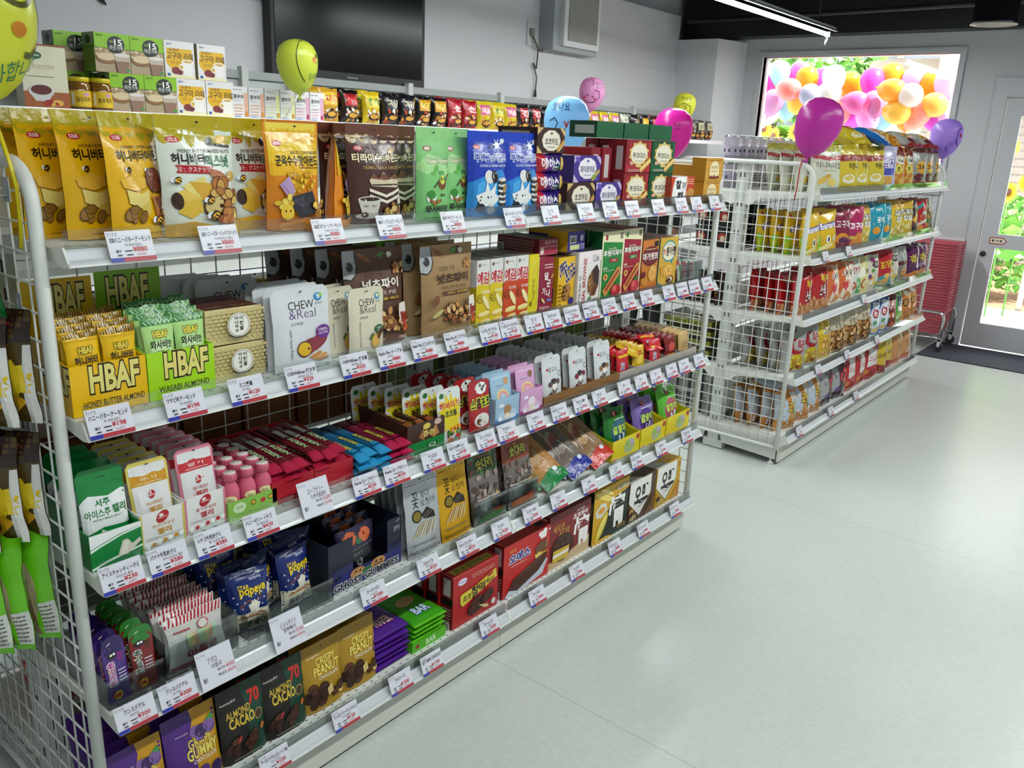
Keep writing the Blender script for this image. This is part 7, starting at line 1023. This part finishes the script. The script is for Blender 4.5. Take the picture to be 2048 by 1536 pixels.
# ------------------------------------------------------------------ shopping baskets in a wheeled rack by the door
BC = 'b8505c'
def basket_mesh():
    mb = MB(); H = .2
    def wl(x0, y0, x1, y1):
        for r in range(3):
            za, zb = .02 + r * .055, .02 + r * .055 + .04; n = 14
            for i in range(n + 1):
                t = i / n; t2 = min(1, t + .03)
                q = [(x0 + (x1 - x0) * a, y0 + (y1 - y0) * a) for a in (t, t2)]
                mb.poly([(q[0][0] * (.86 + .14 * za / H), q[0][1] * (.86 + .14 * za / H), za), (q[1][0] * (.86 + .14 * za / H), q[1][1] * (.86 + .14 * za / H), za), (q[1][0] * (.86 + .14 * zb / H), q[1][1] * (.86 + .14 * zb / H), zb), (q[0][0] * (.86 + .14 * zb / H), q[0][1] * (.86 + .14 * zb / H), zb)], BC)
        for za, zb in ((0, .02), (.06, .075), (.115, .13), (.17, H)):
            mb.poly([(x0 * (.86 + .14 * za / H), y0 * (.86 + .14 * za / H), za), (x1 * (.86 + .14 * za / H), y1 * (.86 + .14 * za / H), za), (x1 * (.86 + .14 * zb / H), y1 * (.86 + .14 * zb / H), zb), (x0 * (.86 + .14 * zb / H), y0 * (.86 + .14 * zb / H), zb)], BC)
    a, b = .19, .14; c = [(-a, -b), (a, -b), (a, b), (-a, b)]
    for i in range(4): wl(*c[i], *c[(i + 1) % 4])
    mb.box(-a * .86, -b * .86, 0, a * .86, b * .86, .004, BC); mb.tube([(-a - .005, -b - .005, H), (a + .005, -b - .005, H), (a + .005, b + .005, H), (-a - .005, b + .005, H)], .0055, 6, BC, 0, True)
    h = MB()
    for s in (-1, 1): h.tube([(-a - .006, s * (b * .3), H + .0105), (-a - .006, s * (b + .004), H + .0105), (a + .006, s * (b + .004), H + .0105), (a + .006, s * (b * .3), H + .0105)], .0026, 6, BC)
    return mb.build('basket', mat('basket_plastic', rough=.35, attr=True)), h.build('handle', PLAST)
bm_, hm_ = basket_mesh(); BX, BY = 7.02, .26
for i in range(24):
    o = obj('shopping_basket', bm_, None, (BX, BY + .03, .14 + .0232 * i), (0, 0, math.radians(90))); tag(o, 'dusty red shopping basket, ' + ('the lowest, resting in the wheeled rack' if i == 0 else 'on top of its tall nest' if i == 23 else 'nested within the tall stack by the door'), 'basket', 'nested baskets' if 0 < i < 23 else None); obj('handle', hm_, o)
m = MB(); r = obj('basket_rack', None, None, (BX, BY + .03, .014)); tag(r, 'chromed wheeled rack carrying the red shopping baskets', 'rack')
for s in (-1, 1):
    m = MB(); x = s * .2; m.tube([(x, -.2, .09), (x, -.205, .26), (x, -.19, .305), (x, -.16, .318), (x, .16, .318), (x, .19, .305), (x, .205, .26), (x, .2, .09)], .012, 8, 'd0d2d4'); obj('side_frame', m.build('sf', mat('chrome', rough=.18, metal=.9, attr=True)), r)
m = MB()
for y in (-.15, 0, .15): m.tube([(-.2, y, .118), (.2, y, .118)], .006, 6, 'c8cacc')
for x in (-.2, .2): m.tube([(x, -.2, .105), (x, .2, .105)], .008, 6, 'c8cacc')
obj('base_wires', m.build('bw', MATS['chrome']), r)
for x in (-.2, .2):
    for y in (-.2, .2): m = MB(); m.tube([(x - .012, y, .036), (x + .012, y, .036)], .034, 14, '2a2a2c'); m.box(x - .018, y - .012, .04, x - .014, y + .012, .1, 'c8c8c8'); m.box(x + .014, y - .012, .04, x + .018, y + .012, .1, 'c8c8c8'); m.box(x - .018, y - .012, .085, x + .018, y + .012, .1, 'c8c8c8'); obj('caster', m.build('caster', PLAIN), r)

# ------------------------------------------------------------------ price cards in the shelf rails
def price_card(X, k, jp, kr, pr, what, big=False, simple=False):
    W, H = (.079, .053) if not big else (.082, .082); mb = MB(); z0 = -.0235; a = math.atan2(.0195, .053); ca, sa = math.cos(a), math.sin(a)
    def f(u, v, d): return ((u - .5) * W, -.0035 + H * v * sa - d * ca, z0 + H * v * ca + d * sa)
    mb.poly([f(0, 0, 0), f(1, 0, 0), f(1, 1, 0), f(0, 1, 0)], 'd8d8e2'); mb.poly([f(0, 0, -.0007), f(0, 1, -.0007), f(1, 1, -.0007), f(1, 0, -.0007)], 'd0d0d8')
    for e in (((0, 0), (1, 0)), ((1, 0), (1, 1)), ((1, 1), (0, 1)), ((0, 1), (0, 0))): mb.poly([f(*e[0], 0), f(*e[0], -.0007), f(*e[1], -.0007), f(*e[1], 0)], 'c8c8d0')
    rd = random.Random(jp + kr); n = len(jp); w = min(.92, .07 * n + .1)
    if big:
        ops = [T('マンナヨ', .03, .86, .26, .93, '1c1c20', .0), T(jp, .3, .62, .3 + min(.62, .085 * n), .78, '1c1c20', .0), T(kr, .36, .47, .36 + min(.5, .1 * len(kr)), .6, '1c1c20', .0), T('本体価格', .5, .36, .72, .43, '1c1c20', .02), T(pr, .74, .35, .98, .45, 'c8303c', .0), T('税込価格', .5, .22, .72, .29, '1c1c20', .02), T('(' + str(int(int(pr) * 1.08)) + '円)', .74, .2, .99, .3, 'c8303c', .0), T('菓子', .08, .2, .2, .32, '1c1c20', .01), R(0, .995, 1, 1, 'b8b8c0')]
    else:
        x0 = .06 if n > 7 else .5 - w / 2; x0 = max(.05, x0)
        ops = [R(0, 0, .28, .14, '2c34a0'), R(.28, 0, 1, .14, 'b0303c'), S([(.02, .82), (.98, .82)], .004, 'a8a8b4'), T('マンナヨ', .02, .84, .24, .95, '16161a', .0), T(jp, x0, .62, min(.97, x0 + w), .8, '16161a', .02)]
        if kr: ops += [T(kr, .36, .48, .36 + min(.5, .055 * len(kr)), .58, '4a4a54', .0)]
        ops += [T('¥' + pr, .52 if len(pr) < 4 else .46, .3, .84, .47, 'c02834', .02), T('菓子', .14, .29, .26, .39, '2a2a30', .02), R(.34, .32, .5, .36, '1a1a1e'), R(.16, .19, .26, .235, '1a1a1e'), R(.36, .19, .5, .23, '1a1a1e')]
        if not simple: ops += [T(str(int(int(pr) * 1.08)) + '円', .58, .17, .78, .25, 'd0505c', .0)]
    paint(mb, ops, f, W, H, d0=.0002, step=.00006)
    o = obj('price_card', mb.build('card', mat('card_paper', rough=.3, attr=True, coat=.3)), None, (X, 0, ZS[k])); tag(o, ('tall handwritten' if big else 'white') + ' price card in the rail for the ' + what, 'price card')
CARDS = [
 [(.108, 'SSBハニーバターアーモンド', '허니버터아몬드', '880', 'yellow almond pouches'), (.277, 'SSBハニーバターミックスナッツ', '허니버터믹스아몬드', '880', 'cream mixed nut pouches'), (.529, 'SSB焼きコーンアーモンド', '군옥수수맛 아몬드', '880', 'orange corn pouches'), (.704, 'SSBティラミスアーモンド', '티라미수 아몬드', '880', 'brown tiramisu pouches'), (.906, 'SSBワサビアーモンド', '와사비 아몬드', '880', 'green wasabi pouches'), (1.14, 'SSBクッキー&クリームアーモンド', '쿠앤크맛 아몬드', '880', 'blue cookie pouches'), (1.3, 'エース', '에이스', '180', 'purple cracker packs'), (1.471, 'チョコハイム', '초코하임', '240', 'brown wafer boxes'), (1.602, 'ホワイトハイム', '화이트하임', '240', 'purple wafer boxes'), (1.728, 'ククダス ホワイト', '쿠크다스', '240', 'red crested cookie boxes'), (1.891, 'ククダス コーヒー', '쿠크다스', '240', 'green crested cookie boxes'), (2.048, 'チャルトククッキー', '찰떡쿠키', '380', 'red rice cake box'), (2.158, 'クッキー', '쿠우잇', '380', 'tall golden box'), (2.298, 'クッキー', '쿠우잇', '380', 'golden box pair')],
 [(.043, 'ハニーバターアーモンド', '허니버터아몬드', '198', 'yellow display box'), (.185, 'ワサビ味アーモンド', '와사비아몬드', '198', 'lime display box'), (.318, 'ミニ薬菓', '미니약과', '120', 'honeycomb patterned boxes'), (.451, 'CHEW&Rear 焼き芋', '츄앤리얼 군고구마', '320', 'sweet potato pouches'), (.596, 'CHEW&Rear 焼き栗', '츄앤리얼 군밤', '320', 'chestnut pouches'), (.704, "Nut's Pie メープル", '넛츠파이', '880', 'dark brown baked nut pouch'), (.812, "Nut's Pie ピスタチオ", '넛츠파이', '880', 'bright green baked nut pouch'), (.926, "Nut's Pie オリジナル", '넛츠파이', '880', 'tan baked nut pouch'), (1.058, 'イェガム オリジナル', '예감 오리지널', '160', 'yellow chip boxes'), (1.141, 'イェガム チーズグラタン', '예감 치즈그라탕', '160', 'red chip boxes'), (1.248, 'コソミ', '고소미', '180', 'narrow yellow cracker box'), (1.325 + .01, 'ダルグンカナ', '달군가나', '280', 'dark red waffle box'), (1.404 + .03, 'チョコチップクッキー', '촉촉한초코칩', '250', 'chocolate chip cookie box'), (1.492 + .04, 'MarketO ブラウニー', '리얼브라우니', '425', 'white brownie box'), (1.635, 'フレンチパイ リンゴ', '후렌치파이', '420', 'tall green biscuit box'), (1.75, 'フレンチパイ イチゴ', '후렌치파이', '420', 'tall red biscuit box'), (1.868, 'マーガレット', '마가렛트', '320', 'orange sandwich cookie box'), (2.017, 'ブンオパン', '참붕어빵', '380', 'teal edged fish cake box'), (2.115, 'ホンサム キャンディ', '', '80', 'striped candy packets'), (2.207, 'チョコ キャンディ', '', '80', 'green candy packets'), (2.31, 'キャンディ', '', '80', 'candy bin at the shelf end')],
 [(.037, 'アイスキャンディーグミ', '아이스주 젤리', '230', 'green jelly tray'), (.128, 'バナナ牛乳味グミ', '바나나우유맛 젤리', '380', 'banana jelly tray'), (.225, 'イチゴ牛乳味グミ', '딸기우유맛 젤리', '380', 'strawberry jelly tray'), (.335, 'ハニーゼリー イチゴ', '허니젤리 딸기', '420', 'pink honey bottles'), (.48, 'ロープゼリー', '스펀지롤젤리', '220', 'red candy rope boxes', True), (.626, 'Nerds ロープゼリー', 'verybery', '230', 'blue candy ropes'), (.722, 'Nerds ロープゼリー', 'rainbow', '230', 'magenta candy ropes'), (.85, 'チュロス', '츄러스', '380', 'churro box'), (.945, 'ひまわりの種チョコ', '해바라기 초코볼', '140', 'sunflower chocolate pouches'), (1.056, 'ストーンチョコ', '스톤초코', '160', 'red stone chocolate pouches'), (1.148, 'クマゼリー', '젤리', '200', 'blue jelly box'), (1.281, 'クマゼリー', '젤리', '200', 'pink jelly box'), (1.398, 'ダルゴナ コーヒー', '달고나', '160', 'grey print dalgona pouches'), (1.513, 'ダルゴナ 黒糖', '달고나', '160', 'wine print dalgona pouches'), (1.618, 'ダルゴナ', '달고나', '160', 'tan print dalgona pouches'), (1.771, 'オー', '오', '70', 'first red sachet tray'), (1.879, 'チュ', '츄', '70', 'yellow sachet tray'), (1.982, 'オー', '', '70', 'second red sachet tray'), (2.095, 'チョコ', '', '70', 'dark red sachet tray'), (2.191, 'コーヒー', '', '70', 'tan paper sachets'), (2.312, 'コーヒー', '', '70', 'last sachet tray end')],
 [(.036, 'ワンスドアル', '왕포도알', '300', 'purple grape jelly pouches'), (.124, 'ワンスバクアル', '왕수박알', '300', 'watermelon jelly pouches'), (.214, 'アポロ', '아폴로', '450', 'striped candy stick bags', True), (.394, 'ピョルポパイ', '별뽀빠이', '550', 'navy snack bags', True), (.646, 'ゴーストグミ', '고스트구미', '1000', 'halloween gummy box'), (.839, 'スルメイカ', '꽃보다오징어', '220', 'silver squid pouches'), (.993, 'スルメイカ バター', '꽃보다오징어', '220', 'golden squid pouches'), (1.138, 'スッタリ', '숯다리', '220', 'green topped meat pouches'), (1.283, 'スッタリ 辛口', '숯다리', '220', 'orange topped meat pouches'), (1.422, 'チョミ', '조미포', '380', 'golden dried fish packs'), (1.594, 'チポ', '쥐포', '380', 'grey dried fish packs'), (1.76, 'テグ', '대구포', '380', 'red tipped fish packs'), (1.9, 'アルアリ ブドウ', '알알이', '360', 'green grape jelly bags'), (2.073, 'アルアリ', '알알이', '360', 'purple grape jelly bags'), (2.274, 'アルアリ モモ', '알알이', '360', 'green and pink jelly bags')],
 [(.341, 'アーモンドチョコレート 70%', '아몬드카카오', '120', 'dark green cacao pouches'), (.551, 'クリスピーピーナッツチョコ', '크리스피피넛', '120', 'gold peanut pouches'), (.739, 'ウエハース', '', '1200', 'purple wafer bars'), (.856, 'LET BAR CHOCO', '', '1100', 'lime green bars'), (1.1, '餅チョコパイ', '초코찰떡파이', '430', 'red rice cake chocolate boxes'), (1.335, 'オーイエス', '오예스', '700', 'bright red cake boxes'), (1.555, 'チョコパイ', '초코파이', '700', 'wine red pie boxes'), (1.794, 'バナナチョコパイ', '초코파이 바나나', '700', 'yellow banana pie boxes'), (1.993, 'オットゥ ショコラ', '오뜨', '580', 'brown cake boxes'), (2.238, 'オットゥ チーズ', '오뜨', '580', 'yellow cheese cake boxes')]]
for k, cs in enumerate(CARDS):
    for c in cs: price_card(c[0], k, c[1], c[2], c[3], c[4], len(c) > 5, c[0] > 1.2)
for k, xs in ((1, (.16, .5)), (2, (.9,)), (3, (.3, .75, 1.3)), (4, (.15, .62, 1.05))):
    for x in xs: price_card(G2 + x, k, 'スナック', '', '198', f'{"x cream yellow crisp nut low".split()[k + 1]} snack bags, {["first", "middle", "last"][xs.index(x)]} on its rail', False, True)
m = MB()
for i in range(5): m.box(0, 0, 0, .1, .001, .05, 'd8d8e0')

# ------------------------------------------------------------------ the shopper in black behind the shelves
SK, BK, HR = '9c6e58', '141416', '15110f'
def skin(name, pts, edges, rad, col, finish=PLAIN, parent=None, sub=2):
    me = bpy.data.meshes.new(name); me.from_pydata(pts, edges, []); o = obj(name, me, parent)
    s = o.modifiers.new('skin', 'SKIN'); s.use_smooth_shade = True
    for i, v in enumerate(me.skin_vertices[0].data): r = rad[i] if isinstance(rad[i], tuple) else (rad[i], rad[i]); v.radius = r; v.use_root = (i == 0)
    if sub: q = o.modifiers.new('sub', 'SUBSURF'); q.levels = q.render_levels = sub
    dg = bpy.context.evaluated_depsgraph_get(); nm = bpy.data.meshes.new_from_object(o.evaluated_get(dg)); o.modifiers.clear(); o.data = nm; nm.materials.clear(); nm.materials.append(finish)
    at = nm.color_attributes.get('Col') or nm.color_attributes.new('Col', 'FLOAT_COLOR', 'CORNER'); at.data.foreach_set('color', list(lin(col)) * len(nm.loops))
    for p in nm.polygons: p.use_smooth = True
    return o
k = 1.5 / 1.7
pts = [(0, 0, .92), (0, -.01, 1.1), (0, -.01, 1.3), (0, 0, 1.40), (0, -.01, 1.46), (0, -.015, 1.55), (0, -.01, 1.63), (0, .0, 1.69)]
rad = [(.13, .09), (.12, .085), (.14, .09), (.075, .06), (.048, .05), (.068, .08), (.075, .095), (.045, .06)]
ed = [(i, i + 1) for i in range(7)]
def limb(p0, ps, rs):
    i = p0
    for p, r in zip(ps, rs): pts.append(p); rad.append(r); ed.append((i, len(pts) - 1)); i = len(pts) - 1
    return i
for s in (-1, 1):
    limb(0, [(s * .08, 0, .86), (s * .095, -.01, .5), (s * .1, .015, .1), (s * .105, -.07, .045), (s * .11, -.14, .03)], [.085, .055, .038, .035, .028])
    h = limb(3, [(s * .13, 0, 1.38), (s * .19, .01, 1.33), (s * .215, .02, 1.08), (s * .2, -.1, .88), (s * .2, -.14, .82)], [.06, .05, .038, .028, (.034, .022)])
    for f_ in range(4): limb(h, [(s * (.18 + .013 * f_), -.165, .785 - .003 * abs(f_ - 1.5)), (s * (.18 + .012 * f_), -.165, .752 + .004 * abs(f_ - 1.5)), (s * (.182 + .011 * f_), -.148, .728 + .006 * abs(f_ - 1.5))], [.009, .008, .007])
    limb(h, [(s * .17, -.15, .81), (s * .158, -.17, .785), (s * .158, -.178, .765)], [.011, .009, .008])
pts = [(x * k, y * k, z * k) for x, y, z in pts]; rad = [tuple(q * k for q in r) if isinstance(r, tuple) else r * k for r in rad]
per = skin('person', pts, ed, rad, SK, mat('skin', rough=.5, attr=True)); tag(per, 'person in black shirt and trousers standing in the aisle behind the shelves', 'person')
def sc(p): return [(x * k, y * k, z * k) for x, y, z in p]
skin('t_shirt', sc([(0, 0, .9), (0, -.01, 1.1), (0, -.01, 1.3), (0, 0, 1.41), (-.13, 0, 1.385), (-.2, .01, 1.325), (-.222, .018, 1.17), (.13, 0, 1.385), (.2, .01, 1.325), (.222, .018, 1.17)]), [(0, 1), (1, 2), (2, 3), (3, 4), (4, 5), (5, 6), (3, 7), (7, 8), (8, 9)], [(.13, .1), (.125, .095), (.145, .1), (.07, .065), .06, .058, .055, .06, .058, .055], BK, PLAIN, per)
skin('trousers', sc([(0, 0, .9), (-.08, 0, .85), (-.098, -.01, .5), (-.102, .012, .11), (.08, 0, .85), (.098, -.01, .5), (.102, .012, .11)]), [(0, 1), (1, 2), (2, 3), (0, 4), (4, 5), (5, 6)], [(.13, .1), .09, .065, .055, .09, .065, .055], '18181b', PLAIN, per)
skin('hair', sc([(0, .03, 1.5), (0, .045, 1.6), (0, .02, 1.685), (-.05, .02, 1.62), (.05, .02, 1.62)]), [(0, 1), (1, 2), (1, 3), (1, 4)], [(.07, .04), (.085, .07), (.08, .085), .05, .05], HR, PLAIN, per)
for s in (-1, 1): skin('shoe', sc([(s * .105, .03, .03), (s * .108, -.08, .03), (s * .112, -.16, .025)]), [(0, 1), (1, 2)], [.04, .042, .034], '2a2a2e', PLAIN, per)
m = MB()
for s in (-1, 1): m.lathe([(0, 0, 'f0ece8'), (.008, .001, 'f0ece8'), (.004, .004, '1c1410'), (0, .005, '1c1410')], 10, 'fff', 0, (0, 0, 0)) if 0 else m.tube([(s * .028, -.079, 1.385), (s * .028, -.084, 1.385)], [.009, .005], 8, '1a1310')
m.tube([(0, -.088, 1.375), (0, -.1, 1.352), (0, -.09, 1.345)], [.007, .011, .008], 8, SK); m.tube([(-.022, -.078, 1.325), (0, -.086, 1.323), (.022, -.078, 1.325)], .004, 6, '8a4a44')
for s in (-1, 1): m.tube([(s * .07, .0, 1.39), (s * .08, .006, 1.37), (s * .072, .002, 1.345)], [.008, .011, .006], 8, SK)
obj('face', m.build('face', MATS['skin']), per)
m = MB(); paint(m, [T('맛오늘', .05, .5, .95, .95, 'd8d8d8', .0), LINES(.1, .1, .7, .3, 1, 'a0a0a0')], lambda u, v, d: (-.07 + .14 * u, -.102 - d - .004 * math.sin(PI * u), 1.1 + .05 * v), .14, .05); obj('shirt_print', m.build('print', PLAIN), per)
per.location = (4.12, 1.34, 0); per.rotation_euler = (0, 0, math.radians(-42))

# ------------------------------------------------------------------ outside the window and the door
m = MB(); m.box(7.44, -6, -.16, 9.9, 9, -.04); 
pv = mat('pale_paving', 'c8c8c4', rough=.7, var=.06, vscale=5, bump=.05, bscale=60)
struct('paving', m.build('paving', pv)); m = MB()
for i in range(6): m.box(7.44, -6, -.0405, 7.452 - .012, 9, -.04, '999')
for i in range(5): m.box(7.6 + .5 * i, -6, -.041, 7.606 + .5 * i, 9, -.039)
for i in range(20): m.box(7.44, -3 + .5 * i, -.041, 9.9, -2.994 + .5 * i, -.039)
struct('paving_lines', m.build('pl', mat('paving_joint', '9a9a96', rough=.8)))
m = MB(); m.grid(lambda u, v: (9.9 + u * 8, -7 + v * 18, -.05 + .03 * noise.noise((u * 20, v * 40, 1))), 40, 60, '8a6a50'); struct('ground_outside', m.build('soil', mat('leaf_litter', rough=.9, attr=True, var=.5, vscale=30)))
LEAF = mat('leaf', rough=.45, attr=True); PET = mat('petal', rough=.5, attr=True)
def foliage(nm, lab, x, y, z0, rx, ry, rz, n, cols, L=.11, trunk=True, sd=1):
    rd = random.Random(sd); m = MB(); w = MB()
    for i in range(n):
        a = rd.uniform(0, 2 * PI); b = math.acos(rd.uniform(-1, 1)); q = rd.uniform(.5, 1) ** .5
        c = Vector((rx * q * math.sin(b) * math.cos(a), ry * q * math.sin(b) * math.sin(a), z0 + rz + rz * q * math.cos(b)))
        d = Vector((rd.gauss(0, 1), rd.gauss(0, 1), rd.gauss(-.2, .7))).normalized(); s = d.cross(Vector((rd.gauss(0, 1), rd.gauss(0, 1), 1))).normalized(); l = L * rd.uniform(.6, 1.2); k = l * .28; up = d.cross(s) * l * .1
        m.poly([c, c + d * l * .35 + s * k + up, c + d * l * .7 + s * k * .8 + up, c + d * l, c + d * l * .7 - s * k * .8 + up, c + d * l * .35 - s * k + up], rd.choice(cols))
    for i in range(7):
        a = rd.uniform(0, 6.28); w.tube([(0, 0, 0), (rx * .2 * math.cos(a), ry * .2 * math.sin(a), z0 + rz * .6), (rx * .6 * math.cos(a), ry * .6 * math.sin(a), z0 + rz * 1.4)], [.035, .025, .008], 6, '5a4634')
    o = obj(nm, None, None, (x, y, -.04)); tag(o, lab, 'plant'); obj('foliage', m.build('leaves', LEAF), o); obj('stems', w.build('stems', PLAIN), o)
GC = ['4a8a2c', '6aa83c', '8ac454', '3a7424', '9acc6c']
foliage('garden_shrub', 'dense green shrub beyond the paving, seen through the glass door', 11.2, -1.75, .2, .9, 1.3, .8, 1500, GC, .16, sd=3); foliage('garden_shrub', 'leafy green shrub beside the sunflowers outside the door', 10.8, .55, .1, .7, .85, .55, 900, GC, .14, sd=4)
foliage('street_tree', 'broad-leaved tree top showing above the balloon garland', 11.5, 3.9, 1.9, 1.3, 1.5, .9, 1500, GC, .2, sd=5); foliage('garden_shrub', 'long-leaved bush with flowers under the garland outside the window', 9.95, 2.6, .45, .5, .8, .7, 420, GC + ['b0882c', 'c85c2c'], .3, sd=6)
def sunflower(x, y, z, rz, lab):
    o = obj('sunflower', None, None, (x, y, -.04)); tag(o, lab, 'flower', None); m = MB(); m.tube([(0, 0, 0), (.01, .01, z * .6), (0, 0, z)], .009, 6, '4a8a2c'); obj('stem', m.build('stem', PLAIN), o)
    m = MB(); f = Vector((-1, math.sin(rz) * .5, .25)).normalized(); a = f.cross(Vector((0, 0, 1))).normalized(); b = a.cross(f)
    for i in range(18):
        t = i * 2 * PI / 18; d = a * math.cos(t) + b * math.sin(t); s = f.cross(d); c = Vector((0, 0, z)) + f * .02
        m.poly([c + d * .03 - s * .012, c + d * .07 - s * .02, c + d * .115 + f * .01, c + d * .07 + s * .02, c + d * .03 + s * .012], 'f0c018' if i % 2 else 'e8b010')
    obj('petals', m.build('petals', PET), o); m = MB(); c = Vector((0, 0, z)) + f * .03
    for i in range(12):
        t0, t1 = i * PI / 6, (i + 1) * PI / 6; m.poly([c + f * .012, c + (a * math.cos(t0) + b * math.sin(t0)) * .042, c + (a * math.cos(t1) + b * math.sin(t1)) * .042], '5a3414')
    obj('seed_head', m.build('seeds', PLAIN), o); m = MB()
    for s in (-1, 1): m.poly([(0, 0, z * .5), (.0, s * .1, z * .58), (0, s * .22, z * .55), (0, s * .1, z * .46)], '5a9a34'); m.poly([(0, 0, z * .7), (.05, s * .08, z * .76), (.06, s * .18, z * .72), (.03, s * .08, z * .66)], '6aac3c')
    obj('leaf_pair', m.build('lp', LEAF), o)
SF = [(9.25, 2.86, 1.8, 'lowest at the window corner'), (9.15, 2.68, 1.72, 'just inside the window corner'), (9.2, 2.44, 1.78, 'before the long-leaved bush'), (9.2, 2.2, 1.7, 'behind the large purple pink balloon'), (9.3, .3, 1.70, 'upper one through the door glass'), (9.35, .46, 1.60, 'beside the upper one through the door glass'), (9.25, .2, 1.26, 'lower one through the door glass'), (9.4, .06, 1.36, 'half hidden in the door-side shrub')]
for i, (x, y, z, w) in enumerate(SF): sunflower(x, y, z, i * 1.3, 'yellow sunflower outside, ' + w)
m = MB(); m.box(15, -6, -.1, 15.3, 9, 5, 'd4cfc4'); m.box(14.96, .2, 0, 15, 2.6, 2.3, 'b0aca4')
for i in range(18): m.box(14.95, .2, .1 + .12 * i, 14.962, 2.6, .11 + .12 * i, '8a8680')
b = obj('house_front', m.build('bl', PLAIN)); tag(b, 'pale building with a roller shutter across the street', 'building'); m = MB()
m.grid(lambda u, v: (15 - 1.6 * math.sin(v * PI / 2), -2 + 6.2 * u, 2.9 + .9 * math.cos(v * PI / 2)), 12, 10, '7c828c'); obj('canopy', m.build('cn', PLAIN), b); m = MB()
for i in range(5): m.tube([(15 - 1.62 * math.sin(t * PI / 20), -2 + 1.55 * i, 2.91 + .91 * math.cos(t * PI / 20)) for t in range(11)], .05, 6, 'e8e8e6')
obj('canopy_ribs', m.build('cr', PLAIN), b); m = MB()
for y in (-1.6, 4.4): m.box(14.95, y, 1.0, 15, y + 1.2, 2.2, '6a7078')
obj('window', m.build('bw', PLAIN), b)
m = MB(); m.tube([(12.2, 1.62, 0), (12.2, 1.66, 5.5)], [.17, .15], 16, 'b4aca4'); tag(obj('utility_pole', m.build('pole', PLAIN)), 'concrete utility pole standing outside the window', 'pole')
m = MB(); m.tube([(12.0, 1.1, 0), (12.0, 1.1, 1.75)], .02, 6, 'e4e4e4'); m.box(11.99, 1.1, 1.2, 12.01, 1.9, 1.62, 'd0603c'); paint(m, [T('営業中', .1, .2, .9, .8, 'f0e8e0', .02)], lambda u, v, d: (11.989 - d, 1.9 - .8 * u, 1.2 + .42 * v), .8, .42); tag(obj('banner_flag', m.build('flag', PLAIN)), 'orange banner on a white pole outside the window', 'banner')
m = MB(); m.tube([(9.95, -3, .55), (9.95, 1.2, .55)], .03, 8, 'd4d4c8')
for y in (-2.4, -1.2, 0, 1.0): m.tube([(9.95, y, -.05), (9.95, y, .55)], .03, 8, 'c8c8bc')
tag(obj('garden_rail', m.build('rail', PLAIN)), 'low pale rail at the edge of the paving outside the door', 'rail')
